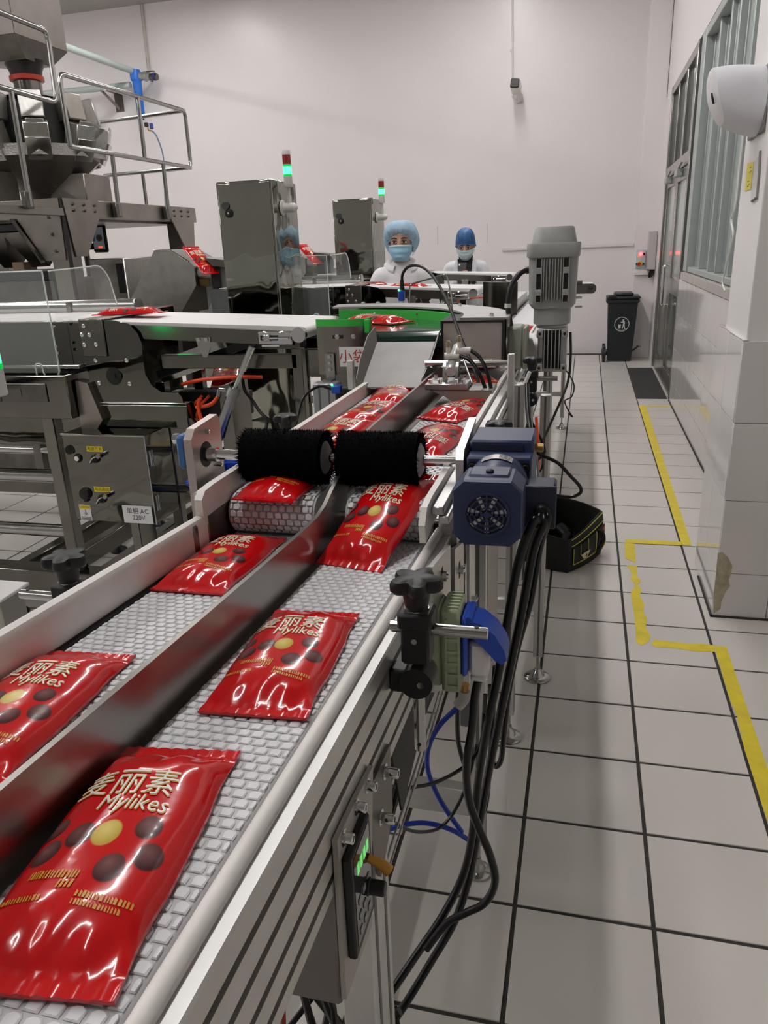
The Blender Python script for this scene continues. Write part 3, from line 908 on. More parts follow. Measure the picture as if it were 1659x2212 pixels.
# ---------------------------------------------------------------- blue gear motor
MX, MZ = -0.124, 1.228
mo = thing('gear_motor', 'navy blue gear motor with octagonal fan cover driving the brushes', 'motor', (MX, 1.2, 1.15))
def chamf_sq(mb, y0, y1, cx, cz, h0, h1, ch0, ch1):
    P = []
    for y, h, ch in ((y0, h0, ch0), (y1, h1, ch1)):
        for sx, sz in ((-1, 1), (1, 1)):
            pass
        pts = [(-h + ch, h), (h - ch, h), (h, h - ch), (h, -h + ch), (h - ch, -h), (-h + ch, -h), (-h, -h + ch), (-h, h - ch)]
        P += [(cx + a, y, cz + b) for a, b in pts]
    mb.add(P, [tuple(range(8)), tuple(range(15, 7, -1))] + [(i, (i + 1) % 8, 8 + (i + 1) % 8, 8 + i) for i in range(8)])
gb = obj('gearbox', MB().bb(-0.178, -0.072, 1.205, 1.345, 1.190, 1.268, 0.003).bb(-0.178, -0.072, 1.245, 1.345, 1.262, 1.287, 0.004), NAVY, mo)
obj('rib_slot', MB().bb(-0.165, -0.088, 1.243, 1.2462, 1.270, 1.280), NAVY_D, gb)
obj('vent_plug', MB().cyl((-0.072, 1.30, 1.262), (-0.058, 1.30, 1.262), 0.0075, n=16), mat('brass', (0.55, 0.34, 0.12), 0.35, 1.0), gb)
for sx in (-1, 1):
    s = MB()
    socket_bolt(s, (-0.125 + sx * 0.043, 1.205, 1.252), (0, -1, 0), 0.006, 0.006)
    obj('screw', s, BLACK, gb)
bodym = MB().lathe([(0.044, 0), (0.047, 0.006), (0.047, 0.03), (0.0455, 0.032), (0.0455, 0.10), (0.047, 0.112)], (MX, 1.205, MZ + 0.002), (0, -1, 0), 48)
bdy = obj('body', bodym, NAVY, mo)
def rating(u, v):
    a = math.radians(60 + 62 * u)
    return Vector((MX + 0.0476 * math.cos(a), 1.192 - 0.026 * v, MZ + 0.002 + 0.0476 * math.sin(a)))
obj('rating_plate', MB().grid(rating, 14, 2), mat('silver_label', (0.55, 0.55, 0.55), 0.35, 0.6), bdy)
tl = MB()
for r_ in range(4):
    for q in range(8):
        if random.random() < 0.8:
            a0 = 66 + q * 2.6
            tl.grid(lambda u, v, a0=a0, r_=r_: Vector((MX + 0.0480 * math.cos(math.radians(a0 + 2 * u)), 1.189 - r_ * 0.0055 - 0.0028 * v, MZ + 0.002 + 0.0480 * math.sin(math.radians(a0 + 2 * u)))), 2, 2)
obj('rating_print', tl, INK, bdy)
sh = MB()
chamf_sq(sh, 1.040, 1.046, MX, MZ, 0.0485, 0.0505, 0.015, 0.016)
chamf_sq(sh, 1.046, 1.108, MX, MZ, 0.0505, 0.0505, 0.016, 0.016)
shr = obj('fan_cover', sh, NAVY, mo)
obj('cover_tab', MB().bb(MX - 0.030, MX + 0.030, 1.06, 1.108, MZ + 0.045, MZ + 0.0535, 0.003), NAVY, shr)
obj('screw', MB().lathe([(0.006, 0), (0.006, 0.003), (0.004, 0.0045), (0, 0.005)], (MX, 1.075, MZ + 0.0535), (0, 0, 1), 14), BLACK, shr)
gr = MB()
obj('grille_well', MB().cyl((MX, 1.0398, MZ), (MX, 1.0392, MZ), 0.0305, n=40), DARKGAP, shr)
FANB = mat('fan_blade', (0.55, 0.54, 0.50), 0.5)
fb = MB()
for k in range(7):
    a = k * 2 * math.pi / 7
    for rr in ((0.008, 0.0285),):
        P = []
        for (r_, da) in ((rr[0], 0), (rr[1], 0.1), (rr[1], 0.34), (rr[0], 0.5)):
            P.append((MX + r_ * math.cos(a + da), 1.0389, MZ + r_ * math.sin(a + da)))
        fb.add(P, [(0, 1, 2, 3)])
obj('fan', fb, FANB, shr)
for (ra, rb) in ((0.0, 0.0050), (0.0095, 0.0118), (0.0168, 0.0192), (0.0240, 0.0264), (0.0300, 0.0335)):
    if ra == 0:
        gr.cyl((MX, 1.0400, MZ), (MX, 1.0372, MZ), rb, n=24)
    else:
        gr.lathe([(ra, 0), (ra, 0.0026), (rb, 0.0026), (rb, 0)], (MX, 1.0398, MZ), (0, -1, 0), 44)
for k in range(4):
    a = k * math.pi / 2
    d = Vector((math.cos(a), 0, math.sin(a)))
    gr.bar(Vector((MX, 1.0384, MZ)) + d * 0.004, Vector((MX, 1.0384, MZ)) + d * 0.031, 0.0024, 0.004)
obj('grille', gr, NAVY, shr)
tb = obj('terminal_box', MB().bb(-0.076, -0.030, 1.135, 1.19, 1.178, 1.243, 0.004).bb(-0.0775, -0.0285, 1.130, 1.1365, 1.176, 1.245, 0.002), NAVY_D, mo)
obj('gland', MB().lathe([(0.013, 0), (0.013, 0.006), (0.010, 0.010)], (-0.049, 1.130, 1.205), (0, -1, 0), 20), BLACK, tb)

# ---------------------------------------------------------------- green socket box with blue plug
sb = thing('socket_box', 'pale green electrical box bolted to the side rail with blue flap socket', 'socket', (-0.18, 0.98, 0.98))
bx = obj('box', MB().bb(-0.214, -0.1785, 0.955, 1.01, 0.985, 1.112, 0.004), SAGE, sb)
lid = obj('lid', MB().bb(-0.178, -0.151, 0.950, 1.015, 0.980, 1.115, 0.004), SAGE, sb)
rb = MB()
for k in range(6):
    z = 0.990 + k * 0.019
    rb.bb(-0.170, -0.153, 0.9475, 0.9505, z, z + 0.004)
    rb.bb(-0.170, -0.153, 0.955 + k * 0.01, 0.957 + k * 0.01, 1.1145, 1.1175)
rb.bb(-0.172, -0.169, 0.9472, 0.9505, 0.985, 1.1).bb(-0.154, -0.151, 0.9472, 0.9505, 0.985, 1.1)
obj('rib', rb, SAGE, lid)
obj('bottom_gland', MB().cyl((-0.20, 0.99, 0.985), (-0.20, 0.99, 0.962), 0.018, 0.016, n=20), OFFWHITE, sb)
fl = obj('socket_flange', MB().bb(-0.151, -0.141, 0.955, 1.013, 1.005, 1.102, 0.004), BLUEP, sb)
flap = MB()
fpts = [(-0.141, 1.096), (-0.122, 1.092), (-0.102, 1.076), (-0.089, 1.054), (-0.085, 1.038), (-0.092, 1.030), (-0.102, 1.036), (-0.116, 1.052), (-0.132, 1.068), (-0.141, 1.074)]
flap.prism([(x, 0.958, z) for x, z in fpts], (0, 0.05, 0))
obj('flap', flap, BLUEP, sb)
obj('hinge', MB().cyl((-0.140, 0.957, 1.096), (-0.140, 1.011, 1.096), 0.006, n=12), BLUEP, sb)
pl = tag(obj('plug', MB().bb(-0.141, -0.112, 0.965, 1.002, 1.000, 1.058, 0.006).bb(-0.139, -0.115, 0.97, 0.997, 0.990, 1.001, 0.003), WHITEP), 'white plug pushed into the blue flap socket', 'plug')

# ================================================================ CURVE CONVEYOR, CHUTE, AIR CYLINDER
CX, CY, CZ = -0.88, 2.40, 1.345
cv = thing('curve_conveyor', 'quarter-turn conveyor with dark green belt and bright green edge guards', 'conveyor', (-0.6, 2.55, 0))
def ring(mb, r0, r1, a0, a1, z0, z1, n=24, cx=CX, cy=CY):
    P = []
    for i in range(n + 1):
        a = math.radians(a0 + (a1 - a0) * i / n)
        for r, z in ((r0, z0), (r1, z0), (r1, z1), (r0, z1)):
            P.append((cx + r * math.cos(a), cy + r * math.sin(a), z))
    F = []
    for i in range(n):
        for k in range(4):
            F.append((i * 4 + k, i * 4 + (k + 1) % 4, i * 4 + 4 + (k + 1) % 4, i * 4 + 4 + k))
    F += [(0, 1, 2, 3), tuple(n * 4 + k for k in (3, 2, 1, 0))]
    mb.add(P, F)
    return mb
obj('belt', ring(MB(), 0.15, 0.50, 0, 92, CZ - 0.012, CZ), GREENB, cv)
obj('roller', MB().cyl((-0.690, 2.408, CZ - 0.029), (-0.395, 2.408, CZ - 0.025), 0.027, 0.029, n=36), GREENB, cv)
obj('frame', ring(MB(), 0.14, 0.52, 2, 92, CZ - 0.10, CZ - 0.02), STEEL, cv)
og = obj('outer_guard', ring(MB(), 0.500, 0.512, 14, 95, CZ - 0.01, CZ + 0.030, 30), GREENR, cv)
s = MB()
for a in (30, 55, 78):
    ar = math.radians(a)
    s.cyl((CX + 0.499 * math.cos(ar), CY + 0.499 * math.sin(ar), CZ + 0.017), (CX + 0.496 * math.cos(ar), CY + 0.496 * math.sin(ar), CZ + 0.017), 0.004, n=8)
obj('rivet', s, CHROME, og, kind='stuff')
obj('cover', ring(MB(), 0.513, 0.66, -4, 98, CZ + 0.036, CZ + 0.042, 30), mat('cover_plate', (0.36, 0.35, 0.345), 0.45, 0.5, vary=0.06), cv)
obj('cover_skirt', ring(MB(), 0.655, 0.66, -4, 98, CZ - 0.09, CZ + 0.036, 30), STEEL, cv)
for (x, y) in ((-0.275, 2.40), (-0.44, 2.83), (-0.86, 3.03), (-0.80, 3.035)):
    s = MB()
    bolt(s, (x, y, CZ + 0.042), (0, 0, 1), 0.008, 0.007)
    obj('bolt', s, CHROME, cv)
# inner guard: flat plate that curls back at its right end
gpts = [(-0.832, 2.365), (-0.80, 2.352), (-0.74, 2.345), (-0.70, 2.350), (-0.672, 2.366), (-0.660, 2.392), (-0.662, 2.425)]
def wall_strip(pts, z0, z1, t):
    mb = MB()
    n = len(pts)
    P = []
    for i, (x, y) in enumerate(pts):
        a = pts[max(i - 1, 0)]
        b = pts[min(i + 1, n - 1)]
        d = Vector((b[0] - a[0], b[1] - a[1], 0)).normalized()
        nn = Vector((-d.y, d.x, 0)) * t
        P += [(x, y, z0), (x + nn.x, y + nn.y, z0), (x + nn.x, y + nn.y, z1), (x, y, z1)]
    F = []
    for i in range(n - 1):
        for k in range(4):
            F.append((i * 4 + k, i * 4 + (k + 1) % 4, i * 4 + 4 + (k + 1) % 4, i * 4 + 4 + k))
    F += [(0, 1, 2, 3), tuple((n - 1) * 4 + k for k in (3, 2, 1, 0))]
    mb.add(P, F)
    return mb
gp_ = obj('inner_guard', wall_strip(curve([(x, y, 0) for x, y in gpts], 4) and [(p.x, p.y) for p in curve([(x, y, 0) for x, y in gpts], 4)], 1.215, 1.375, 0.004), mat('guard_sheet', (0.25, 0.225, 0.205), 0.30, 1.0, vary=0.1, vscale=8), cv)
obj('green_cap', wall_strip([(p.x, p.y - 0.002) for p in curve([(x, y, 0) for x, y in gpts], 4)], 1.368, 1.390, 0.010), GREENR, gp_)
obj('cap_end', MB().bb(-0.672, -0.652, 2.36, 2.375, 1.345, 1.388, 0.003), GREENR, gp_)
obj('slot', MB().bb(-0.772, -0.738, 2.3425, 2.3435, 1.331, 1.342, 0.0004), DARKGAP, gp_)
for x in (-0.757, -0.703):
    s = MB()
    socket_bolt(s, (x, 2.3435, 1.337), (0, -1, 0), 0.005, 0.006)
    obj('screw', s, CHROME, gp_)
obj('support_angle', MB().bb(-0.80, -0.77, 2.30, 2.345, 1.20, 1.206).bb(-0.80, -0.77, 2.338, 2.343, 1.20, 1.285), TUBESTEEL, cv)
for (x, z) in ((-0.785, 1.275), (-0.785, 1.255), (-0.785, 1.235)):
    s = MB()
    bolt(s, (x, 2.338, z), (0, -1, 0), 0.006, 0.006)
    obj('bolt', s, CHROME, cv)
sg = obj('sign', MB().bb(-0.752, -0.672, 2.3405, 2.3425, 1.243, 1.305), PAPER, cv)
obj('sign_print', text_mb('小袋', 0.046, (-0.708, 2.3404, 1.272), (1, 0, 0), (0, 0, 1), 0.0004), INKR, sg)
post = obj('post', MB().bb(-0.826, -0.748, 2.27, 2.33, 0.10, 1.20, 0.003), ALU_GREY, cv)
obj('slot', MB().bb(-0.806, -0.800, 2.2693, 2.271, 0.105, 1.198).bb(-0.774, -0.768, 2.2693, 2.271, 0.105, 1.198), ALU_DARK, post)
obj('foot', foot(MB(), -0.787, 2.30, 0.05, 0.103), TUBESTEEL, post)
dbx = obj('drive_box', MB().bb(-0.418, -0.236, 2.345, 2.56, 1.258, 1.376, 0.003), mat('drive_box_sheet', (0.40, 0.375, 0.34), 0.38, 0.25, vary=0.08, vscale=7), cv)
obj('box_edge', MB().bb(-0.236, -0.229, 2.34, 2.56, 1.255, 1.378, 0.001).bb(-0.424, -0.418, 2.34, 2.5, 1.30, 1.378, 0.001).bb(-0.424, -0.229, 2.34, 2.56, 1.376, 1.381, 0.001), DARKGAP, dbx)
gbx = obj('coupling_box', MB().bb(-0.226, -0.182, 2.40, 2.52, 1.222, 1.352, 0.006), GREYB, cv)
obj('coupling_lid', MB().bb(-0.181, -0.168, 2.40, 2.52, 1.224, 1.350, 0.004), GREYB, gbx)
s = MB()
for z in (1.335, 1.24):
    s.cyl((-0.228, 2.398, z), (-0.228, 2.40, z), 0.005, n=8)
obj('screw', s, CHROME, gbx, kind='stuff')

# chute
ch = thing('steel_chute', 'bare steel chute sloping down from the green roller onto the belt', 'chute', (-0.54, 2.24, 1.21))
CHM = mat('chute_steel', (0.20, 0.19, 0.185), 0.45, 0.35, vary=0.10, vscale=12, bump=0.2, bscale=16)
T0, T1, B1, B0 = Vector((-0.628, 2.352, 1.318)), Vector((-0.437, 2.352, 1.318)), Vector((-0.448, 2.125, 1.215)), Vector((-0.622, 2.125, 1.213))
obj('slide', MB().prism([T0, T1, B1, B0], (0, 0.002, -0.003)), CHM, ch)
obj('side_wall', MB().prism([T1, T1 + Vector((0.010, 0.03, 0.045)), T1 + Vector((0.010, -0.03, 0.03)), B1 + Vector((0.020, 0.085, 0.075)), B1 + Vector((0.008, 0.0, 0.030)), B1], (0.0022, 0, 0)), CHM, ch)
obj('side_wall', MB().prism([T0, T0 + Vector((-0.012, 0.03, 0.045)), T0 + Vector((-0.016, -0.05, 0.025)), B0 + Vector((-0.024, 0.085, 0.070)), B0 + Vector((-0.012, 0.0, 0.028)), B0], (-0.0022, 0, 0)), CHM, ch)
obj('lip', MB().tube([B0 + Vector((0, -0.001, 0.001)), B1 + Vector((0, -0.001, 0.001))], 0.0022, 8), TUBESTEEL, ch)
def flat_bar(x0, x1, y0, y1, z0, z1, label):
    tag(obj('flat_bar', MB().bb(x0, x1, y0, y1, z0, z1, 0.0015), ALU), label, 'bar')
flat_bar(-0.668, -0.650, 2.14, 2.165, 1.206, 1.290, 'upright flat aluminium bar between the grey post and the steel chute')
flat_bar(-0.187, -0.170, 2.00, 2.02, 1.06, 1.326, 'upright flat aluminium bar carrying the cross rod')
tag(obj('cross_rod', MB().cyl((-0.43, 2.13, 1.282), (-0.187, 2.13, 1.282), 0.0105, n=20), TUBESTEEL), 'polished steel rod reaching across behind the air cylinder', 'rod')
ap = thing('aluminium_post', 'short slotted aluminium post bolted on the rail next to the flat bar', 'post', (-0.16, 2.09, 1.05))
obj('post', MB().bb(-0.178, -0.146, 2.07, 2.11, 1.04, 1.235, 0.002), ALU, ap)
obj('slot', MB().bb(-0.165, -0.159, 2.0693, 2.071, 1.045, 1.23), ALU_DARK, ap)
obj('top_hook', MB().tube(bend([(-0.178, 2.08, 1.245), (-0.168, 2.08, 1.225), (-0.152, 2.08, 1.225), (-0.135, 2.08, 1.268)], 0.01), 0.005, 8), WHITEP, ap)
obj('foot_plate', MB().bb(-0.178, -0.144, 2.05, 2.066, 1.02, 1.085, 0.003), DULL, ap)
s = MB()
socket_bolt(s, (-0.168, 2.05, 1.068), (0, -1, 0), 0.006, 0.006)
obj('screw', s, CHROME, ap)

# air cylinder on its bracket
ac = thing('air_cylinder', 'small steel air cylinder with brass-tipped fittings on a bolted plate', 'air cylinder', (-0.34, 2.0, 1.25))
base = obj('base_plate', MB().bb(-0.398, -0.286, 1.955, 2.06, 1.240, 1.256, 0.002), mat('plate_alu', (0.38, 0.37, 0.38), 0.35, 0.9), ac)
for (x, y) in ((-0.385, 1.968), (-0.36, 1.968), (-0.385, 2.045), (-0.36, 2.045), (-0.315, 1.968), (-0.298, 1.968), (-0.315, 2.045), (-0.298, 2.045)):
    s = MB()
    s.cyl((x, y, 1.256), (x, y, 1.266), 0.0055, n=12)
    s.cyl((x, y, 1.266), (x, y, 1.2662), 0.003, n=6)
    obj('bolt', s, CHROME, base)
for x in (-0.356, -0.322):
    obj('clevis', MB().prism([(x, 1.98, 1.256), (x, 2.03, 1.256), (x, 2.022, 1.292), (x, 2.014, 1.306), (x, 2.004, 1.306), (x, 1.994, 1.292)], (0.007, 0, 0)), CHROME, ac)
obj('barrel', MB().cyl((-0.3355, 2.00, 1.285), (-0.3355, 2.13, 1.325), 0.0165, n=24).cyl((-0.3355, 1.99, 1.282), (-0.3355, 2.00, 1.285), 0.0135, 0.0165, n=24), CASTALU, ac)
for (x, z, xx) in ((-0.335, 1.318, 0.0), (-0.305, 1.332, 0.02)):
    f_ = obj('fitting', MB().cyl((x - 0.022, 2.03, z), (x + 0.018, 2.03, z), 0.009, n=16).cyl((x - 0.012, 2.03, z), (x - 0.012, 2.03, z + 0.024), 0.006, n=12), OFFWHITE, ac)
    obj('valve_screw', MB().cyl((x - 0.012, 2.03, z + 0.024), (x - 0.012, 2.03, z + 0.036), 0.0075, n=10).cyl((x - 0.012, 2.03, z + 0.036), (x - 0.012, 2.03, z + 0.04), 0.005, n=10), mat('nickel_brass', (0.42, 0.36, 0.26), 0.35, 1.0), f_)
obj('bracket', MB().prism([(-0.385, 1.958, 1.2395), (-0.225, 1.958, 1.2395), (-0.225, 1.958, 1.165), (-0.285, 1.958, 1.183), (-0.345, 1.958, 1.222)], (0, 0.003, 0)).bb(-0.385, -0.222, 1.958, 2.07, 1.2365, 1.2398, 0.001).bb(-0.224, -0.2215, 1.958, 2.07, 1.15, 1.238), mat('bracket_paint', (0.30, 0.29, 0.26), 0.4, 0.4), ac)
obj('push_rod', MB().cyl((-0.305, 2.02, 1.31), (-0.275, 1.97, 1.256), 0.003, n=8), TUBESTEEL, ac)
for i, pts in enumerate(([(-0.317, 2.03, 1.318), (-0.285, 2.02, 1.305), (-0.255, 2.0, 1.265), (-0.232, 1.99, 1.20), (-0.215, 1.98, 1.13), (-0.205, 1.97, 1.06)],
                         [(-0.287, 2.03, 1.332), (-0.262, 2.02, 1.315), (-0.238, 2.0, 1.275), (-0.222, 1.985, 1.21), (-0.208, 1.975, 1.14), (-0.200, 1.97, 1.07)])):
    tag(obj('air_hose', MB().tube(curve(pts, 6), 0.0052, 10), CABLE), ('glossy black air hose from the lower cylinder fitting', 'glossy black air hose from the upper cylinder fitting')[i], 'hose')

# sensor hanging on a bent wire above the curve
sn = thing('light_sensor', 'small blue light sensor hanging on a bent wire frame over the curve', 'sensor', (-0.56, 2.55, 1.4))
obj('wire_frame', MB().tube(bend([(-0.566, 2.55, 1.42), (-0.562, 2.55, 1.48), (-0.439, 2.55, 1.509), (-0.424, 2.55, 1.44), (-0.420, 2.55, 1.388)], 0.012), 0.0026, 8), TUBESTEEL, sn)
obj('head', MB().bb(-0.600, -0.580, 2.535, 2.56, 1.428, 1.462, 0.003), BLUEP, sn)
obj('boot', MB().cyl((-0.588, 2.548, 1.455), (-0.588, 2.548, 1.495), 0.009, 0.006, n=14), BLACK, sn)
obj('lamp', MB().sphere((-0.597, 2.538, 1.463), 0.0035, 8, 6), GREENLED, sn)
obj('lead', MB().tube(curve([(-0.588, 2.548, 1.49), (-0.582, 2.54, 1.515), (-0.555, 2.52, 1.538), (-0.51, 2.50, 1.535), (-0.46, 2.45, 1.50), (-0.40, 2.36, 1.425), (-0.345, 2.25, 1.335), (-0.29, 2.15, 1.25), (-0.245, 2.05, 1.16), (-0.21, 2.0, 1.08)], 8), 0.0048, 10), CABLE, sn)
# blue sensor on the left post
sn = thing('light_sensor', 'small blue light sensor with black lead on the grey post', 'sensor', (-0.73, 2.26, 1.19))
obj('head', MB().bb(-0.752, -0.722, 2.235, 2.262, 1.175, 1.200, 0.003), BLUEP, sn)
obj('lamp', MB().sphere((-0.748, 2.236, 1.203), 0.0035, 8, 6), GREENLED, sn)
obj('ball_mount', MB().cyl((-0.718, 2.25, 1.185), (-0.700, 2.25, 1.185), 0.013, n=16).bb(-0.745, -0.695, 2.262, 2.27, 1.14, 1.175, 0.002), BLACK, sn)
obj('lead', MB().tube(curve([(-0.752, 2.245, 1.190), (-0.79, 2.23, 1.198), (-0.83, 2.20, 1.17), (-0.845, 2.17, 1.11), (-0.85, 2.12, 1.04), (-0.845, 2.05, 0.95)], 7), 0.0042, 8), CABLE, sn)
obj('boot', MB().cyl((-0.752, 2.245, 1.190), (-0.775, 2.24, 1.197), 0.007, 0.0055, n=12), BLACK, sn)

# ---------------------------------------------------------------- grey upright motor on worm gearbox
GX, GY = -0.100, 2.55
gm = thing('upright_motor', 'grey finned electric motor standing upright on a ribbed worm gearbox', 'motor', (GX, GY, 1.2))
cap = MB()
def rsq(mb, rings, n=32):
    """stack of rounded squares: (half x, half y, z, corner exponent)"""
    P = []
    for (hx, hy, z, e) in rings:
        for k in range(n):
            t = 2 * math.pi * k / n
            c_, s_ = math.cos(t), math.sin(t)
            P.append((GX + hx * math.copysign(abs(c_) ** e, c_), GY + hy * math.copysign(abs(s_) ** e, s_), z))
    F = [tuple(range(n)), tuple(range((len(rings) - 1) * n + n - 1, (len(rings) - 1) * n - 1, -1))]
    for i in range(len(rings) - 1):
        for k in range(n):
            F.append((i * n + k, i * n + (k + 1) % n, (i + 1) * n + (k + 1) % n, (i + 1) * n + k))
    mb.add(P, F)
    return mb
obj('fan_cap', rsq(MB(), [(0.069, 0.069, 1.590, 0.62), (0.068, 0.068, 1.595, 0.62), (0.060, 0.060, 1.632, 0.62), (0.056, 0.056, 1.638, 0.62)]), GREYP, gm)
obj('fan_collar', rsq(MB(), [(0.078, 0.078, 1.550, 0.28), (0.080, 0.080, 1.553, 0.28), (0.081, 0.081, 1.588, 0.28), (0.079, 0.079, 1.592, 0.28)]), GREYP, gm)
bd = obj('body', rsq(MB(), [(0.062, 0.062, 1.398, 0.5), (0.072, 0.068, 1.412, 0.42), (0.075, 0.068, 1.55, 0.42)]), GREYP, gm)
for k in range(7):
    x = GX - 0.0255 + k * 0.0085
    obj('fin', MB().bb(x - 0.0012, x + 0.0012, GY - 0.080, GY - 0.06, 1.425, 1.546, 0.0005), GREYP, bd)
for sx in (-1, 1):
    x = GX + sx * 0.0405
    obj('pad_slot', MB().bb(x - 0.007, x + 0.007, GY - 0.0745, GY - 0.072, 1.42, 1.546), DARKGAP, bd)
    for z in (1.448, 1.512):
        obj('pad', MB().bb(x - 0.008, x + 0.008, GY - 0.080, GY - 0.070, z - 0.009, z + 0.009, 0.001).cyl((x, GY - 0.0805, z), (x, GY - 0.0815, z), 0.003, n=10), GREYP, bd)
    obj('rail', MB().bb(x - 0.0095, x - 0.0072, GY - 0.079, GY - 0.065, 1.42, 1.547).bb(x + 0.0072, x + 0.0095, GY - 0.079, GY - 0.065, 1.42, 1.547), GREYP, bd)
obj('flange', MB().lathe([(0.050, 0), (0.058, 0.004), (0.058, 0.05), (0.066, 0.056), (0.066, 0.062)], (GX, GY, 1.345), (0, 0, 1), 36), GREYP, gm)
g = obj('gearbox', MB().bb(GX - 0.040, GX + 0.050, GY - 0.05, GY + 0.05, 1.200, 1.338, 0.006).cyl((GX, GY, 1.335), (GX, GY, 1.35), 0.045, n=28), CASTALU, gm)
for k in range(5):
    x = GX - 0.019 + k * 0.0115
    obj('rib', MB().bb(x - 0.0015, x + 0.0015, GY - 0.062, GY - 0.048, 1.212, 1.332, 0.0006), CASTALU, g)
obj('rib_well', MB().bb(GX - 0.024, GX + 0.032, GY - 0.0510, GY - 0.0502, 1.212, 1.332), DARKGAP, g)
for sx in (-0.033, 0.043):
    for z in (1.215, 1.322):
        obj('lug', MB().bb(GX + sx - 0.010, GX + sx + 0.010, GY - 0.066, GY - 0.05, z - 0.012, z + 0.012, 0.002), CASTALU, g)
        obj('hole', MB().cyl((GX + sx, GY - 0.0664, z), (GX + sx, GY - 0.067, z), 0.0045, n=12), DARKGAP, g)
obj('output_flange', MB().cyl((GX - 0.072, GY, 1.27), (GX - 0.04, GY, 1.27), 0.048, n=28).cyl((GX - 0.080, GY, 1.27), (GX - 0.072, GY, 1.27), 0.030, n=24), CASTALU, g)
obj('conduit', MB().tube(curve([(-0.175, 2.53, 1.515), (-0.20, 2.50, 1.505), (-0.226, 2.48, 1.465), (-0.232, 2.47, 1.41), (-0.224, 2.46, 1.36), (-0.220, 2.46, 1.335)], 7), 0.0085, 12).cyl((-0.165, 2.53, 1.518), (-0.185, 2.53, 1.513), 0.012, n=12), RUBBER, gm)
obj('conduit_clip', MB().cyl((-0.233, 2.468, 1.405), (-0.2325, 2.468, 1.418), 0.0105, n=14), OFFWHITE, gm)
obj('side_screw', MB().cyl((-0.03, 2.52, 1.40), (-0.008, 2.52, 1.40), 0.0035, n=8), CHROME, gm)
obj('side_screw', MB().cyl((-0.034, 2.52, 1.428), (-0.010, 2.52, 1.428), 0.0035, n=8), CHROME, gm)
obj('cable', MB().tube(curve([(-0.040, 2.50, 1.325), (-0.036, 2.49, 1.25), (-0.042, 2.48, 1.17), (-0.075, 2.45, 1.08), (-0.115, 2.40, 0.99), (-0.15, 2.35, 0.93)], 7), 0.004, 8), CABLE, gm)

rod_clamp((-0.137, 2.20, 1.226), 'small black rod clamp below the grey gearbox', side=1, rod_out=0.072, sc=0.95)
def knob_only(loc, label):
    x, y, z = loc
    t = thing('star_knob', label, 'knob', loc)
    obj('knob', star_knob(MB(), (x, y, z), 0.030, 0.018).lathe([(0.012, 0), (0.014, 0.012), (0.018, 0.03)], (x, y, z - 0.03), (0, 0, 1), 16), BLACK, t)
    obj('block', MB().bb(x - 0.018, x + 0.018, y - 0.018, y + 0.018, z - 0.075, z - 0.03, 0.003), BLACK, t)
knob_only((-0.668, 1.640, 1.222), 'black star knob outside the guard behind the brushes')
knob_only((-0.163, 1.560, 1.232), 'black star knob behind the blue gear motor')
# guide plate at the end of the second cross belt
tag(obj('guide_plate', wall_strip([(-0.50, 3.98), (-0.46, 3.93), (-0.41, 3.90), (-0.35, 3.885), (-0.32, 3.88)], 1.26, 1.415, 0.003), STEEL), 'curved bare steel guide plate standing beside the grey motor', 'guide plate')
# tail of a farther conveyor beyond the motor
tc_ = thing('conveyor_tail', 'rounded steel end of a conveyor reaching out towards the wheeled bin', 'conveyor', (0.0, 7.2, 0))
obj('side_plate', MB().bb(-0.35, 0.05, 7.15, 7.17, 1.142, 1.226, 0.004).cyl((0.05, 7.15, 1.184), (0.05, 7.17, 1.184), 0.042, n=28), DULL, tc_)
obj('roller', MB().cyl((0.04, 7.17, 1.184), (0.04, 7.5, 1.184), 0.038, n=24), BELTW, tc_)
obj('deck', MB().bb(-0.35, 0.04, 7.17, 7.5, 1.147, 1.222), BELTW, tc_)
obj('top_cover', MB().bb(-0.30, -0.03, 7.14, 7.4, 1.228, 1.248, 0.003), DULL, tc_)
obj('tension_slot', MB().bb(0.025, 0.06, 7.147, 7.15, 1.176, 1.192), DARKGAP, tc_)
obj('leg', MB().bb(-0.34, -0.29, 7.19, 7.24, 0, 1.147, 0.003), DULL, tc_)
obj('leg', MB().bb(-0.34, -0.29, 7.42, 7.47, 0, 1.147, 0.003), DULL, tc_)

# ================================================================ PACKING LINES (cross belts running towards the long conveyor)
REDP = mat('red_print_paper', (0.5, 0.03, 0.03), 0.6)
LINE_NAME = ('nearest', 'middle', 'farthest')
LINE_OF = ('leading to the green curve conveyor', 'with the first cap-wearing worker behind it', 'with the phone-holding worker behind it')

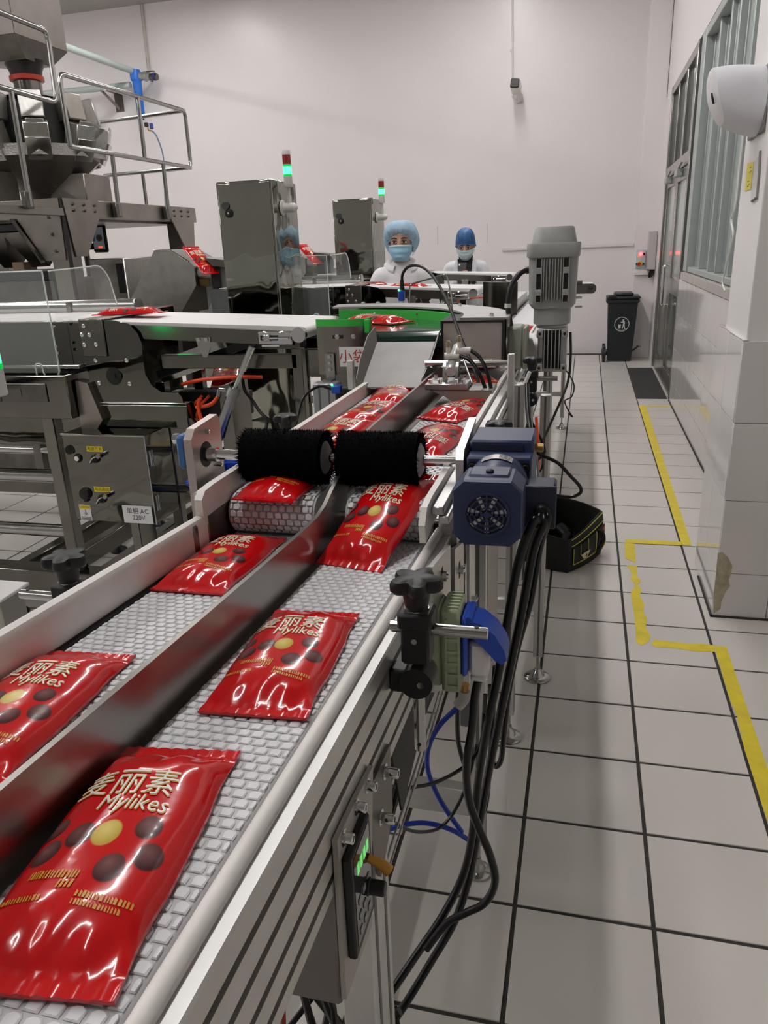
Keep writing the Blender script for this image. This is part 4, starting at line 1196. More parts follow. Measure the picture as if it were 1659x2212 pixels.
def stack_light(loc, label, sc=1.0, arm=None):
    x, y, z = loc
    t = thing('stack_light', label, 'signal light', loc)
    r = 0.0225 * sc
    obj('base', MB().lathe([(r * 0.9, 0), (r, 0.004), (r, 0.052 * sc)], (x, y, z), (0, 0, 1), 24), OFFWHITE, t)
    gz = z + 0.052 * sc
    gl = obj('green_lens', MB().lathe([(r * 0.98, 0.010 * sc), (r * 0.98, 0.05 * sc)], (x, y, gz), (0, 0, 1), 24), GREENL, t)
    obj('green_rim', MB().lathe([(r, 0), (r, 0.011 * sc)], (x, y, gz), (0, 0, 1), 24).lathe([(r, 0), (r, 0.010 * sc)], (x, y, gz + 0.049 * sc), (0, 0, 1), 24), GREENL2, t)
    obj('red_lens', MB().lathe([(r * 0.98, 0), (r * 0.98, 0.046 * sc)], (x, y, gz + 0.059 * sc), (0, 0, 1), 24), REDL, t)
    obj('cap', MB().lathe([(r, 0), (r, 0.018 * sc), (r * 0.9, 0.022 * sc), (0, 0.023 * sc)], (x, y, gz + 0.105 * sc), (0, 0, 1), 24), OFFWHITE, t)
    if arm:
        obj('stem', MB().cyl((x, y, z), (x, y, z - 0.085 * sc), 0.008 * sc, n=14).cyl((x, y, z - 0.04 * sc), (x, y, z - 0.085 * sc), 0.012 * sc, n=14), OFFWHITE, t)
        obj('wall_mount', MB().cyl((x + 0.018, y, z - 0.10 * sc), (arm, y, z - 0.10 * sc), 0.024 * sc, n=22).sphere((x + 0.018, y, z - 0.10 * sc), 0.024 * sc, 16, 10).lathe([(0.040 * sc, 0), (0.040 * sc, 0.006), (0.03 * sc, 0.012)], (arm, y, z - 0.10 * sc), (1, 0, 0), 24), OFFWHITE, t)
    return t

def tower(y, label, slab):
    x0, x1, z0, z1 = -1.915, -1.60, 0.0, 1.955
    t = thing('machine_tower', label, 'machine', ((x0 + x1) / 2, y, z0))
    obj('cabinet', MB().bb(x0, x1, y, y + 0.36, 0.28, z1, 0.006), MIRROR, t)
    obj('plinth', MB().bb(x0 + 0.03, x1 - 0.03, y + 0.03, y + 0.33, 0.0, 0.28, 0.004), DULL, t)
    obj('door_panel', MB().bb(x0 + 0.012, x1 - 0.012, y - 0.006, y - 0.0005, 1.0, z1 - 0.012, 0.002), MIRROR, t)
    lk = obj('lock', MB().lathe([(0.023, 0), (0.023, 0.006), (0.014, 0.008), (0.014, 0.012)], (x0 + 0.065, y - 0.006, 1.80), (0, -1, 0), 22), BLACK, t)
    obj('lock_flap', MB().lathe([(0.022, 0), (0.022, 0.003)], (x0 + 0.05, y - 0.008, 1.838), (0, -1, 0.3), 18).bar((x0 + 0.05, y - 0.008, 1.838), (x0 + 0.065, y - 0.008, 1.80), 0.008, 0.003), BLACK, lk)
    obj('lock_core', MB().cyl((x0 + 0.065, y - 0.018, 1.80), (x0 + 0.065, y - 0.019, 1.80), 0.006, n=12), CHROME, lk)
    stack_light((x1 + 0.048, y + 0.12, 1.918), slab, arm=x1 + 0.003)
    return t

def packing_line(k, yf, xe):
    """k-th line, front edge of its belt at y = yf, belt ends at x = xe"""
    W = 0.40
    nm = LINE_OF[k]
    # ---- discharge belt
    d = thing('discharge_conveyor', ('white flat belt conveyor feeding the green curve', 'white flat belt conveyor ending at the curved guide plate', 'white flat belt conveyor running in front of the worker with the phone')[k], 'conveyor', (-1.3, yf + 0.2, 0))
    za, zb = 1.383, 1.383 - 0.033 * (xe + 1.80 - (0.42 if k else 0.0)) / 0.86
    dx = 0.42 if k else 0.0
    xa = -1.80 + dx
    P = []
    n = 8
    rr = 0.022
    # belt outline in x-z, rounded end
    top = [(xa, za), (xe - rr, zb)]
    arc = [(xe - rr + rr * math.sin(math.pi * i / n), zb - rr + rr * math.cos(math.pi * i / n)) for i in range(n + 1)]
    outline = [(xa, za)] + arc + [(xa, za - 2 * rr)]
    obj('belt', MB().prism([(x, yf, z) for x, z in outline], (0, W, 0)), BELTW, d)
    for yy in (yf - 0.022, yf + W + 0.002):
        sr = obj('side_rail', MB().prism([(xa + 0.15, yy, za - 0.014 + 0.0), (xe - 0.05, yy, zb - 0.014), (xe - 0.05, yy, zb - 0.062), (xa + 0.15, yy, za - 0.062)], (0, 0.02, 0)), STEEL, d)
    obj('roller_plate', MB().bb(xe - 0.175, xe - 0.05, yf - 0.030, yf - 0.022, zb - 0.058, zb - 0.012, 0.004).cyl((xe - 0.026, yf - 0.026, zb - 0.026), (xe - 0.026, yf - 0.004, zb - 0.026), 0.026, n=24), CHROME, d)
    obj('tension_slot', MB().bb(xe - 0.165, xe - 0.10, yf - 0.034, yf - 0.030, zb - 0.043, zb - 0.025, 0.001), DARKGAP, d)
    obj('tension_screw', MB().cyl((xe - 0.155, yf - 0.036, zb - 0.034), (xe - 0.06, yf - 0.036, zb - 0.034), 0.004, n=8).bb(xe - 0.15, xe - 0.128, yf - 0.042, yf - 0.032, zb - 0.046, zb - 0.022, 0.002), CHROME, d)
    hb = obj('hinge_bracket', MB().prism([(xe - 0.42, yf - 0.026, zb - 0.03), (xe - 0.36, yf - 0.026, zb - 0.03), (xe - 0.365, yf - 0.026, zb - 0.07), (xe - 0.38, yf - 0.026, zb - 0.10), (xe - 0.395, yf - 0.026, zb - 0.10), (xe - 0.41, yf - 0.026, zb - 0.07)], (0, 0.004, 0)), TUBESTEEL, d)
    for x in (xe - 0.405, xe - 0.375):
        s = MB()
        bolt(s, (x, yf - 0.026, zb - 0.038), (0, -1, 0), 0.007, 0.005)
        obj('bolt', s, CHROME, hb)
    if k < 2:
        p_up, p_mid, p_lo = Vector((xe - 0.20, yf - 0.03, zb - 0.065)), Vector((xe - 0.275, yf - 0.05, zb - 0.21)), Vector((xe - 0.37, yf - 0.07, zb - 0.42))
        st = obj('strut_barrel', MB().cyl(p_mid, p_lo, 0.020, n=22).cyl(p_mid + (p_up - p_mid) * 0.02, p_mid - (p_up - p_mid) * 0.2, 0.024, n=22), mat('strut_steel', (0.48, 0.48, 0.50), 0.28, 1.0), d)
        obj('strut_rod', MB().cyl(p_up, p_mid, 0.009, n=16).cyl(p_up, p_up + (p_mid - p_up) * 0.55, 0.013, n=16), CHROME, st)
        obj('elbow_fitting', MB().cyl(p_mid + Vector((-0.02, 0, -0.005)), p_mid + Vector((-0.055, -0.01, 0.0)), 0.008, n=12).cyl(p_mid + Vector((-0.055, -0.01, 0.0)), p_mid + Vector((-0.06, -0.015, -0.025)), 0.008, n=12), TUBESTEEL, st)
        obj('air_tube', MB().tube(curve([p_mid + Vector((-0.06, -0.015, -0.025)), p_mid + Vector((-0.085, -0.02, -0.05)), p_mid + Vector((-0.125, -0.02, -0.062)), p_mid + Vector((-0.15, -0.02, -0.065))], 6), 0.007, 10)
            .tube(curve([p_mid + Vector((-0.125, -0.03, -0.03)), p_mid + Vector((-0.135, -0.03, -0.06)), p_mid + Vector((-0.125, -0.04, -0.10)), p_mid + Vector((-0.115, -0.04, -0.14))], 6), 0.007, 10), ORANGE, st)
        obj('strut_stand', MB().prism([(xe - 0.33, yf - 0.06, zb - 0.20), (xe - 0.29, yf - 0.06, zb - 0.19), (xe - 0.27, yf - 0.06, 0.1), (xe - 0.36, yf - 0.06, 0.1)], (0, 0.16, 0)), STEEL, d)
    # inner bay under the belt: slanted return conveyor and manifold
    rb_ = obj('return_frame', MB().bar((xa + 0.25, yf + 0.06, 1.21), (xe - 0.35, yf + 0.06, 1.29), 0.02, 0.035), TUBESTEEL, d)
    obj('return_rail', MB().bar((xa + 0.25, yf + 0.06, 1.15), (xe - 0.35, yf + 0.06, 1.235), 0.02, 0.018), TUBESTEEL, d)
    obj('return_frame', MB().bar((xa + 0.25, yf + 0.34, 1.21), (xe - 0.35, yf + 0.34, 1.29), 0.02, 0.035), TUBESTEEL, d)
    obj('return_bed', MB().bar((xa + 0.22, yf + 0.2, 1.17), (xe - 0.35, yf + 0.2, 1.26), 0.26, 0.03), DARKGAP, d)
    obj('manifold', MB().bb(xa + 0.25, xe - 0.30, yf + 0.1, yf + 0.16, 1.075, 1.10, 0.003).bb(xa + 0.30, xa + 0.55, yf + 0.08, yf + 0.2, 1.0, 1.07, 0.004), BLACK, d)
    for q, (x, z) in enumerate(((xa + 0.40, 1.09), (xa + 0.43, 1.09))):
        obj('air_tube', MB().tube(curve([(x, yf + 0.07, z), (x - 0.02, yf + 0.03, z - 0.03), (x - 0.035, yf + 0.02, z - 0.07), (x - 0.03, yf + 0.05, z - 0.1)], 6), 0.006, 8), ORANGE, d)
    obj('air_tube', MB().tube(curve([(xa + 0.34, yf + 0.04, 1.14), (xa + 0.45, yf + 0.0, 1.165), (xa + 0.58, yf - 0.005, 1.175), (xa + 0.68, yf + 0.01, 1.172)], 6), 0.007, 8), ORANGE, d)
    for (x, z0) in ((xe - (0.14 if k else 0.06), 1.27), (xe - 0.62, 1.15)):
        for y in (yf + 0.05, yf + W - 0.05):
            obj('leg', MB().bb(x - 0.02, x + 0.02, y - 0.02, y + 0.02, 0.03, z0, 0.002), STEEL, d)
            obj('foot_pad', MB().cyl((x, y, 0), (x, y, 0.03), 0.03, 0.02, n=16), BLACK, d)
    for yy, z in ((yf + 0.05, 0.72), (yf + W - 0.05, 0.80)):
        obj('cross_tube', MB().cyl((xe - 0.6, yy, z), (xe - 0.06, yy, z), 0.018, n=14), TUBESTEEL, d)
    for z in (0.50, 1.20):
        obj('cross_beam', MB().bb(xe - 0.6, xe - 0.06, yf + 0.03, yf + 0.07, z, z + 0.05, 0.002), STEEL, d)

    # ---- the packing machine proper
    m = thing('packing_machine', 'stainless flow-wrapping machine with clear hood, ' + nm, 'machine', (-2.6, yf + 0.4, 0))
    XL = -4.6 if k == 0 else -2.70
    HL = max(-2.9, XL)
    obj('infeed_belt', MB().bb(XL, -1.81, yf, yf + W, 1.352, 1.386, 0.004), BELTW, m)
    obj('belt_cover', MB().bb(XL, -1.815, yf - 0.02, yf - 0.004, 1.205, 1.380, 0.003), MIRROR2, m)
    obj('cover_trim', MB().bb(XL, -1.815, yf - 0.024, yf - 0.0, 1.380, 1.386, 0.001).bb(XL, -1.83, yf - 0.05, yf - 0.02, 1.213, 1.226, 0.002), TUBESTEEL, m)
    tp = obj('transfer_plate', MB().prism([(-1.805, yf - 0.035, 1.392), (-1.708, yf - 0.035, 1.388), (-1.66, yf - 0.035, 1.384), (-1.606, yf - 0.035, 1.372), (-1.574, yf - 0.035, 1.34), (-1.562, yf - 0.035, 1.302), (-1.566, yf - 0.035, 1.24), (-1.565, yf - 0.035, 1.19), (-1.545, yf - 0.035, 1.148), (-1.51, yf - 0.035, 1.124), (-1.445, yf - 0.035, 1.120), (-1.428, yf - 0.035, 1.108), (-1.425, yf - 0.035, 1.079), (-1.795, yf - 0.035, 1.079), (-1.815, yf - 0.035, 1.27)], (0, 0.006, 0)), MIRROR2, m)
    obj('plate_fold', MB().bb(-1.808, -1.708, yf - 0.043, yf - 0.035, 1.255, 1.392, 0.003), DULL, tp)
    for (x, z) in ((-1.785, 1.368), (-1.798, 1.337), (-1.766, 1.336), (-1.795, 1.30), (-1.745, 1.301), (-1.764, 1.241), (-1.765, 1.156), (-1.635, 1.154), (-1.633, 1.241)):
        s = MB()
        s.lathe([(0.009, 0), (0.008, 0.004), (0.004, 0.006), (0, 0.006)], (x, yf - 0.043 if z > 1.26 else yf - 0.035, z), (0, -1, 0), 12)
        obj('screw', s, CHROME, tp)
    obj('sensor_hole', MB().cyl((-1.697, yf - 0.0352, 1.182), (-1.697, yf - 0.0362, 1.182), 0.033, n=28), DARKGAP, tp)
    obj('sensor_ring', MB().lathe([(0.017, 0), (0.017, 0.004), (0.011, 0.004), (0.011, 0.001)], (-1.680, yf - 0.0362, 1.184), (0, -1, 0), 20), BLACK, tp)
    obj('transfer_bridge', MB().bb(-1.81, -1.72, yf - 0.035, yf + W, 1.387, 1.392, 0.001), BRUSHED, m)
    # round bar behind the belt
    obj('round_bar', MB().cyl((XL, yf + W + 0.02, 1.405), (-1.83, yf + W + 0.02, 1.405), 0.031, n=28).lathe([(0.033, 0), (0.035, 0.004), (0.035, 0.010)], (-1.842, yf + W + 0.02, 1.405), (1, 0, 0), 28), TUBESTEEL, m)
    for x in ((-2.15, -3.0) if k == 0 else (-2.15,)):
        obj('bar_bracket', MB().bb(x - 0.01, x + 0.01, yf + W - 0.02, yf + W, 1.386, 1.43, 0.002), STEEL, m)
    # clear hood: front panel, sloping top, end panel, each a sheet with bright edges
    hx = -1.905
    h = obj('hood_front', MB().bb(HL, hx, yf - 0.068, yf - 0.064, 1.20, 1.565), ACRYL, m)
    obj('hood_top', MB().bb(HL, hx, yf - 0.066, yf + 0.30, 1.565, 1.569), ACRYL, m)
    obj('hood_end', MB().prism([(hx + 0.02, yf - 0.06, 1.39), (hx + 0.02, yf - 0.06, 1.565), (hx + 0.02, yf + 0.26, 1.575), (hx + 0.02, yf + 0.30, 1.54), (hx + 0.02, yf + 0.34, 1.42), (hx + 0.02, yf + 0.34, 1.40)], (0.004, 0, 0)), ACRYL, m)
    e = MB()
    e.tube(bend([(hx, yf - 0.066, 1.205), (hx, yf - 0.066, 1.565)], 0.01), 0.003, 6)
    e.tube([(HL, yf - 0.066, 1.567), (hx, yf - 0.066, 1.567)], 0.003, 6)
    e.tube(bend([(hx + 0.022, yf - 0.06, 1.565), (hx + 0.022, yf + 0.26, 1.575), (hx + 0.022, yf + 0.31, 1.53), (hx + 0.022, yf + 0.34, 1.42)], 0.05), 0.0028, 6)
    e.tube(bend([(hx - 0.1, yf - 0.07, 1.19), (hx - 0.1, yf - 0.07, 1.235), (hx - 0.07, yf - 0.07, 1.235), (hx - 0.07, yf - 0.07, 1.19), (hx - 0.0, yf - 0.07, 1.19), (hx, yf - 0.066, 1.25)], 0.02), 0.003, 6)
    obj('hood_edge', e, ACEDGE, m)
    for z in (1.37, 1.30, 1.275):
        s = MB()
        bolt(s, (hx + 0.012, yf - 0.068, z), (0, -1, 0), 0.006, 0.008)
        obj('screw', s, CHROME, m)
    # lower cabinet body
    obj('gear_housing', MB().bb(XL, -1.86, yf - 0.10, yf + 0.35, 1.03, 1.195, 0.004), STEEL, m)
    obj('housing_panel', MB().bb(XL, -1.95, yf - 0.106, yf - 0.1005, 1.095, 1.165, 0.002).bb(-2.10, -2.06, yf - 0.108, yf - 0.106, 1.115, 1.145), DULL, m)
    obj('side_brace', MB().prism([(-1.85, yf - 0.06, 1.17), (-1.80, yf - 0.06, 1.16), (-1.76, yf - 0.06, 1.02), (-1.80, yf - 0.06, 0.97), (-1.86, yf - 0.06, 0.98)], (0, 0.05, 0)), GANTRY, m)
    tr = obj('upper_tray', MB().bb(-1.79, -1.415, yf - 0.03, yf + 0.32, 0.985, 1.078, 0.004), MIRROR2, m)
    obj('tray_edge', MB().tube([(-1.80, yf - 0.034, 1.081), (-1.41, yf - 0.034, 1.081)], 0.004, 8).tube([(-1.80, yf - 0.036, 1.072), (-1.41, yf - 0.036, 1.072)], 0.003, 8), TUBESTEEL, tr)
    # switch cabinet
    x0, x1, y0, y1, z0, z1 = -1.885, -1.535, yf - 0.15, yf + 0.22, 0.640, 0.985
    cb = obj('switch_cabinet', MB().bb(x0, x1, y0, y1, z0, z1, 0.004), MIRROR2, m)
    obj('cabinet_trim', MB().tube([(x0, y0 - 0.001, z1 - 0.002), (x1, y0 - 0.001, z1 - 0.002)], 0.0035, 8).tube([(x1, y0, z0), (x1, y0, z1)], 0.0025, 8), TUBESTEEL, cb)
    for z in (z0 + 0.08, z1 - 0.09):
        obj('hinge', MB().bb(x1 - 0.001, x1 + 0.004, y0 + 0.012, y0 + 0.03, z - 0.03, z + 0.03, 0.001).cyl((x1 + 0.005, y0 + 0.03, z - 0.03), (x1 + 0.005, y0 + 0.03, z + 0.03), 0.004, n=10), TUBESTEEL, cb)
    if k == 0:
        def lever(x, z):
            sw = obj('rotary_switch', MB().lathe([(0.017, 0), (0.017, 0.006), (0.014, 0.012)], (x, y0, z), (0, -1, 0), 20).bar((x - 0.018, y0 - 0.018, z - 0.014), (x + 0.016, y0 - 0.018, z + 0.010), 0.012, 0.012, 0.003), BLACK, cb)
            obj('switch_flap', MB().lathe([(0.010, 0), (0.010, 0.02), (0.007, 0.026)], (x + 0.02, y0 - 0.01, z + 0.012), (0.5, -0.8, 0.2), 16), CHROME, sw)
            obj('switch_flap_edge', MB().tube([(x - 0.012, y0 - 0.026, z - 0.012), (x + 0.002, y0 - 0.027, z + 0.006), (x + 0.014, y0 - 0.026, z + 0.012)], 0.0022, 6), OFFWHITE, sw)
        lever(-1.752, 0.893)
        lever(-1.752, 0.735)
        lk = obj('lock', MB().lathe([(0.017, 0), (0.017, 0.004), (0.013, 0.010)], (-1.828, y0, 0.893), (0, -1, 0), 22), BLACK, cb)
        obj('lock_core', MB().cyl((-1.828, y0 - 0.0102, 0.893), (-1.828, y0 - 0.0112, 0.893), 0.010, n=16), CHROME, lk)
        obj('lock_flap', MB().lathe([(0.017, 0), (0.017, 0.004)], (-1.855, y0 - 0.004, 0.925), (0.3, -1, 0.2), 18), BLACK, lk)
        obj('plug_cap', MB().lathe([(0.025, 0), (0.025, 0.004), (0.021, 0.014), (0.0, 0.016)], (-1.822, y0, 0.752), (0, -1, 0), 10).bb(-1.830, -1.814, y0 - 0.01, y0, 0.722, 0.735), BLACK, cb)
        for (x, z, s_) in ((-1.750, 0.930, '电源开关'), (-1.747, 0.772, '电机启动')):
            lb = obj('yellow_label', MB().bb(x - 0.034, x + 0.034, y0 - 0.0016, y0 - 0.0004, z - 0.0105, z + 0.0105), YELLOW, cb)
            obj('label_print', text_mb(s_, 0.0158, (x, y0 - 0.0017, z), (1, 0, 0), (0, 0, 1), 0.0003), INK, lb)
        lb = obj('white_label', MB().bb(-1.672, -1.548, y0 - 0.0022, y0 - 0.0006, 0.642, 0.712), PAPER, cb)
        obj('label_print', text_mb('单相 AC', 0.026, (-1.608, y0 - 0.0023, 0.690), (1, 0, 0), (0, 0, 1), 0.0003), INK, lb)
        obj('label_print', text_mb('220V', 0.026, (-1.606, y0 - 0.0023, 0.664), (1, 0, 0), (0, 0, 1), 0.0003), INK, lb)
        lb = obj('caution_sticker', MB().bb(-1.862, -1.812, y0 - 0.0018, y0 - 0.0005, 0.642, 0.706), PAPER, cb)
        obj('sticker_band', MB().bb(-1.860, -1.814, y0 - 0.0022, y0 - 0.0017, 0.690, 0.704), YELLOW, lb)
        obj('sticker_print', text_mb('CAUTION', 0.0085, (-1.834, y0 - 0.0023, 0.697), (1, 0, 0), (0, 0, 1), 0.0003), INK, lb)
        sp = MB()
        sp.bb(-1.8365, -1.8345, y0 - 0.0023, y0 - 0.0017, 0.674, 0.688)
        for i_, w_ in enumerate((0.009, 0.006, 0.003)):
            sp.bb(-1.8355 - w_, -1.8355 + w_, y0 - 0.0023, y0 - 0.0017, 0.672 - i_ * 0.0035, 0.6735 - i_ * 0.0035)
        for i_ in range(3):
            sp.bb(-1.858, -1.816, y0 - 0.0023, y0 - 0.0017, 0.6455 + i_ * 0.0048, 0.6475 + i_ * 0.0048)
        obj('sticker_symbol', sp, INK, lb, kind='stuff')
        obj('cabinet_stand', MB().bb(-1.74, -1.70, yf - 0.02, yf + 0.10, 0.26, 0.64, 0.003), STEEL, m)
    else:
        obj('cabinet_stand', MB().bb(-1.74, -1.70, yf - 0.02, yf + 0.10, 0.0, 0.64, 0.003), STEEL, m)
    # frame of square tube
    yF, yB = yf + 0.21, yf + (1.55 if k == 0 else 1.30)
    def tube_sq(name, p0, p1, w_=0.06):
        return obj(name, MB().bar(p0, p1, w_, w_, 0.004), TUBESTEEL if name == 'beam' else STEEL, m)
    for x in (-2.20, -3.4 if k == 0 else -2.65):
        for y in (yF, yB):
            lg = tube_sq('leg', (x, y, 0.255), (x, y, 1.03))
    obj('beam', MB().bb(XL, -1.45, yF - 0.05, yF + 0.05, 0.155, 0.255, 0.004), STEEL, m)
    obj('beam', MB().bb(XL, -2.0, yB - 0.05, yB + 0.05, 0.155, 0.255, 0.004), STEEL, m)
    for x in (-2.10, -2.36, -2.55):
        obj('beam', MB().bb(x - 0.03, x + 0.03, yF + 0.05, yB - 0.05, 0.16, 0.25, 0.004), STEEL, m)
    for z in (0.44, 0.70):
        for y in (yF, yB):
            obj('tie_rod', MB().cyl((XL, y, z), (-2.20, y, z), 0.030, n=18), TUBESTEEL, m)
    obj('beam', MB().bb(XL, -1.9, yF - 0.03, yF + 0.03, 0.985, 1.028, 0.004), STEEL, m)
    for (x, y) in ((-2.585, yF), (-2.545, yF + 0.80), (-2.55, yB - 0.1), (-1.55, yF)):
        ft = MB()
        ft.lathe([(0.048, 0), (0.050, 0.006), (0.042, 0.018), (0.020, 0.028), (0.016, 0.034)], (x, y, 0), (0, 0, 1), 22)
        f_ = obj('foot', ft, BLACK, m)
        obj('foot_screw', MB().cyl((x, y, 0.03), (x, y, 0.157), 0.011, n=12).cyl((x, y, 0.03), (x, y, 0.04), 0.018, n=6), DULL, f_)
    # rear cabinet with forming section
    obj('rear_cabinet', MB().bb(-3.2, -2.05, yf + 0.55, yf + 1.1, 0.75, 1.36, 0.006), BRUSHED if k else MIRROR2, m)
    m.location.x += dx

packing_line(0, 2.55, -0.93)
packing_line(1, 4.55, -0.60)
packing_line(2, 6.55, -0.58)
tower(4.00, 'tall mirror-polished machine tower beside the triangular steel hopper', 'taller-looking signal light, lit green, on the tower by the triangular hopper')
tower(6.00, 'tall mirror-polished machine tower right beside the worker in the pale blue cap', 'signal light, lit green, on the tower beside the worker in the pale blue cap')
sl_ = stack_light((-1.782, 2.00, 1.205), 'signal light glowing green beside the clear hood, its base pale', sc=1.6)
obj('arm', MB().bar((-1.782, 2.0, 1.20), (-2.2, 2.43, 1.15), 0.03, 0.03, 0.003), STEEL, sl_)

# inclined steel hoppers that lift the bags (second and third line)
def bag_hopper(y, label, full):
    t = thing('steel_hopper', label, 'hopper', (-2.6, y, 1.2))
    pts = [(-2.87, 1.25), (-2.585, 1.637), (-2.475, 1.633), (-2.375, 1.575), (-2.33, 1.535), (-2.33, 1.42), (-2.40, 1.33), (-2.46, 1.25)]
    obj('body', MB().prism([(x, y, z) for x, z in pts], (0, 0.38, 0)), BRUSHED, t)
    obj('edge_fold', MB().tube([(-2.585, y - 0.002, 1.637), (-2.475, y - 0.002, 1.633), (-2.36, y - 0.002, 1.56)], 0.005, 8), TUBESTEEL, t)
    obj('stand', MB().bb(-2.8, -2.5, y + 0.05, y + 0.33, 0.9, 1.25, 0.004), DULL, t)
    obj('roller', MB().cyl((-2.325, y + 0.06, 1.50), (-2.235, y + 0.06, 1.50), 0.036, n=26), BELTW, t)
    obj('brass_housing', MB().bb(-2.33, -2.25, y + 0.03, y + 0.3, 1.41, 1.462, 0.006), mat('brass_brown', (0.20, 0.13, 0.06), 0.35, 1.0), t)
    obj('end_block', MB().bb(-2.235, -2.17, y + 0.02, y + 0.3, 1.40, 1.56, 0.004), DARKGAP, t)
    obj('top_flap', MB().prism([(-2.25, y - 0.01, 1.58), (-2.10, y - 0.01, 1.56), (-2.08, y - 0.01, 1.52), (-2.20, y - 0.01, 1.53)], (0, 0.25, 0)), STEEL, t)
    return t
bag_hopper(4.45, 'triangular grey steel hopper beside the nearer mirror tower, red bag on top', True)
bag_hopper(6.45, 'small triangular steel hopper showing between the two mirror towers', True)

# ================================================================ GANTRY WITH MULTIHEAD WEIGHER
X0 = -3.48
ga = thing('steel_gantry', 'brown-grey steel platform on bolted posts carrying the weigher', 'platform', (-4.3, 5.5, 0))
for (x) in (X0, -5.35):
    obj('side_beam', MB().bb(x - 0.07, x, 4.86, 6.74, 1.878, 2.0, 0.004), GANTRY, ga)
    for y0 in (4.85, 6.50):
        pst = obj('post', MB().bb(x - 0.14, x, y0, y0 + 0.14, 0.0, 1.88, 0.004), GANTRY, ga)
    for y0, sg in ((4.86, 1), (6.74, -1)):
        xs = x + 0.004
        g_ = obj('gusset', MB().prism([(xs, y0, 2.0), (xs, y0 + sg * 0.42, 2.0), (xs, y0 + sg * 0.42, 1.90), (xs, y0 + sg * 0.19, 1.62), (xs, y0 + sg * 0.06, 1.62)], (0.008, 0, 0)), GANTRY, ga)
        for i in range(3):
            for z in (1.965, 1.925):
                s = MB()
                bolt(s, (xs + 0.008, y0 + sg * (0.11 + i * 0.125), z), (1, 0, 0), 0.012, 0.008)
                obj('bolt', s, DULL, g_)
for y in (4.86, 6.74):
    obj('front_beam', MB().bb(-5.35, X0, y - 0.01, y + 0.06, 1.878, 2.0, 0.004), GANTRY, ga)
g_ = obj('gusset', MB().prism([(X0 - 0.005, 4.838, 2.0), (X0 - 0.34, 4.838, 2.0), (X0 - 0.36, 4.838, 1.89), (X0 - 0.18, 4.838, 1.60), (X0 - 0.02, 4.838, 1.60)], (0, 0.010, 0)), GANTRY, ga)
for (x, z) in ((X0 - 0.10, 1.88), (X0 - 0.095, 1.77), (X0 - 0.085, 1.66)):
    s = MB()
    bolt(s, (x, 4.838, z), (0, -1, 0), 0.012, 0.008)
    obj('bolt', s, DULL, g_)
obj('gusset_flange', MB().bar((X0 - 0.375, 4.82, 1.88), (X0 - 0.185, 4.82, 1.585), 0.05, 0.012), STEEL, g_)
obj('deck', MB().bb(-5.35, X0 - 0.07, 4.9, 6.7, 1.86, 1.878), DULL, ga)
obj('corner_angle', MB().bb(X0 - 0.002, X0 + 0.006, 4.84, 4.875, 1.3, 2.0), DARKGAP, ga)
obj('under_shelf', MB().bb(-5.2, X0 - 0.25, 4.87, 5.2, 1.81, 1.85), BLACK, ga)
# railings
def rail_panel(label, pts_loops, posts):
    t = thing('guard_railing', label, 'railing', pts_loops[0][0])
    for lp_ in pts_loops:
        obj('rail', MB().tube(bend(lp_, 0.06, 5), 0.0165, 12), TUBESTEEL, t)
    for (a, b) in posts:
        obj('post', MB().tube([a, b], 0.0165, 12), TUBESTEEL, t)
        obj('post_clamp', MB().bb(b[0] - 0.02, b[0] + 0.012, b[1] - 0.05, b[1] + 0.025, b[2] - 0.012, b[2] + 0.09, 0.003), DULL, t)
    return t
XR = X0 + 0.03
rail_panel('bent steel tube railing along the platform edge with a rounded far corner',
           [[(XR, 5.02, 2.33), (XR, 5.02, 2.772), (XR, 6.75, 2.785), (XR, 6.75, 2.332), (XR, 5.02, 2.33)],
            [(XR, 6.75, 2.785), (-4.35, 6.78, 2.76)], [(XR, 6.75, 2.332), (-4.35, 6.78, 2.32)]],
           [((XR, 5.52, 2.33), (XR, 5.50, 1.90)), ((XR, 6.26, 2.33), (XR, 6.25, 1.90)), ((-3.95, 6.77, 2.32), (-3.95, 6.77, 1.90))])
rail_panel('higher bent steel tube railing in front of the weigher, its end rounded',
           [[(XR, 3.2, 3.02), (XR, 4.97, 3.002), (XR, 4.95, 2.585), (XR, 3.2, 2.61)]],
           [((XR, 4.51, 2.585), (XR, 4.50, 1.93))])
obj('outrigger', MB().bb(X0 - 0.05, X0 + 0.01, 3.2, 4.86, 1.885, 1.935, 0.003), GANTRY, ga)
tag(obj('mid_stay', MB().tube([(XR, 5.98, 2.34), (XR, 5.99, 2.78)], 0.0165, 12), TUBESTEEL), 'single upright steel tube between the two rails of the longer railing', 'tube')

# weigher
wx, wy = -4.16, 5.65
wg = thing('multihead_weigher', 'multihead weigher of dark drives and steel buckets under a feed funnel', 'weigher', (wx, wy, 2.0))
DIM = mat('dimpled_steel', (0.42, 0.40, 0.38), 0.28, 1.0, bump=0.9, bscale=75, vary=0.08, vscale=9)
obj('discharge_cone', MB().lathe([(0.10, 0), (0.12, 0.02), (0.44, 0.28), (0.50, 0.30), (0.50, 0.38)], (wx, wy, 2.03), (0, 0, 1), 10), DIM, wg)
obj('base_box', MB().bb(-5.0, wx - 0.02, 5.02, 5.36, 2.0, 2.235, 0.006).bb(wx + 0.10, wx + 0.42, 5.55, 5.9, 2.0, 2.22, 0.006), GANTRY, wg)
lb = obj('blue_badge', MB().bb(-4.75, wx - 0.155, 5.012, 5.0195, 2.06, 2.135, 0.002), mat('badge_blue', (0.02, 0.17, 0.55), 0.4), wg)
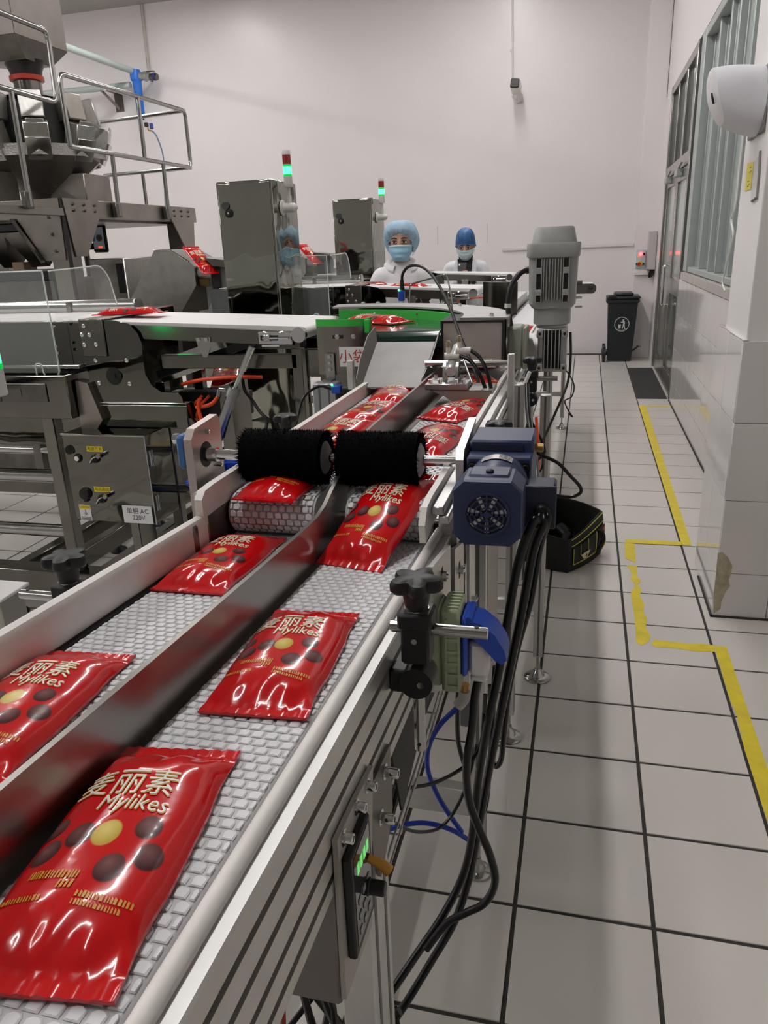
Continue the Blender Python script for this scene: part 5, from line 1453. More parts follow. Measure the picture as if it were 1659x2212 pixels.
obj('badge_print', text_mb('iO', 0.075, (wx - 0.24, 5.0115, 2.098), (1, 0, 0), (0, 0, 1), 0.0004), mat('badge_white', (0.8, 0.8, 0.8), 0.4), lb)
obj('drive_core', MB().lathe([(0.36, 0), (0.36, 0.30), (0.20, 0.36)], (wx, wy, 2.40), (0, 0, 1), 20), mat('dark_drive', (0.018, 0.018, 0.018), 0.4), wg)
for i in range(9):
    a = math.radians(40 * i - 53.6)
    ux, uy = math.cos(a), math.sin(a)
    rot = Matrix.Rotation(a, 3, 'Z')
    tilt = Matrix.Rotation(math.radians(16), 3, 'Y')
    obj('weigh_bucket', MB().box((wx + ux * 0.46, wy + uy * 0.46, 2.47), (0.13, 0.17, 0.17), 0.006, rot @ tilt), BRUSHED, wg)
    obj('feed_bucket', MB().box((wx + ux * 0.40, wy + uy * 0.41, 2.66), (0.12, 0.16, 0.18), 0.006, rot @ Matrix.Rotation(math.radians(-10), 3, 'Y')), GANTRY if i % 2 else BRUSHED, wg)
    obj('bucket_flap', MB().box((wx + ux * 0.49, wy + uy * 0.49, 2.37), (0.02, 0.17, 0.16), 0.003, rot @ Matrix.Rotation(math.radians(28), 3, 'Y')), TUBESTEEL, wg)
    obj('bucket_dimples', MB().box((wx + ux * 0.53, wy + uy * 0.53, 2.50), (0.006, 0.12, 0.12), 0.002, rot @ tilt), DIM, wg)
obj('feed_cone', MB().lathe([(0.34, 0), (0.10, 0.06), (0.0, 0.08)], (wx, wy, 2.74), (0, 0, 1), 20), DULL, wg)
# feed funnel hung above
fu = thing('feed_funnel', 'big tan-grey steel hopper over the weigher, its neck clamped with a red ring', 'hopper', (wx + 0.05, wy, 2.9))
fx, fy = -4.17, 5.66
HOPM = mat('hopper_steel', (0.24, 0.215, 0.195), 0.45, 0.8, vary=0.07)
HX0, HX1, HY0, HY1, HZ = -4.95, -4.0, 5.38, 5.98, 3.13
obj('body', MB().bb(HX0, HX1, HY0, HY1, HZ, 4.4, 0.004), HOPM, fu)
P = [(HX0, HY0, HZ), (HX1, HY0, HZ), (HX1, HY1, HZ), (HX0, HY1, HZ)]
Q = [(fx - 0.15, fy - 0.15, 3.0), (fx + 0.13, fy - 0.15, 3.0), (fx + 0.13, fy + 0.15, 3.0), (fx - 0.15, fy + 0.15, 3.0)]
obj('taper', MB().add(P + Q, [(i, (i + 1) % 4, 4 + (i + 1) % 4, 4 + i) for i in range(4)] + [(0, 1, 2, 3), (7, 6, 5, 4)]), DULL, fu)
obj('neck', MB().lathe([(0.15, 0), (0.12, 0.06), (0.11, 0.10)], (fx, fy, 3.02), (0, 0, -1), 24), mat('dark_neck', (0.02, 0.018, 0.017), 0.35), fu)
obj('red_ring', MB().lathe([(0.115, 0), (0.124, 0.004), (0.124, 0.034), (0.115, 0.038)], (fx, fy, 2.885), (0, 0, 1), 26), mat('red_ring', (0.40, 0.03, 0.015), 0.35), fu)
obj('feed_tube', MB().cyl((fx, fy, 2.75), (fx, fy, 2.885), 0.10, n=24), STEEL, fu)
obj('hanger', MB().bb(-4.5, -4.44, fy - 0.03, fy + 0.03, 4.4, 5.1), GANTRY, fu)
obj('hanger', MB().bb(-4.1, -4.04, fy - 0.03, fy + 0.03, 4.4, 5.1), GANTRY, fu)
# twin outlet funnels below the platform
of = thing('outlet_funnels', 'pair of dark pointed steel funnels hanging under the platform', 'funnel', (-4.2, 5.3, 1.5))
for (cx) in (-4.02, -4.28):
    P = [(cx - 0.14, 5.05, 1.80), (cx + 0.14, 5.05, 1.80), (cx + 0.14, 5.45, 1.80), (cx - 0.14, 5.45, 1.80), (cx - 0.035, 5.2, 1.56), (cx + 0.035, 5.2, 1.56), (cx + 0.035, 5.3, 1.56), (cx - 0.035, 5.3, 1.56)]
    obj('funnel', MB().add(P, [(0, 1, 2, 3), (7, 6, 5, 4)] + [(i, (i + 1) % 4, 4 + (i + 1) % 4, 4 + i) for i in range(4)]), DULL, of)
obj('spout', MB().bb(-4.2, -4.10, 5.15, 5.3, 1.40, 1.60, 0.004), mat('beige_spout', (0.42, 0.31, 0.20), 0.5), of)
bgr = thing('bag_former', 'dark steel forming box standing under the pointed funnels', 'machine', (-4.2, 5.2, 0))
obj('body', MB().bb(-4.9, -3.75, 5.0, 5.6, 0.0, 1.47, 0.006), DULL, bgr)
obj('top_rail', MB().bb(-4.9, -3.62, 4.98, 5.05, 1.47, 1.545, 0.004), BLACK, bgr)
# touch screen on an arm
hm = thing('touch_screen', 'black framed touch screen on an arm beside the platform post', 'screen', (-3.98, 6.0, 1.65))
obj('frame', MB().bb(-4.06, -3.925, 6.0, 6.035, 1.648, 1.868, 0.012), BLACK, hm)
scr = obj('screen', MB().bb(-4.045, -3.942, 5.9985, 5.9999, 1.675, 1.850), mat('screen_glass', (0.10, 0.105, 0.11), 0.15, emit=(0.25, 0.27, 0.30), estr=0.18), hm)
obj('dial_print', MB().lathe([(0.030, 0), (0.030, 0.0008), (0.024, 0.0008), (0.024, 0)], (-3.985, 5.998, 1.765), (0, -1, 0), 28).lathe([(0.018, 0), (0.018, 0.0008), (0.013, 0.0008), (0.013, 0)], (-3.985, 5.998, 1.765), (0, -1, 0), 24), mat('dial_grey', (0.45, 0.45, 0.45), 0.5), scr)
obj('blue_print', MB().bb(-4.043, -4.027, 5.9975, 5.9985, 1.74, 1.83), mat('screen_blue', (0.12, 0.25, 0.6), 0.5), scr)
obj('red_print', MB().bb(-4.005, -3.965, 5.9975, 5.9985, 1.683, 1.70), mat('screen_red', (0.8, 0.1, 0.03), 0.4, emit=(1, 0.12, 0.03), estr=0.8), scr)
obj('arm', MB().bar((-4.06, 6.02, 1.70), (-4.2, 6.1, 1.70), 0.05, 0.05, 0.006), BLACK, hm)
obj('stand', MB().cyl((-4.2, 6.1, 0), (-4.2, 6.1, 1.72), 0.025, n=14), DULL, hm)
mc = thing('machine_cabinet', 'grey steel cabinet with a dark open slot behind the clear hood', 'cabinet', (-3.4, 5.35, 0))
obj('body', MB().bb(-3.62, -3.33, 5.28, 5.8, 0.0, 1.60, 0.006), BRUSHED, mc)
obj('slot', MB().bb(-3.40, -3.345, 5.274, 5.281, 1.35, 1.56), DARKGAP, mc)

# ================================================================ RED SNACK BAGS
BW, BL_, BT = 0.116, 0.262, 0.0235
def bag_h(x, y, amp=1.0):
    """height of the upper film over the belt at local (x, y)"""
    u = abs(x) / (BW / 2)
    v = (y + BL_ / 2) / BL_
    e = min(v, 1 - v)
    end = max(0.0, min(1.0, (e - 0.05) / 0.20))
    end = math.sin(end * math.pi / 2) ** 0.75 if end > 0 else 0.0
    side = max(0.0, 1 - min(1.0, u) ** 2.3) ** 0.62
    h = BT * end * (0.10 + 0.90 * side)
    # creases fanning out from the seals
    cr = math.sin(x * 210 + 2.2 * math.sin(y * 40)) * math.exp(-((e - 0.115) / 0.045) ** 2) * 0.0016
    cr += math.sin(x * 95 + y * 60) * math.exp(-((e - 0.17) / 0.06) ** 2) * 0.0013
    # the contents press out small lumps
    if e > 0.2:
        cr += 0.0003 * math.sin(x * 130 + 1.0) * math.sin(y * 70)
    crimp = 0.0009 * math.sin(x * 900) if e < 0.055 else 0.0
    return 0.0016 + max(0.0, h + cr * min(1, end * 3)) + crimp + (0.002 * (1 - end) if e < 0.06 else 0)

def bag_width(v):
    e = min(v, 1 - v)
    return BW / 2 * (1.0 - 0.045 * math.sin(min(1, max(0, (e - 0.03) / 0.3)) * math.pi))

def bag_mesh():
    mb = MB()
    nu, nv = 27, 61
    def top(u, v):
        w = bag_width(v)
        x = (u * 2 - 1) * w
        y = (v - 0.5) * BL_
        return Vector((x, y, bag_h((u * 2 - 1) * BW / 2, y)))
    mb.grid(top, nu, nv)
    def bot(u, v):
        w = bag_width(v)
        return Vector(((1 - u * 2) * w, (v - 0.5) * BL_, 0.0004))
    mb.grid(bot, 9, 15)
    # close the sides
    for sgn in (0, 1):
        L = [top(sgn, j / 60) for j in range(61)]
        mb.add(L + [Vector((p.x, p.y, 0.0004)) for p in L], [(j, j + 1, 62 + j, 61 + j) for j in range(60)])
        E = [top(i / 26, sgn) for i in range(27)]
        mb.add(E + [Vector((p.x, p.y, 0.0004)) for p in E], [(j, j + 1, 28 + j, 27 + j) for j in range(26)])
    return mb

def bag_material():
    m = bpy.data.materials.new('red_printed_film')
    m.use_nodes = True
    nt = m.node_tree
    b = nt.nodes['Principled BSDF']
    b.inputs['Roughness'].default_value = 0.16
    b.inputs['Coat Weight'].default_value = 0.45
    b.inputs['Coat Roughness'].default_value = 0.05
    b.inputs['Specular IOR Level'].default_value = 0.35
    tc = nt.nodes.new('ShaderNodeTexCoord')
    sep = nt.nodes.new('ShaderNodeSeparateXYZ')
    nt.links.new(tc.outputs['Object'], sep.inputs[0])
    flat = nt.nodes.new('ShaderNodeCombineXYZ')
    nt.links.new(sep.outputs['X'], flat.inputs['X'])
    sq = nt.nodes.new('ShaderNodeMath')
    sq.operation = 'DIVIDE'
    sq.inputs[1].default_value = 1.35
    nt.links.new(sep.outputs['Y'], sq.inputs[0])
    nt.links.new(sq.outputs[0], flat.inputs['Y'])
    base = nt.nodes.new('ShaderNodeRGB')
    base.outputs[0].default_value = (0.55, 0.004, 0.006, 1)
    last = base.outputs[0]
    balls = [(-0.41, 0.495, 0.0092, 0), (-0.18, 0.445, 0.0105, 0), (-0.01, 0.455, 0.0105, 1), (0.235, 0.495, 0.0098, 0), (-0.345, 0.385, 0.0105, 0), (0.33, 0.39, 0.0100, 0), (0.145, 0.325, 0.0105, 0)]
    for (u, v, r, kind) in balls:
        cx, cy = u * BW, (v - 0.5) * BL_ / 1.35
        dist = nt.nodes.new('ShaderNodeVectorMath')
        dist.operation = 'DISTANCE'
        nt.links.new(flat.outputs[0], dist.inputs[0])
        dist.inputs[1].default_value = (cx, cy, 0)
        ms = nt.nodes.new('ShaderNodeMapRange')
        ms.interpolation_type = 'SMOOTHSTEP'
        ms.inputs['From Min'].default_value = r * 1.08
        ms.inputs['From Max'].default_value = r * 0.90
        nt.links.new(dist.outputs['Value'], ms.inputs['Value'])
        d2 = nt.nodes.new('ShaderNodeVectorMath')
        d2.operation = 'DISTANCE'
        nt.links.new(flat.outputs[0], d2.inputs[0])
        d2.inputs[1].default_value = (cx - r * 0.2, cy + r * 0.3, 0)
        rp = nt.nodes.new('ShaderNodeValToRGB')
        mr = nt.nodes.new('ShaderNodeMapRange')
        mr.inputs['From Max'].default_value = r * 1.15
        nt.links.new(d2.outputs['Value'], mr.inputs['Value'])
        nt.links.new(mr.outputs['Result'], rp.inputs['Fac'])
        if kind:
            rp.color_ramp.elements[0].color = (0.75, 0.62, 0.20, 1)
            rp.color_ramp.elements[1].color = (0.50, 0.36, 0.06, 1)
        else:
            rp.color_ramp.elements[0].color = (0.20, 0.085, 0.085, 1)
            rp.color_ramp.elements[1].color = (0.050, 0.010, 0.012, 1)
        mx = nt.nodes.new('ShaderNodeMixRGB')
        nt.links.new(ms.outputs['Result'], mx.inputs['Fac'])
        nt.links.new(last, mx.inputs['Color1'])
        nt.links.new(rp.outputs['Color'], mx.inputs['Color2'])
        last = mx.outputs['Color']
    nt.links.new(last, b.inputs['Base Color'])
    # fine film wrinkles
    n = nt.nodes.new('ShaderNodeTexNoise')
    n.inputs['Scale'].default_value = 55
    n.inputs['Detail'].default_value = 2
    nt.links.new(tc.outputs['Object'], n.inputs['Vector'])
    bp = nt.nodes.new('ShaderNodeBump')
    bp.inputs['Strength'].default_value = 0.10
    bp.inputs['Distance'].default_value = 0.003
    nt.links.new(n.outputs['Fac'], bp.inputs['Height'])
    nt.links.new(bp.outputs['Normal'], b.inputs['Normal'])
    nt.links.new(bp.outputs['Normal'], b.inputs['Coat Normal'])
    return m

BAGM = bag_material()
PRINTW = mat('white_print', (0.80, 0.76, 0.66), 0.3)
PRINTG = mat('gold_print', (0.62, 0.27, 0.03), 0.35)

def drape(mb, lift, stretch=1.0):
    """subdivide long edges, then lay the print on the film"""
    bm = bmesh.new()
    vs_ = [bm.verts.new((p[0], p[1] * stretch, p[2])) for p in mb.v]
    for f in mb.f:
        try:
            bm.faces.new([vs_[i] for i in f])
        except ValueError:
            pass
    bmesh.ops.triangulate(bm, faces=bm.faces)
    for _ in range(2):
        long_e = [e for e in bm.edges if e.calc_length() > 0.006]
        if long_e:
            bmesh.ops.subdivide_edges(bm, edges=long_e, cuts=1)
            bmesh.ops.triangulate(bm, faces=bm.faces)
    bm.verts.index_update()
    out = MB()
    out.add([(v.co.x, v.co.y, bag_h(v.co.x * (BW / 2) / bag_width((v.co.y + BL_ / 2) / BL_), v.co.y) + lift) for v in bm.verts], [[v.index for v in f.verts] for f in bm.faces])
    bm.free()
    return out

def bag_parts():
    p = []
    t1 = text_mb('麦丽素', 0.0272, (-0.0105, (0.682 - 0.5) * BL_ / 1.35, 0), (1, 0.02, 0), (0, 1, 0), 0.0, bold=0.0)
    t2 = text_mb('Mylikes', 0.0190, (0.004, (0.588 - 0.5) * BL_ / 1.35, 0), (1, 0.02, 0), (0, 1, 0), 0.0, shear=0.1)
    t1g = text_mb('麦丽素', 0.0272, (-0.0097, (0.682 - 0.5) * BL_ / 1.35 - 0.0008, 0), (1, 0.02, 0), (0, 1, 0), 0.0)
    t2g = text_mb('Mylikes', 0.0190, (0.0048, (0.588 - 0.5) * BL_ / 1.35 - 0.0008, 0), (1, 0.02, 0), (0, 1, 0), 0.0, shear=0.1)
    p.append(('title_print', drape(t1, 0.0011, 1.35), PRINTW))
    p.append(('title_print', drape(t2, 0.0011, 1.35), PRINTW))
    p.append(('title_shadow', drape(t1g, 0.0008, 1.35), PRINTG))
    p.append(('title_shadow', drape(t2g, 0.0008, 1.35), PRINTG))
    rnd = random.Random(3)
    g = MB()
    for (v, u0, u1, hgt) in ((0.290, -0.32, 0.0, 0.008), (0.255, -0.10, 0.0, 0.008), (0.225, 0.05, 0.38, 0.0055), (0.200, 0.05, 0.34, 0.0045), (0.212, -0.42, -0.16, 0.0045)):
        x = u0 * BW
        while x < u1 * BW:
            w_ = rnd.uniform(0.0007, 0.0022)
            y = (v - 0.5) * BL_
            g.add([(x, y - hgt / 2, 0), (x + w_, y - hgt / 2, 0), (x + w_, y + hgt / 2 * rnd.uniform(0.3, 1), 0), (x, y + hgt / 2, 0)], [(0, 1, 2, 3)])
            x += w_ + rnd.uniform(0.0006, 0.0013)
    p.append(('gold_print', drape(g, 0.0008), PRINTG))
    return p

_bag = obj('snack_bag', bag_mesh(), BAGM, angle=70)
tag(_bag, 'x', 'snack bag', 'red snack bags on the line')
for nme, m_, q in bag_parts():
    obj(nme, m_, q, _bag, angle=70, recalc=False)
_used = [False]
def bag(loc, rz, label, rx=0.0, ry=0.0, sc=1.0):
    o = _bag if not _used[0] else copy_tree(_bag)
    _used[0] = True
    o.location = loc
    o.rotation_mode = 'ZYX'
    o.rotation_euler = (rx, ry, rz)
    o.rotation_mode = 'XYZ'
    o.rotation_euler = (Matrix.Rotation(rz, 4, 'Z') @ Matrix.Rotation(ry, 4, 'Y') @ Matrix.Rotation(rx, 4, 'X')).to_euler()
    o.scale = (sc, sc, sc)
    o['label'] = label
    return o
R_ = math.radians
TB = math.atan(SL)
def near_bag(x, y, rz, label, lift=0.0):
    bag((x, y, zn(1.1925, y) + lift), R_(rz), label, rx=TB)
near_bag(-0.330, 0.400, 8.0, 'red snack bag lying ahead of all others in the lane beside the slotted rail')
near_bag(-0.318, 0.730, 4.5, 'red snack bag in the slotted-rail lane just past the green socket box')
near_bag(-0.545, 0.560, 5.0, 'red snack bag in the guard-side lane beside the outer star-knob clamp')
near_bag(-0.543, 1.025, 1.0, 'red snack bag just dropped from the level belt into the guard-side lane')
bag((-0.318, 1.165, 1.168), R_(-11), 'red snack bag tipping over the end of the level belt', rx=R_(19))
def far_bag(x, y, rz, label, lift=0.0, rx=0.0, ry=0.0):
    bag((x, y, ZB + 0.0035 + lift), R_(rz), label, rx=rx, ry=ry)
far_bag(-0.518, 1.275, -2, 'red snack bag passing under the brush above the guard-side lane')
far_bag(-0.528, 1.590, -14, 'glossy red snack bag about to enter under the brushes, leaning on another bag', 0.004, rx=R_(4))
far_bag(-0.515, 1.83, -8, 'red snack bag lying right behind the bag entering the brushes', 0.003)
far_bag(-0.520, 2.085, 4, 'red snack bag landing under the lip of the steel chute')
far_bag(-0.308, 1.585, 172, 'red snack bag printed upside down, entering under the brush by the blue motor')
far_bag(-0.290, 1.915, 158, 'red snack bag lying askew under the grey sheet bracket')
far_bag(-0.300, 2.30, 20, 'red snack bag behind the air cylinder bracket')
far_bag(-0.31, 2.72, -25, 'red snack bag beside the grey gearbox on the level belt')
far_bag(-0.30, 3.25, 10, 'red snack bag past the upright motor on the level belt')
far_bag(-0.28, 3.80, 35, 'red snack bag on the level belt between the far machines')
far_bag(-0.52, 4.35, -10, 'red snack bag in the far lane below the second cross belt')

# ================================================================ WORKERS
SKIN = mat('skin', (0.50, 0.30, 0.21), 0.5)
SMOCK = mat('white_smock', (0.78, 0.75, 0.77), 0.8, bump=0.25, bscale=14, sheen=0.2)
COAT = mat('white_coat', (0.70, 0.70, 0.73), 0.8, bump=0.3, bscale=16, sheen=0.2)
CAPP = mat('pale_blue_cap', (0.34, 0.50, 0.64), 0.7, vary=0.12, vscale=30)
CAPD = mat('deep_blue_cap', (0.03, 0.10, 0.26), 0.5, vary=0.35, vscale=22)
MASKB = mat('blue_mask', (0.32, 0.55, 0.72), 0.75)
MASKW = mat('pale_mask', (0.58, 0.68, 0.72), 0.75)
HAIR = mat('black_hair', (0.012, 0.010, 0.010), 0.5)
EYEW = mat('eye_white', (0.72, 0.70, 0.68), 0.3)
EYEB = mat('eye_dark', (0.012, 0.008, 0.006), 0.15)
BLACKK = mat('black_knit', (0.012, 0.012, 0.013), 0.85)
TROU = mat('white_trousers', (0.62, 0.62, 0.64), 0.8)
SHOE = mat('white_boots', (0.60, 0.60, 0.60), 0.5)

def capsule(mb, a, ra, b, rb, n=14):
    a, b = Vector(a), Vector(b)
    mb.cyl(a, b, ra, rb, n=n)
    mb.sphere(a, ra, n, 8)
    mb.sphere(b, rb, n, 8)

def chain(mb, pts):
    for i in range(len(pts) - 1):
        capsule(mb, pts[i][0], pts[i][1], pts[i + 1][0], pts[i + 1][1])

def fuse(o, voxel, smooth=6):
    md = o.modifiers.new('fuse', 'REMESH')
    md.mode = 'VOXEL'
    md.voxel_size = voxel
    md.use_smooth_shade = True
    sm = o.modifiers.new('soften', 'SMOOTH')
    sm.iterations = smooth
    sm.factor = 0.5
    return o

def person(loc, rz, sc, label, head_pitch, head_yaw, cap, mask, style, arms):
    """figure built facing -y in local space, then turned"""
    t = thing('person', label, 'person', loc)
    def add(name, mb, m, voxel=None, parent=None, smooth=6):
        o = obj(name, mb, m, None)
        o.parent = parent or t
        if voxel:
            fuse(o, voxel, smooth)
        return o
    HC = Vector((0, -0.015, 1.555))
    Rh = Matrix.Rotation(head_yaw, 4, 'Z') @ Matrix.Rotation(head_pitch, 4, 'X')
    NP = Vector((0, 0.005, 1.45))
    def hd(p):
        """head space (relative to head centre) -> body space"""
        return NP + (Rh @ (Vector(p) + HC - NP).to_4d()).to_3d()
    # ---- body: one continuous surface
    b = MB()
    chain(b, [((0, 0.01, 0.93), 0.135), ((0, 0.0, 1.08), 0.125), ((0, 0.0, 1.24), 0.125), ((0, 0.01, 1.32), 0.105), ((0, 0.01, 1.40), 0.065), (tuple(hd((0, 0.02, -0.09))), 0.055)])
    for s in (-1, 1):
        chain(b, [((0, 0.01, 1.335), 0.085), ((s * 0.135, 0.01, 1.335), 0.055)])
        chain(b, [((s * 0.085, 0.01, 0.92), 0.095), ((s * 0.095, 0.0, 0.50), 0.062), ((s * 0.095, 0.02, 0.09), 0.042)])
        chain(b, [((s * 0.095, 0.03, 0.05), 0.042), ((s * 0.105, -0.13, 0.035), 0.034)])
        el, wr = arms[s]
        sh = (s * 0.145, 0.01, 1.335)
        chain(b, [(sh, 0.058), (el, 0.042), (wr, 0.028)])
        # hand: palm and five fingers
        wv, ev = Vector(wr), Vector(el)
        d = (wv - ev).normalized()
        side = Vector((0, 0, 1)).cross(d)
        side = side.normalized() if side.length > 0.1 else Vector((1, 0, 0))
        up = side.cross(d).normalized()
        palm = wv + d * 0.055
        chain(b, [(tuple(wv), 0.026), (tuple(palm), 0.030)])
        capsule(b, palm + side * 0.022, 0.017, palm - side * 0.022, 0.017)
        for i, L in enumerate((0.060, 0.068, 0.064, 0.050)):
            base_ = palm + d * 0.018 + side * (0.027 - 0.018 * i)
            k1 = base_ + d * L * 0.55 - up * 0.010
            k2 = k1 + d * L * 0.32 - up * 0.028
            chain(b, [(tuple(base_), 0.0095), (tuple(k1), 0.0088), (tuple(k2), 0.0078)])
        tb_ = palm - d * 0.02 + side * 0.03 * s
        chain(b, [(tuple(tb_), 0.011), (tuple(tb_ + side * 0.022 * s + d * 0.025), 0.0098), (tuple(tb_ + side * 0.024 * s + d * 0.05 - up * 0.012), 0.0085)])
    # head
    b.sphere((0, 0, 0), (0.001, 0.001, 0.001), 4, 3)
    hs = MB()
    hs.sphere((0, 0.015, 0.025), (0.077, 0.095, 0.095), 22, 14)
    hs.sphere((0, -0.018, -0.035), (0.064, 0.070, 0.085), 20, 12)
    hs.sphere((0, -0.045, -0.085), (0.035, 0.035, 0.032), 14, 8)
    capsule(hs, (0, -0.083, 0.005), 0.009, (0, -0.098, -0.030), 0.014)
    for s in (-1, 1):
        hs.sphere((s * 0.014, -0.090, -0.033), (0.010, 0.010, 0.008), 10, 6)
        hs.sphere((s * 0.078, 0.012, -0.010), (0.010, 0.018, 0.030), 12, 8)
        hs.sphere((s * 0.032, -0.072, 0.022), (0.026, 0.016, 0.012), 12, 8)
    hs.sphere((0, -0.078, -0.066), (0.026, 0.012, 0.010), 12, 8)
    hs.v = [tuple(hd(p)) for p in hs.v]
    b.add(hs.v, hs.f)
    body = add('body', b, SKIN, 0.0085, smooth=4)
    # eyes, brows
    for s in (-1, 1):
        e = MB()
        e.sphere((s * 0.031, -0.083, 0.004), (0.0165, 0.008, 0.0075), 14, 8)
        e.v = [tuple(hd(p)) for p in e.v]
        ey = add('eye', e, EYEW)
        i_ = MB()
        i_.sphere((s * 0.031, -0.0895, 0.004), (0.0072, 0.0035, 0.0068), 12, 8)
        i_.v = [tuple(hd(p)) for p in i_.v]
        add('iris', i_, EYEB, parent=ey)
        br_ = MB()
        br_.tube([(s * 0.013, -0.090, 0.0245), (s * 0.030, -0.0905, 0.0305), (s * 0.052, -0.079, 0.026)], [0.0035, 0.004, 0.0018], 8)
        br_.tube([(s * 0.015, -0.0905, 0.0095), (s * 0.031, -0.0915, 0.0125), (s * 0.047, -0.084, 0.008)], [0.0018, 0.0026, 0.0015], 6)
        br_.v = [tuple(hd(p)) for p in br_.v]
        add('brow', br_, HAIR)
    # mask with pleats
    mk = MB()
    def mf(u, v):
        a = math.radians(-82 + 164 * u)
        z = -0.018 - 0.100 * v
        w_ = 0.076 - 0.046 * max(0, v - 0.35)
        dep = 0.118 + 0.008 * math.sin(math.pi * min(1, v * 1.1)) - 0.020 * max(0, v - 0.7) / 0.3
        pl = 0.0025 * math.sin(v * 19) * math.cos(a)
        return Vector((w_ * math.sin(a), 0.01 - (dep + pl) * math.cos(a) ** 0.8 if math.cos(a) > 0 else 0.01, z + 0.006 * math.cos(a)))
    mk.grid(mf, 21, 15)
    mk.v = [tuple(hd(p)) for p in mk.v]
    mo_ = add('face_mask', mk, mask)
    sd = mo_.modifiers.new('thickness', 'SOLIDIFY')
    sd.thickness = 0.003
    st_ = MB()
    st_.grid(lambda u, v: mf(u * 0.9 + 0.05, 0.0 + 0.09 * v) + Vector((0, -0.0035, 0.001)), 17, 2)
    st_.v = [tuple(hd(p)) for p in st_.v]
    add('mask_edge', st_, MASKW, parent=mo_)
    for s in (-1, 1):
        lp_ = MB()
        lp_.tube(curve([(s * 0.072, -0.005, -0.025), (s * 0.083, 0.02, -0.005), (s * 0.084, 0.03, -0.03), (s * 0.074, 0.0, -0.085)], 5), 0.0016, 6)
        lp_.v = [tuple(hd(p)) for p in lp_.v]
        add('ear_loop', lp_, MASKW, parent=mo_)
    # hair under the cap and the cap itself
    hr = MB()
    hr.sphere((0, 0.022, 0.034), (0.082, 0.098, 0.094), 20, 12)
    hr.v = [tuple(hd(p)) for p in hr.v if True]
    cp_ = MB()
    def cf(u, v):
        a = 2 * math.pi * u
        front = max(0.0, -math.sin(a))
        if cap == 'puffy':
            low = -0.060 + 0.112 * front ** 0.8
            p = v * 1.0
            ph = p * math.pi / 2
            z0, rx, ry, rz_ = low, 0.116, 0.124, 0.118
            fold = 1 + 0.06 * math.sin(a * 15 + 3 * math.sin(a * 3)) * (1 - 0.6 * v) + 0.025 * math.sin(a * 9 + 1)
            prof = math.cos(ph) ** 0.55 if v < 1 else 0
            sq = 0.70 + 0.30 * min(1, v / 0.22) ** 0.6
            return Vector((rx * prof * fold * sq * math.cos(a), 0.018 + ry * prof * fold * sq * math.sin(a), low + (0.132 - low) * math.sin(ph) ** 0.9))
        low = -0.02 + 0.055 * front
        ph = v * math.pi / 2
        fold = 1 + 0.012 * math.sin(a * 13)
        prof = math.cos(ph) ** 0.5 if v < 1 else 0
        return Vector((0.090 * prof * fold * math.cos(a), 0.020 + 0.105 * prof * fold * math.sin(a), low + (0.134 - low) * math.sin(ph) ** 1.05))
    cp_.grid(cf, 96, 18, closed_u=True)
    cp_.v = [tuple(hd(p)) for p in cp_.v]
    cpo = add('hair_cap', cp_, CAPP if cap == 'puffy' else CAPD)
    hr2 = MB()
    hr2.sphere((0, 0.03, 0.01), (0.079, 0.092, 0.10), 18, 12)
    hr2.v = [tuple(hd(p)) for p in hr2.v]
    add('hair', hr2, HAIR)
    bd_ = MB()
    bd_.tube([hd(cf(i / 64, 0.0)) for i in range(64)], 0.0045, 6, closed=True)
    add('cap_band', bd_, CAPP if cap == 'puffy' else CAPD, parent=cpo)
    # clothing
    M_ = SMOCK if style == 'smock' else COAT
    c = MB()
    chain(c, [((0, 0.01, 0.78), 0.170), ((0, 0.0, 1.00), 0.150), ((0, 0.0, 1.22), 0.152), ((0, 0.01, 1.30), 0.128), ((0, 0.012, 1.385), 0.085)])
    for s in (-1, 1):
        el, wr = arms[s]
        chain(c, [((0, 0.01, 1.33), 0.11), ((s * 0.130, 0.01, 1.338), 0.070), ((s * 0.150, 0.01, 1.30), 0.070), (el, 0.058), (tuple(Vector(wr) * 0.94 + Vector(el) * 0.06), 0.048)])
    co = add('smock' if style == 'smock' else 'lab_coat', c, M_, 0.012, smooth=8)
    if style == 'smock':
        h_ = MB()
        def hf(u, v):
            a = 2 * math.pi * v
            th = math.radians(-150 + 300 * u) + math.pi / 2
            r_ = 0.026 + 0.022 * math.sin(math.pi * u) ** 2
            cx, cy, cz = 0.086 * math.cos(th), 0.015 + 0.092 * math.sin(th), 1.400 + 0.020 * math.sin(th)
            return Vector((cx + r_ * math.cos(a) * math.cos(th), cy + r_ * math.cos(a) * math.sin(th), cz + r_ * 1.1 * math.sin(a)))
        h_.grid(hf, 40, 13)
        add('hood', h_, M_, parent=co)
        z_ = MB()
        z_.tube(curve([(0, -0.095, 1.375), (0.0, -0.128, 1.30), (0.0, -0.158, 1.20), (0, -0.155, 1.0)], 5), 0.0035, 6)
        add('zip', z_, mat('zip_grey', (0.5, 0.5, 0.52), 0.6), parent=co)
        mk2 = MB()
        rnd = random.Random(5)
        for r_ in range(2):
            for q in range(3):
                for st2 in range(5):
                    x = 0.045 + q * 0.030 + rnd.uniform(-0.008, 0.008) - r_ * 0.006
                    z = 1.245 - r_ * 0.042 + rnd.uniform(-0.011, 0.011)
                    yy = -math.sqrt(max(0.001, 0.158 ** 2 - x * x)) - 0.004
                    L = rnd.uniform(0.004, 0.009)
                    ang = rnd.choice((0, 0, math.pi / 2, 0.6))
                    mk2.bar((x - L * math.cos(ang), yy, z - L * math.sin(ang)), (x + L * math.cos(ang), yy, z + L * math.sin(ang)), 0.004, 0.0022)
        add('pen_marks', mk2, INK, parent=co).__setitem__('kind', 'stuff')
    else:
        v_ = MB()
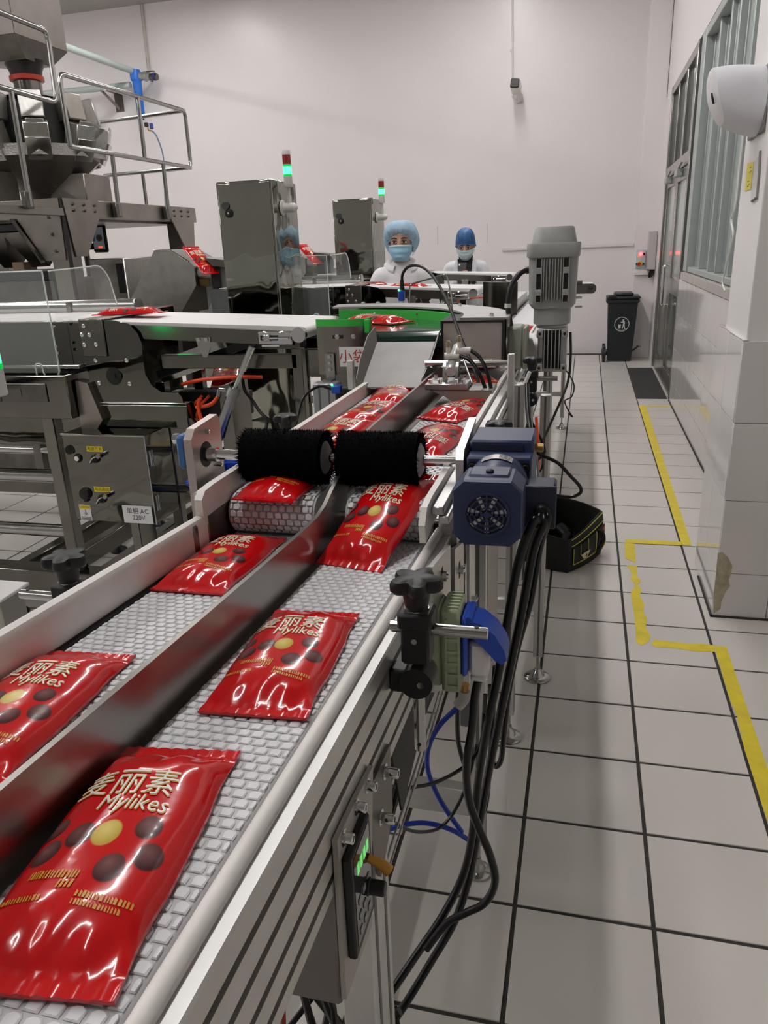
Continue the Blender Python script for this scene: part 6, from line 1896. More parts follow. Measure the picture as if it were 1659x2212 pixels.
        v_.grid(lambda u, v: Vector((((u - 0.5) * 2) * (0.075 - 0.048 * v), -0.070 - 0.094 * math.sin(min(1, v * 2.2) * math.pi / 2) + 0.012 * abs(u - 0.5) * 2, 1.425 - 0.33 * v)), 9, 12)
        add('sweater_front', v_, BLACKK)
        n_ = MB()
        n_.lathe([(0.078, 0), (0.066, 0.03), (0.062, 0.075), (0.056, 0.08)], (0, 0.0, 1.375), (0, -0.08, 1), 24)
        add('collar', n_, BLACKK)
        for s in (-1, 1):
            l_ = MB()
            l_.prism([(s * 0.070, -0.075, 1.44), (s * 0.105, -0.085, 1.36), (s * 0.095, -0.150, 1.24), (s * 0.045, -0.166, 1.12), (s * 0.028, -0.166, 1.11), (s * 0.055, -0.150, 1.27)], (0, -0.007, 0))
            add('lapel', l_, M_, parent=co)
        add('badge', MB().bb(0.085, 0.108, -0.150, -0.140, 1.245, 1.262, 0.001), mat('badge_red', (0.5, 0.08, 0.1), 0.5), parent=co)
    tr = MB()
    for s in (-1, 1):
        chain(tr, [((s * 0.085, 0.01, 0.88), 0.115), ((s * 0.098, 0.0, 0.50), 0.085), ((s * 0.098, 0.02, 0.14), 0.070)])
    add('trousers', tr, TROU, 0.014, smooth=6)
    for s in (-1, 1):
        sh_ = MB()
        chain(sh_, [((s * 0.098, 0.03, 0.16), 0.055), ((s * 0.098, 0.035, 0.055), 0.054)])
        chain(sh_, [((s * 0.098, 0.035, 0.052), 0.052), ((s * 0.106, -0.13, 0.042), 0.042)])
        add('boot', sh_, SHOE, 0.012)
    t.rotation_euler = (0, 0, rz)
    t.scale = (sc, sc, sc)
    return t

person((-1.215, 5.28, 0), R_(0) if False else math.radians(14), 1.045, 'person in white hooded smock and puffy pale blue cap looking over', math.radians(2), math.radians(-8), 'puffy', MASKB, 'smock',
       {-1: ((-0.195, -0.02, 1.06), (-0.10, -0.20, 1.02)), 1: ((0.205, -0.03, 1.05), (0.11, -0.21, 1.03))})
person((-1.085, 7.36, 0), math.radians(4), 1.03, 'person in open white coat and dark blue cap looking down at a phone', math.radians(20), math.radians(0), 'tight', MASKW, 'coat',
       {-1: ((-0.215, -0.03, 1.08), (-0.045, -0.235, 1.235)), 1: ((0.215, 0.0, 1.06), (0.235, -0.05, 0.82))})
ph = thing('mobile_phone', 'black mobile phone held up by the worker in the open coat', 'phone', (-1.075, 7.06, 1.33))
obj('case', MB().box((-1.075, 7.055, 1.375), (0.078, 0.010, 0.15), 0.004, Matrix.Rotation(math.radians(-28), 3, 'X')), BLACK, ph)
obj('camera_ring', MB().cyl((-1.095, 7.074 - 0.040, 1.425), (-1.095, 7.070 - 0.042, 1.424), 0.007, n=12), CHROME, ph)

# ================================================================ CABLES, HOSES, FLOOR AND WALL THINGS
def cable(name, label, cat, pts, r, m, n=10):
    return tag(obj(name, MB().tube(curve(pts, 8), r, n), m), label, cat)
cable('power_cable', 'thick black cable hanging from the blue motor, innermost of the bundle', 'cable',
      [(-0.052, 1.130, 1.205), (-0.054, 1.115, 1.195), (-0.062, 1.100, 1.196), (-0.082, 1.100, 1.130), (-0.096, 1.100, 1.037), (-0.110, 1.100, 0.934), (-0.127, 1.100, 0.833), (-0.143, 1.100, 0.717), (-0.151, 1.080, 0.612), (-0.165, 1.060, 0.535), (-0.194, 1.020, 0.479), (-0.232, 0.980, 0.428), (-0.271, 0.930, 0.384), (-0.311, 0.900, 0.340)], 0.0072, CABLE)
cable('power_cable', 'thick black cable hanging from the blue motor, middle of the bundle', 'cable',
      [(-0.047, 1.130, 1.203), (-0.046, 1.115, 1.19), (-0.061, 1.120, 1.142), (-0.076, 1.120, 1.037), (-0.093, 1.120, 0.932), (-0.111, 1.120, 0.822), (-0.131, 1.120, 0.693), (-0.146, 1.100, 0.585), (-0.158, 1.080, 0.506), (-0.178, 1.040, 0.445), (-0.216, 1.000, 0.381), (-0.253, 0.960, 0.324), (-0.288, 0.930, 0.273)], 0.0072, CABLE)
cable('power_cable', 'thinner black cable hanging from the blue motor, outermost of the bundle', 'cable',
      [(-0.043, 1.130, 1.206), (-0.040, 1.117, 1.195), (-0.052, 1.140, 1.135), (-0.064, 1.140, 1.044), (-0.083, 1.140, 0.957), (-0.097, 1.140, 0.866), (-0.104, 1.140, 0.780), (-0.109, 1.150, 0.723), (-0.120, 1.160, 0.699), (-0.127, 1.160, 0.723), (-0.126, 1.160, 0.811), (-0.122, 1.160, 0.906)], 0.0052, CABLE)
cable('plug_cable', 'black cable looping out from the white plug and back to the bundle', 'cable',
      [(-0.127, 0.983, 0.992), (-0.134, 0.990, 0.956), (-0.140, 1.000, 0.891), (-0.149, 1.000, 0.821), (-0.146, 1.000, 0.754), (-0.129, 1.000, 0.697), (-0.110, 1.000, 0.643), (-0.102, 1.000, 0.591), (-0.119, 1.000, 0.542), (-0.152, 1.000, 0.512), (-0.185, 1.000, 0.481), (-0.219, 0.980, 0.436)], 0.0068, CABLE)
cable('thin_cable', 'thin black cable curving from the rail to the leg above the blue hoses', 'cable',
      [(-0.265, 0.950, 0.787), (-0.247, 1.000, 0.758), (-0.215, 1.050, 0.733), (-0.183, 1.100, 0.722), (-0.157, 1.120, 0.738), (-0.142, 1.130, 0.772), (-0.139, 1.140, 0.823)], 0.0034, CABLE, 8)
cable('thin_cable', 'thin black cable sagging below the blue hose', 'cable',
      [(-0.269, 0.950, 0.738), (-0.258, 1.000, 0.676), (-0.241, 1.050, 0.625), (-0.218, 1.100, 0.592), (-0.195, 1.120, 0.609), (-0.178, 1.150, 0.636), (-0.163, 1.150, 0.695), (-0.153, 1.150, 0.747)], 0.0032, CABLE, 8)
cable('loop_cable', 'narrow black cable loop hanging beside the near leg', 'cable',
      [(-0.147, 1.300, 0.779), (-0.145, 1.300, 0.694), (-0.146, 1.300, 0.605), (-0.150, 1.300, 0.513), (-0.158, 1.300, 0.470), (-0.167, 1.300, 0.480), (-0.167, 1.300, 0.545), (-0.161, 1.300, 0.648), (-0.156, 1.300, 0.757)], 0.0045, CABLE, 8)
cable('loop_cable', 'black cable hanging in a short U behind the socket box', 'cable',
      [(-0.194, 1.200, 0.826), (-0.196, 1.200, 0.756), (-0.194, 1.200, 0.710), (-0.186, 1.200, 0.672), (-0.179, 1.200, 0.660), (-0.170, 1.200, 0.677), (-0.168, 1.200, 0.759)], 0.0045, CABLE, 8)
cable('loop_cable', 'black cable loop sticking out past the blue motor over the aisle', 'cable',
      [(-0.104, 1.750, 1.141), (-0.080, 1.750, 1.126), (-0.044, 1.750, 1.109), (-0.015, 1.750, 1.079), (0.007, 1.750, 1.055), (0.010, 1.750, 1.039), (-0.009, 1.750, 1.028), (-0.042, 1.750, 1.029), (-0.079, 1.750, 1.038)], 0.0042, CABLE, 8)
cable('motor_cable', 'stiff black cable running down behind the blue motor', 'cable',
      [(-0.138, 2.020, 1.245), (-0.130, 1.950, 1.198), (-0.112, 1.850, 1.138), (-0.091, 1.700, 1.111), (-0.083, 1.600, 1.098), (-0.085, 1.500, 1.059)], 0.0062, CABLE, 10)
# blue air hoses with a push fitting
bf = thing('hose_fitting', 'white push-in elbow fitting with brass thread behind the white plug', 'fitting', (-0.177, 1.150, 0.840))
obj('elbow', MB().tube(curve([(-0.174, 1.150, 0.858), (-0.177, 1.150, 0.840), (-0.186, 1.150, 0.826)], 5), 0.0105, 14), OFFWHITE, bf)
obj('thread', MB().cyl((-0.173, 1.150, 0.871), (-0.175, 1.150, 0.854), 0.008, n=12), MATS['brass'], bf)
obj('valve_body', MB().box((-0.176, 1.170, 0.799), (0.02, 0.02, 0.05), 0.003), mat('valve_grey', (0.25, 0.25, 0.25), 0.5), bf)
cable('air_hose', 'blue air hose bowing down from the white elbow fitting', 'hose',
      [(-0.187, 1.150, 0.822), (-0.220, 1.150, 0.780), (-0.241, 1.150, 0.732), (-0.244, 1.150, 0.680), (-0.229, 1.150, 0.631), (-0.207, 1.150, 0.588), (-0.181, 1.150, 0.547)], 0.0048, BLUET)
cable('air_hose', 'blue air hose arching out from under the side rail', 'hose',
      [(-0.319, 1.100, 0.568), (-0.290, 1.120, 0.570), (-0.255, 1.140, 0.564), (-0.221, 1.150, 0.554), (-0.194, 1.160, 0.536), (-0.171, 1.170, 0.512)], 0.0048, BLUET)
# wire cable tray with cables lying in it
wt_ = thing('wire_cable_tray', 'zinc wire mesh tray running along under the conveyor', 'cable tray', (-0.3, 1.2, 0.75))
zt = 0.775
for x in (-0.235, -0.27, -0.305, -0.34):
    zz = zt + (0.04 if x in (-0.235, -0.34) else 0)
    obj('long_wire', MB().tube([(x, 0.78, zz - 0.03), (x, 2.0, zz)], 0.0019, 6), WIRE, wt_)
obj('long_wire', MB().tube([(-0.234, 0.78, zt - 0.01), (-0.234, 2.0, zt + 0.02)], 0.0019, 6), WIRE, wt_)
for i in range(12):
    y = 0.80 + i * 0.105
    dz = -0.03 * (2.0 - y) / 1.22
    obj('rung_wire', MB().tube(bend([(-0.235, y, zt + 0.042 + dz), (-0.235, y, zt + dz), (-0.34, y, zt + dz), (-0.34, y, zt + 0.042 + dz)], 0.01), 0.0019, 6), WIRE, wt_)
for i in range(5):
    x = -0.252 - i * 0.018
    cable('tray_cable', 'black cable lying lengthwise in the wire tray', 'cable', [(x, 0.85, zt + 0.004), (x - 0.006, 1.1, zt + 0.012 + 0.006 * (i % 2)), (x + 0.004, 1.4, zt + 0.018), (x, 1.9, zt + 0.02)], 0.0078, CABLE, 8)['group'] = 'cables lying in the wire tray'
# dark apron under the level conveyor beside the tray
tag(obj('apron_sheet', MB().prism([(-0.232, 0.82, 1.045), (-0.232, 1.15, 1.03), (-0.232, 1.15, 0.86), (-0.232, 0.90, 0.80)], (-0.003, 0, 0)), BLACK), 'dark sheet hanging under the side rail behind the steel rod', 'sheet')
# bundle of cables below the control panel
rnd = random.Random(11)
for i in range(9):
    x0, y0 = -0.45 + 0.025 * i, 0.70 + rnd.uniform(-0.05, 0.1)
    pts = [(x0, y0, 0.90), (x0 + rnd.uniform(-0.03, 0.03), y0 + 0.02, 0.72), (x0 + rnd.uniform(-0.05, 0.05), y0 + rnd.uniform(-0.05, 0.08), 0.52), (x0 + rnd.uniform(-0.08, 0.08), y0 + rnd.uniform(-0.05, 0.1), 0.34), (x0 + rnd.uniform(-0.12, 0.12), y0 + rnd.uniform(0, 0.15), 0.22), (x0 + rnd.uniform(-0.05, 0.12), y0 + rnd.uniform(0.05, 0.2), 0.4)]
    cable('hanging_cable', 'black cable in the tangle hanging below the control panel', 'cable', pts, rnd.uniform(0.005, 0.008), CABLE, 8)['group'] = 'tangled cables below the control panel'
cable('hanging_cable', 'single red wire in the cable tangle below the control panel', 'cable', [(-0.42, 0.78, 0.62), (-0.415, 0.80, 0.48), (-0.43, 0.82, 0.36)], 0.005, mat('red_wire', (0.5, 0.02, 0.02), 0.4), 8)
# tangle of leads under the gearbox
for i in range(10):
    c0 = Vector((-0.155 + rnd.uniform(-0.03, 0.03), 2.32 + rnd.uniform(-0.1, 0.15), 1.0 + rnd.uniform(-0.06, 0.06)))
    pts = [c0 + Vector((rnd.uniform(-0.03, 0.035), rnd.uniform(-0.08, 0.08), -0.075 * k + rnd.uniform(-0.03, 0.03))) for k in range(6)]
    m_ = ORANGE if i in (3,) else CABLE
    o_ = cable('tangled_lead', 'thin black lead in the tangle under the ribbed gearbox' if i != 3 else 'orange lead in the black tangle under the ribbed gearbox', 'cable', pts, rnd.uniform(0.0025, 0.005), m_, 6)
    if i != 3:
        o_['group'] = 'tangled leads under the gearbox'
cable('floor_lead', 'thin lead hanging in loops by the far floor foot', 'cable', [(-0.16, 6.7, 0.55), (-0.12, 6.75, 0.52), (-0.06, 6.8, 0.40), (-0.075, 6.8, 0.30), (-0.13, 6.75, 0.27), (-0.10, 6.7, 0.20), (-0.06, 6.75, 0.13), (-0.10, 6.8, 0.15)], 0.006, CABLE, 8)
# leads under the nearest packing line
cable('machine_lead', 'black lead dropping from the white belt frame beside the strut', 'cable', [(-1.215, 2.600, 1.190), (-1.190, 2.550, 1.131), (-1.140, 2.500, 1.099), (-1.092, 2.450, 1.068), (-1.056, 2.420, 1.050), (-1.053, 2.400, 1.022), (-1.067, 2.400, 0.997)], 0.006, CABLE, 8)
cable('machine_lead', 'black lead sagging under the second packing line', 'cable', [(-2.101, 4.500, 0.994), (-2.017, 4.500, 0.950), (-1.917, 4.500, 0.941), (-1.791, 4.500, 0.955), (-1.694, 4.500, 1.011)], 0.008, CABLE, 8)

# blue crate between the switch cabinet and the conveyor
bb_ = thing('blue_crate', 'bright blue plastic crate standing between the switch cabinet and the white guard', 'crate', (-1.05, 2.3, 0))
cr_ = MB()
for (x0, x1, y0, y1) in ((-1.26, -1.24, 2.22, 2.44), (-1.06, -1.04, 2.22, 2.44), (-1.26, -1.04, 2.20, 2.22), (-1.26, -1.04, 2.44, 2.46)):
    cr_.bb(x0, x1, y0, y1, 0.0, 0.88)
obj('tub', cr_.bb(-1.25, -1.05, 2.21, 2.45, 0.0, 0.02), BLUEP, bb_)
obj('rim', MB().tube(bend([(-1.26, 2.19, 0.88), (-1.04, 2.19, 0.88), (-1.04, 2.47, 0.88), (-1.26, 2.47, 0.88), (-1.26, 2.19, 0.88)], 0.03), 0.012, 8), BLUEP, bb_)
mp_ = thing('machine_post', 'pale beige machine post standing outside the white guard', 'post', (-1.88, 1.9, 0))
obj('post', MB().bb(-1.99, -1.815, 1.86, 1.98, 0.02, 0.555, 0.006), mat('beige_cast', (0.42, 0.40, 0.34), 0.45), mp_)
obj('cap_plate', MB().bb(-2.0, -1.795, 1.85, 1.99, 0.556, 0.568, 0.003), WHITEP, mp_)
obj('base', MB().bb(-2.02, -1.79, 1.84, 2.0, 0.0, 0.02, 0.003), DULL, mp_)
lb_ = thing('paper_label', 'white paper label reading 220V below the first white belt', 'label', (-1.651, 3.900, 1.130))
obj('sheet', MB().box((-1.641, 3.900, 1.128), (0.10, 0.002, 0.030)), PAPER, lb_)
obj('label_print', text_mb('220V', 0.022, (-1.640, 3.897, 1.128), (1, 0, 0), (0, 0, 1), 0.0004), INK, lb_)
obj('backing', MB().box((-1.645, 3.910, 1.127), (0.34, 0.004, 0.055)), STEEL, lb_)

# ---------------------------------------------------------------- tool bag
tb = thing('tool_bag', 'open black tool bag with yellow piping on the tiled aisle', 'bag', (-0.03, 3.85, 0))
CANV = mat('black_canvas', (0.010, 0.011, 0.009), 0.75, bump=0.5, bscale=120, vary=0.3, vscale=18)
CANVI = mat('bag_lining', (0.014, 0.017, 0.011), 0.7, bump=0.4, bscale=60)
PIPE = mat('yellow_piping', (0.50, 0.47, 0.10), 0.6)
F0 = Vector((-0.020, 3.61, 0))
ax = Vector((0.19, 0.335, 0)).normalized()
bx_ = Vector((-0.335, 0.19, 0)).normalized()
LA, LB = 0.385, 0.31
def bp(a, b_, z):
    return F0 + ax * (a * LA) + bx_ * (b_ * LB) + Vector((0, 0, z))
def wall_pts(u, v, ins):
    """u round the bag, v height 0..1"""
    c = [(0, 0), (1, 0), (1, 1), (0, 1)]
    k = u * 4
    i = int(k) % 4
    t = k - int(k)
    p = (c[i][0] * (1 - t) + c[(i + 1) % 4][0] * t, c[i][1] * (1 - t) + c[(i + 1) % 4][1] * t)
    a, b_ = 0.5 + (p[0] - 0.5) * (1 - ins), 0.5 + (p[1] - 0.5) * (1 - ins)
    # rounded corners and a soft bulge
    rr = math.hypot(p[0] - 0.5, p[1] - 0.5)
    q = 1 - 0.13 * max(0, (rr - 0.5) / 0.207)
    bul = 1 + 0.05 * math.sin(math.pi * v)
    top = 0.20 + 0.035 * math.cos((p[0] - 0.9) * 3.0) + 0.03 * p[1]
    return bp(0.5 + (a - 0.5) * q * bul, 0.5 + (b_ - 0.5) * q * bul, 0.004 + v * top)
obj('shell', MB().grid(lambda u, v: wall_pts(u, v, 0.0), 64, 9, closed_u=True), CANV, tb)
obj('lining', MB().grid(lambda u, v: wall_pts(u, 0.25 + 0.75 * v, 0.06), 64, 6, closed_u=True), CANVI, tb)
obj('bottom', MB().prism([bp(0.06, 0.06, 0.002), bp(0.94, 0.06, 0.002), bp(0.94, 0.94, 0.002), bp(0.06, 0.94, 0.002)], (0, 0, 0.05)), CANV, tb)
obj('rim_piping', MB().tube([wall_pts(i / 64, 1.0, 0.03) + Vector((0, 0, 0.001)) for i in range(64)], 0.005, 6, closed=True), CANV, tb)
obj('piping', MB().tube([wall_pts(0.02 + 0.23 * i / 20, 0.985, -0.008) for i in range(21)], 0.0025, 6), PIPE, tb)
obj('piping', MB().tube([wall_pts(0.02 + 0.23 * i / 20, 0.80, -0.016) for i in range(21)], 0.0025, 6), PIPE, tb)
# pocket on the end panel with handle webbing and a metal ring
pk = obj('end_pocket', MB().grid(lambda u, v: wall_pts(0.03 + 0.13 * u, 0.22 + 0.5 * v, -0.03 - 0.03 * math.sin(math.pi * v) * math.sin(math.pi * u)), 12, 8), CANV, tb)
obj('pocket_piping', MB().tube([wall_pts(0.03 + 0.0 * i, 0.72 - 0.5 * i / 6, -0.045) for i in range(7)] + [wall_pts(0.03 + 0.13 * i / 10, 0.22, -0.045) for i in range(1, 11)] + [wall_pts(0.16, 0.22 + 0.5 * i / 6, -0.045) for i in range(1, 7)], 0.0026, 6), PIPE, pk)
for du in (0.065, 0.105):
    obj('strap_edge', MB().tube([wall_pts(du, 0.75 - 0.30 * i / 6, -0.07) for i in range(7)], 0.002, 6), PIPE, pk)
cpt = wall_pts(0.085, 0.40, -0.085)
obj('ring', MB().prism([wall_pts(0.062, 0.46, -0.085), wall_pts(0.112, 0.46, -0.085), wall_pts(0.095, 0.30, -0.085), wall_pts(0.078, 0.30, -0.085)], (0.004, -0.004, 0)), mat('ring_metal', (0.55, 0.50, 0.36), 0.35, 0.9), pk)
obj('ring_hole', MB().cyl(wall_pts(0.087, 0.38, -0.10), wall_pts(0.087, 0.38, -0.112), 0.010, n=14), DARKGAP, pk)
obj('side_pocket', MB().grid(lambda u, v: wall_pts(0.175 + 0.07 * u, 0.20 + 0.55 * v, -0.04 - 0.02 * math.sin(math.pi * u)), 8, 6), CANV, tb)
obj('side_handle', MB().tube([wall_pts(0.17 + 0.03 * math.sin(math.pi * i / 10), 0.75 - 0.6 * i / 10, -0.07 - 0.05 * math.sin(math.pi * i / 10)) for i in range(11)], 0.008, 8), CANV, tb)
obj('yellow_tab', MB().prism([wall_pts(0.19, 0.20, -0.05), wall_pts(0.245, 0.24, -0.03), wall_pts(0.245, 0.36, -0.03), wall_pts(0.19, 0.30, -0.05)], (0.012, -0.006, 0)), mat('bright_yellow', (0.65, 0.52, 0.02), 0.5), tb)
obj('emblem', MB().prism([wall_pts(0.20, 0.62, -0.05), wall_pts(0.228, 0.64, -0.045), wall_pts(0.228, 0.70, -0.045), wall_pts(0.20, 0.68, -0.05)], (0.004, -0.002, 0)), mat('emblem_red', (0.40, 0.05, 0.03), 0.5), tb)
obj('back_flap', MB().grid(lambda u, v: bp(0.1 + 0.85 * u, 0.96 + 0.03 * v, 0.20 + 0.055 * v + 0.012 * math.sin(u * 9)), 12, 5), CANV, tb)
pr = tag(obj('power_drill', MB().cyl(bp(0.55, 0.45, 0.12), bp(0.62, 0.65, 0.14), 0.035, n=18).cyl(bp(0.42, 0.40, 0.10), bp(0.55, 0.45, 0.12), 0.02, 0.035, n=18).box(bp(0.7, 0.5, 0.09), (0.07, 0.05, 0.05), 0.01), BLACK), 'dark hand tool lying inside the open tool bag', 'tool')
tag(obj('wood_handle', MB().bar(bp(0.12, 0.72, 0.05), bp(0.06, 0.66, 0.245), 0.035, 0.014, 0.004), WOOD), 'pale wooden tool handle sticking up in the tool bag', 'tool')

# ---------------------------------------------------------------- wheeled bin
wb = thing('wheeled_bin', 'black plastic wheeled bin with white litter emblem by the far wall', 'bin', (0.48, 11.05, 0))
DKG = mat('bin_plastic', (0.016, 0.019, 0.022), 0.42)
def taper(x0, x1, y0, y1, z0, X0_, X1_, Y0_, Y1_, z1):
    return MB().add([(x0, y0, z0), (x1, y0, z0), (x1, y1, z0), (x0, y1, z0), (X0_, Y0_, z1), (X1_, Y0_, z1), (X1_, Y1_, z1), (X0_, Y1_, z1)], [(0, 1, 2, 3), (7, 6, 5, 4)] + [(i, (i + 1) % 4, 4 + (i + 1) % 4, 4 + i) for i in range(4)])
obj('body', taper(0.330, 0.640, 10.90, 11.20, 0.02, 0.300, 0.680, 10.84, 11.24, 0.80), DKG, wb)
obj('rim', MB().bb(0.275, 0.700, 10.82, 11.25, 0.775, 0.825, 0.012), DKG, wb)
obj('lid', MB().bb(0.275, 0.710, 10.81, 11.25, 0.826, 0.860, 0.014).bb(0.37, 0.62, 10.86, 11.2, 0.86, 0.905, 0.016), DKG, wb)
obj('lid_grip', MB().cyl((0.30, 10.80, 0.862), (0.40, 10.80, 0.862), 0.018, n=14), DKG, wb)
for y in (10.88, 11.2):
    obj('wheel', MB().cyl((0.262, y, 0.105), (0.300, y, 0.105), 0.105, n=30).cyl((0.255, y, 0.105), (0.307, y, 0.105), 0.035, n=18), RUBBER, wb)
obj('axle', MB().cyl((0.28, 10.9, 0.105), (0.28, 11.2, 0.105), 0.012, n=10).bb(0.28, 0.36, 10.92, 11.18, 0.08, 0.13), DKG, wb)
obj('pedal', MB().bar((0.645, 10.92, 0.14), (0.72, 10.92, 0.20), 0.03, 0.02).cyl((0.70, 10.92, 0.205), (0.755, 10.92, 0.20), 0.012, n=10), STEEL, wb)
EMB = mat('emblem_white', (0.62, 0.63, 0.63), 0.5)
def bin_pt(dx, dz):
    z = 0.50 + dz
    return (0.490 + dx, 10.90 - 0.06 * (z - 0.02) / 0.78 - 0.002, z)
em = MB()
for (r0, r1) in ((0.088, 0.096),):
    P = []
    for i in range(40):
        a = 2 * math.pi * i / 40
        P += [bin_pt(r0 * math.cos(a), r0 * math.sin(a)), bin_pt(r1 * math.cos(a), r1 * math.sin(a))]
    em.add(P, [(2 * i, 2 * i + 1, (2 * i + 3) % 80, (2 * i + 2) % 80) for i in range(40)])
obj('emblem_ring', em, EMB, wb)
em = MB()
em.add([bin_pt(0.018 + 0.011 * math.cos(2 * math.pi * i / 14), 0.056 + 0.011 * math.sin(2 * math.pi * i / 14)) for i in range(14)], [tuple(range(14))])
em.add([bin_pt(*p) for p in ((0.004, 0.042), (0.030, 0.044), (0.040, 0.020), (0.036, -0.010), (0.046, -0.062), (0.034, -0.062), (0.026, -0.020), (0.014, -0.062), (0.002, -0.060), (0.016, -0.008), (0.016, 0.018), (-0.014, 0.020), (-0.016, 0.030), (0.010, 0.032))], [tuple(range(14))])
em.add([bin_pt(*p) for p in ((-0.044, -0.002), (-0.010, -0.002), (-0.014, -0.058), (-0.040, -0.058))], [(0, 1, 2, 3)])
obj('emblem_figure', em, EMB, wb)
tm = MB()
for i in range(7):
    a = math.radians(235 + i * 12)
    tm.add([bin_pt(0.074 * math.cos(a + d_) * k_, 0.074 * math.sin(a + d_) * k_) for d_, k_ in ((-0.05, 1.0), (0.05, 1.0), (0.05, 1.1), (-0.05, 1.1))], [(0, 1, 2, 3)])
obj('emblem_lettering', tm, EMB, wb, kind='stuff')

# ---------------------------------------------------------------- security camera and conduits
WY = ROOM_Y1
CONDW = mat('white_conduit', (0.70, 0.67, 0.65), 0.5)
tag(obj('wall_conduit', MB().tube([(-1.110, WY - 0.014, ROOM_Z - 0.003), (-1.085, WY - 0.014, 3.47)], 0.013, 10).cyl((-1.104, WY - 0.014, 4.0), (-1.104, WY - 0.014, 4.03), 0.018, n=10), CONDW), 'thin white conduit running down to the security camera', 'conduit')
sc_ = thing('security_camera', 'small white security camera with black face on the far wall', 'camera', (-1.02, WY, 3.4))
rot = Matrix.Rotation(math.radians(-12), 3, 'X') @ Matrix.Rotation(math.radians(6), 3, 'Y')
obj('head', MB().box((-1.015, WY - 0.26, 3.535), (0.125, 0.24, 0.125), 0.02, rot), WHITEP, sc_)
obj('face', MB().box((-1.022, WY - 0.385, 3.562), (0.112, 0.02, 0.112), 0.015, rot), BLACK, sc_)
obj('junction_box', MB().bb(-1.03, -0.95, WY - 0.05, WY - 0.001, 3.38, 3.50, 0.01), WHITEP, sc_)
obj('arm', MB().cyl((-0.98, WY - 0.05, 3.41), (-0.99, WY - 0.20, 3.47), 0.022, n=14).sphere((-0.99, WY - 0.2, 3.475), 0.035, 12, 8), WHITEP, sc_)
obj('lead', MB().tube(curve([(-1.085, WY - 0.015, 3.47), (-1.05, WY - 0.04, 3.43), (-1.02, WY - 0.10, 3.425), (-0.985, WY - 0.15, 3.45)], 5), 0.006, 6), CONDW, sc_)
tag(obj('wall_conduit', MB().bb(-1.2, 0.625, WY - 0.028, WY - 0.0005, 1.475, 1.515, 0.005), CONDW), 'horizontal white cable duct low on the far wall by the bin', 'conduit')
for i, x in enumerate((-2.15, -1.42)):
    tag(obj('wall_mark', MB().bb(x - 0.004, x + 0.004, WY - 0.002, WY - 0.0002, 1.60, 1.86), mat('pencil_grey', (0.45, 0.43, 0.42), 0.8)), ('dark upright scratch on the far wall between the two workers', 'dark upright scratch on the far wall right above the worker with the phone')[i], 'mark')
cbx = thing('wall_control_panel', 'small pale blue switch panel with a lit red lamp on the column', 'control panel', (0.70, COLY, 1.2))
PALEB = mat('pale_blue_panel', (0.40, 0.53, 0.62), 0.5)
obj('panel', MB().bb(0.640, 0.760, COLY - 0.03, COLY - 0.0005, 1.195, 1.425, 0.004), PALEB, cbx)
obj('lamp', MB().sphere((0.695, COLY - 0.034, 1.375), (0.022, 0.02, 0.022), 14, 8), REDLED, cbx)
obj('stop_button', MB().cyl((0.680, COLY - 0.03, 1.25), (0.680, COLY - 0.075, 1.25), 0.024, n=18), mat('button_red', (0.45, 0.02, 0.03), 0.35), cbx)
obj('yellow_ring', MB().cyl((0.690, COLY - 0.03, 1.25), (0.690, COLY - 0.045, 1.25), 0.036, n=18), YELLOW, cbx)
for (x, z) in ((0.735, 1.375), (0.735, 1.25), (0.652, 1.25)):
    obj('knob', MB().cyl((x, COLY - 0.03, z), (x, COLY - 0.06, z), 0.014, n=14), BLACK, cbx)
obj('yellow_tag', MB().bb(0.655, 0.675, COLY - 0.032, COLY - 0.0302, 1.33, 1.35), YELLOW, cbx)
gb_ = thing('wall_cabinet', 'plain light grey metal cabinet beside the pale blue switch panel', 'cabinet', (0.83, COLY, 1.2))
obj('body', MB().bb(0.775, 0.885 - 0.003, COLY - 0.16, COLY - 0.0005, 1.175, 1.655, 0.004), mat('cabinet_grey', (0.46, 0.435, 0.43), 0.5), gb_)
obj('door', MB().bb(0.782, 0.875, COLY - 0.168, COLY - 0.1605, 1.185, 1.645, 0.002), MATS['cabinet_grey'], gb_)
tag(obj('wall_conduit', MB().bb(0.632, 0.83, COLY - 0.05, COLY - 0.0005, 1.105, 1.165, 0.006), CONDW), 'short fat white duct under the switch panel on the column', 'conduit')
wl = MB()
for i in range(6):
    a0 = rnd.uniform(0, 6)
    wl.tube(curve([(0.84 + 0.04 * math.cos(a0 + k) * 0.8, COLY - 0.09 - 0.02 * rnd.random(), 1.125 + 0.05 * math.sin(a0 + k * 1.3)) for k in range(6)], 4), 0.006, 6)
tag(obj('wire_knot', wl, CABLE), 'tangled knot of black wires below the light grey cabinet', 'wires')['kind'] = 'stuff'

# ---------------------------------------------------------------- compressed air filter and pipes on the far wall
GRP = mat('grey_green_pipe', (0.45, 0.52, 0.50), 0.4)
tag(obj('air_pipe', MB().tube([(-6.62, WY - 0.28, 4.19), (-6.62, 2.0, 4.19)], 0.045, 14), GRP), 'pale grey-green pipe running overhead to the blue filter', 'pipe')
tag(obj('air_pipe', MB().tube([(-6.70, WY - 0.28, 4.02), (-10.5, WY - 0.28, 4.02)], 0.045, 14), GRP), 'grey-green pipe running along the far wall behind the weigher', 'pipe')
fl_ = thing('air_filter', 'long bright blue air filter housing hanging on the far wall', 'filter', (-6.58, WY - 0.2, 3.6))
fz = WY - 0.28
obj('bowl', MB().lathe([(0.048, 0), (0.056, 0.01), (0.062, 0.35), (0.066, 0.44), (0.072, 0.46)], (-6.585, fz, 3.61), (0, 0, 1), 26), BLUEF, fl_)
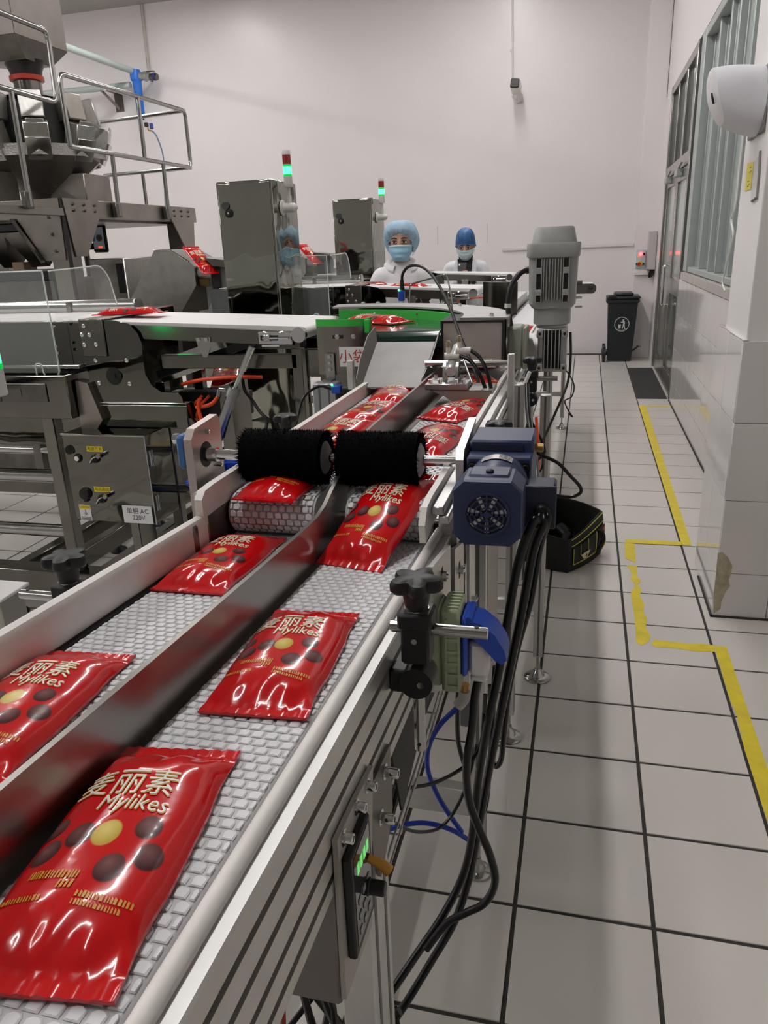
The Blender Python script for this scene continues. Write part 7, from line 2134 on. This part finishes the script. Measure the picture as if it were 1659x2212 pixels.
obj('head', MB().lathe([(0.078, 0), (0.080, 0.02), (0.080, 0.10), (0.072, 0.14)], (-6.595, fz, 4.07), (0, 0, 1), 26), BLUEF, fl_)
obj('coupling', MB().cyl((-6.52, fz, 4.12), (-6.36, fz, 4.10), 0.055, n=18).cyl((-6.44, fz, 4.11), (-6.42, fz, 4.11), 0.07, n=18), CASTALU, fl_)
obj('valve', MB().cyl((-6.36, fz, 4.10), (-6.24, fz, 4.09), 0.045, n=16).bb(-6.40, -6.28, fz - 0.02, fz + 0.02, 4.16, 4.175), DULL, fl_)
obj('blue_band', MB().cyl((-6.30, fz, 4.095), (-6.27, fz, 4.093), 0.052, n=16), mat('band_navy', (0.05, 0.05, 0.25), 0.4), fl_)
obj('wall_strut', MB().cyl((-6.48, fz, 4.1), (-6.48, WY - 0.001, 4.1), 0.014, n=8), DULL, fl_)
vl = thing('drain_valve', 'small black and blue drain valve below the blue filter', 'valve', (-6.55, fz, 3.45))
obj('body', MB().box((-6.52, fz, 3.475), (0.05, 0.05, 0.06), 0.006).cyl((-6.555, fz, 3.54), (-6.555, fz, 3.61), 0.014, n=10), BLACK, vl)
obj('coil', MB().box((-6.44, fz, 3.45), (0.045, 0.05, 0.08), 0.006), mat('coil_navy', (0.03, 0.05, 0.30), 0.4), vl)
obj('brass_elbow', MB().tube(bend([(-6.50, fz, 3.44), (-6.50, fz, 3.40), (-6.43, fz, 3.38)], 0.02), 0.012, 8), MATS['brass'], vl)
obj('tube', MB().tube(curve([(-6.43, fz, 3.38), (-6.37, fz, 3.30), (-6.36, fz + 0.1, 3.05), (-6.42, fz + 0.15, 2.7), (-6.47, fz + 0.17, 2.3), (-6.47, fz + 0.18, 2.0), (-6.40, fz + 0.15, 1.75), (-6.32, fz + 0.05, 1.45)], 7), 0.011, 8), mat('grey_blue_tube', (0.16, 0.24, 0.36), 0.4), vl)
br_ = thing('wall_bracket', 'dark steel wall bracket plate with a slanted strut behind the railing', 'bracket', (-7.1, WY, 3.7))
obj('plate', MB().bb(-7.16, -7.02, WY - 0.012, WY - 0.0005, 3.73, 4.06, 0.002), mat('rusty_steel', (0.12, 0.10, 0.085), 0.6, 0.4), br_)
obj('strut', MB().bar((-7.09, WY - 0.02, 3.77), (-7.20, WY - 0.30, 4.0), 0.03, 0.03), GANTRY, br_)
obj('arm', MB().bar((-7.09, WY - 0.02, 3.98), (-7.09, WY - 0.35, 3.98), 0.04, 0.03), GANTRY, br_)
tag(obj('wall_conduit', MB().tube([(-6.50, WY - 0.02, ROOM_Z - 0.003), (-6.51, WY - 0.02, 4.2)], 0.022, 10), mat('beige_conduit', (0.50, 0.46, 0.42), 0.5)), 'beige upright pipe on the far wall above the blue filter', 'conduit')

# ---------------------------------------------------------------- things on the pillar
dp = thing('paper_dispenser', 'white rounded plastic paper dispenser fixed high on the pillar', 'dispenser', (0.62, 3.5, 2.0))
def disp_f(u, v):
    a = 2 * math.pi * u
    hy, hz = 0.150, 0.118
    k = v
    sq = 1 - 0.30 * max(0, k - 0.25) ** 2
    x = 0.619 - 0.170 * k
    y = 3.53 + hy * sq * math.copysign(abs(math.cos(a)) ** 0.7, math.cos(a))
    z = 2.085 + hz * sq * math.copysign(abs(math.sin(a)) ** 0.7, math.sin(a)) - 0.020 * (1 - k) + 0.010 * k
    x += 0.050 * k * (-(z - 2.085) / hz) * (1 if z < 2.085 else 0.45)
    return Vector((x, y, z))
DISPM = mat('dispenser_plastic', (0.72, 0.72, 0.76), 0.4)
obj('shell', MB().grid(disp_f, 48, 12, closed_u=True), DISPM, dp)
rim = [disp_f(i / 48, 1.0) for i in range(48)]
cc = sum(rim, Vector()) / 48 + Vector((-0.014, 0, 0.004))
ring2 = [cc + (p - cc) * 0.75 + Vector((-0.008, 0, 0)) for p in rim]
dom = MB()
dom.add(rim + ring2 + [cc], [(i, (i + 1) % 48, 48 + (i + 1) % 48, 48 + i) for i in range(48)] + [(48 + i, 48 + (i + 1) % 48, 96) for i in range(48)])
obj('front_cover', dom, mat('dispenser_front', (0.72, 0.70, 0.72), 0.4), dp)
obj('latch_slot', MB().tube(curve([(0.431, 3.46, 2.10), (0.4335, 3.45, 2.085), (0.441, 3.455, 2.065)], 4), 0.0045, 6), DARKGAP, dp)
obj('back_plate', MB().box((0.6145, 3.53, 2.065), (0.010, 0.30, 0.235), 0.004), mat('dispenser_back', (0.20, 0.20, 0.21), 0.5), dp)
nt_ = thing('yellow_note', 'yellow paper note with handwriting stuck beside the plastic sleeve on the pillar', 'note', (0.62, 3.6, 1.8))
obj('paper', MB().prism([(0.619, 3.665, 1.864), (0.619, 3.530, 1.859), (0.619, 3.533, 1.759), (0.619, 3.660, 1.759)], (-0.0012, 0, 0)), mat('note_yellow', (0.72, 0.62, 0.10), 0.7), nt_)
sc2 = MB()
for (u, v) in ((1621, 362), (1622, 370), (1620, 372), (1616, 392), (1618, 398), (1615, 403)):
    p_ = {(1621, 362): (0.617, 3.582, 1.842), (1622, 370): (0.617, 3.564, 1.827), (1620, 372): (0.617, 3.582, 1.825), (1616, 392): (0.617, 3.600, 1.792), (1618, 398): (0.617, 3.573, 1.780), (1615, 403): (0.617, 3.598, 1.773)}[(u, v)]
    sc2.box(p_, (0.0008, 0.03, 0.004))
obj('handwriting', sc2, mat('grey_ink', (0.35, 0.30, 0.08), 0.7), nt_, kind='stuff')
slv = thing('plastic_sleeve', 'clear plastic document sleeve taped to the pillar next to the yellow note', 'sleeve', (0.62, 3.5, 1.7))
obj('sleeve', MB().prism([(0.619, 3.539, 1.858), (0.619, 3.424, 1.886), (0.619, 3.371, 1.713), (0.619, 3.507, 1.715)], (-0.001, 0, 0)), mat('clear_sleeve', (0.8, 0.8, 0.8), 0.15, alpha=0.35), slv)
obj('edge_tape', MB().tube([(0.617, 3.413, 1.886), (0.617, 3.384, 1.810), (0.617, 3.375, 1.724), (0.617, 3.466, 1.713)], 0.006, 6), mat('dirty_tape', (0.22, 0.20, 0.18), 0.6), slv)
cable('white_cord', 'thin white cord hanging along the window edge near the pillar', 'cord', [(0.868, 5.379, 2.148), (0.868, 5.389, 1.973), (0.868, 5.384, 1.843), (0.866, 5.385, 1.739), (0.864, 5.462, 1.674), (0.862, 5.331, 1.592), (0.862, 5.385, 1.497), (0.862, 5.477, 1.398), (0.862, 5.537, 1.296), (0.862, 5.415, 1.251)], 0.006, WHITEP, 8)

# more red bags: on the cross belts, the curve and the hoppers
def flat_bag(loc, rz, label, rx=0.0, ry=0.0):
    bag(loc, math.radians(rz), label, rx=math.radians(rx), ry=math.radians(ry))
flat_bag((-1.72, 2.72, 1.3915), 100, 'red snack bag riding over the joint of the first white belt', ry=2)
flat_bag((-0.72, 2.70, 1.3475), 60, 'red snack bag rounding the dark green curve belt')
flat_bag((-1.05, 4.72, 1.362), 75, 'red snack bag on the second white belt in front of the smock worker')
flat_bag((-1.32, 4.80, 1.370), 110, 'red snack bag half hidden at the start of the second white belt')
flat_bag((-2.29, 4.47, 1.565), 60, 'red snack bag standing up on the triangular hopper', rx=38)
flat_bag((-2.29, 6.47, 1.565), 60, 'red snack bag standing up on the small hopper between the towers', rx=38)
flat_bag((-1.45, 2.95, 1.12), 20, 'red snack bag fallen under the first white belt', rx=15)
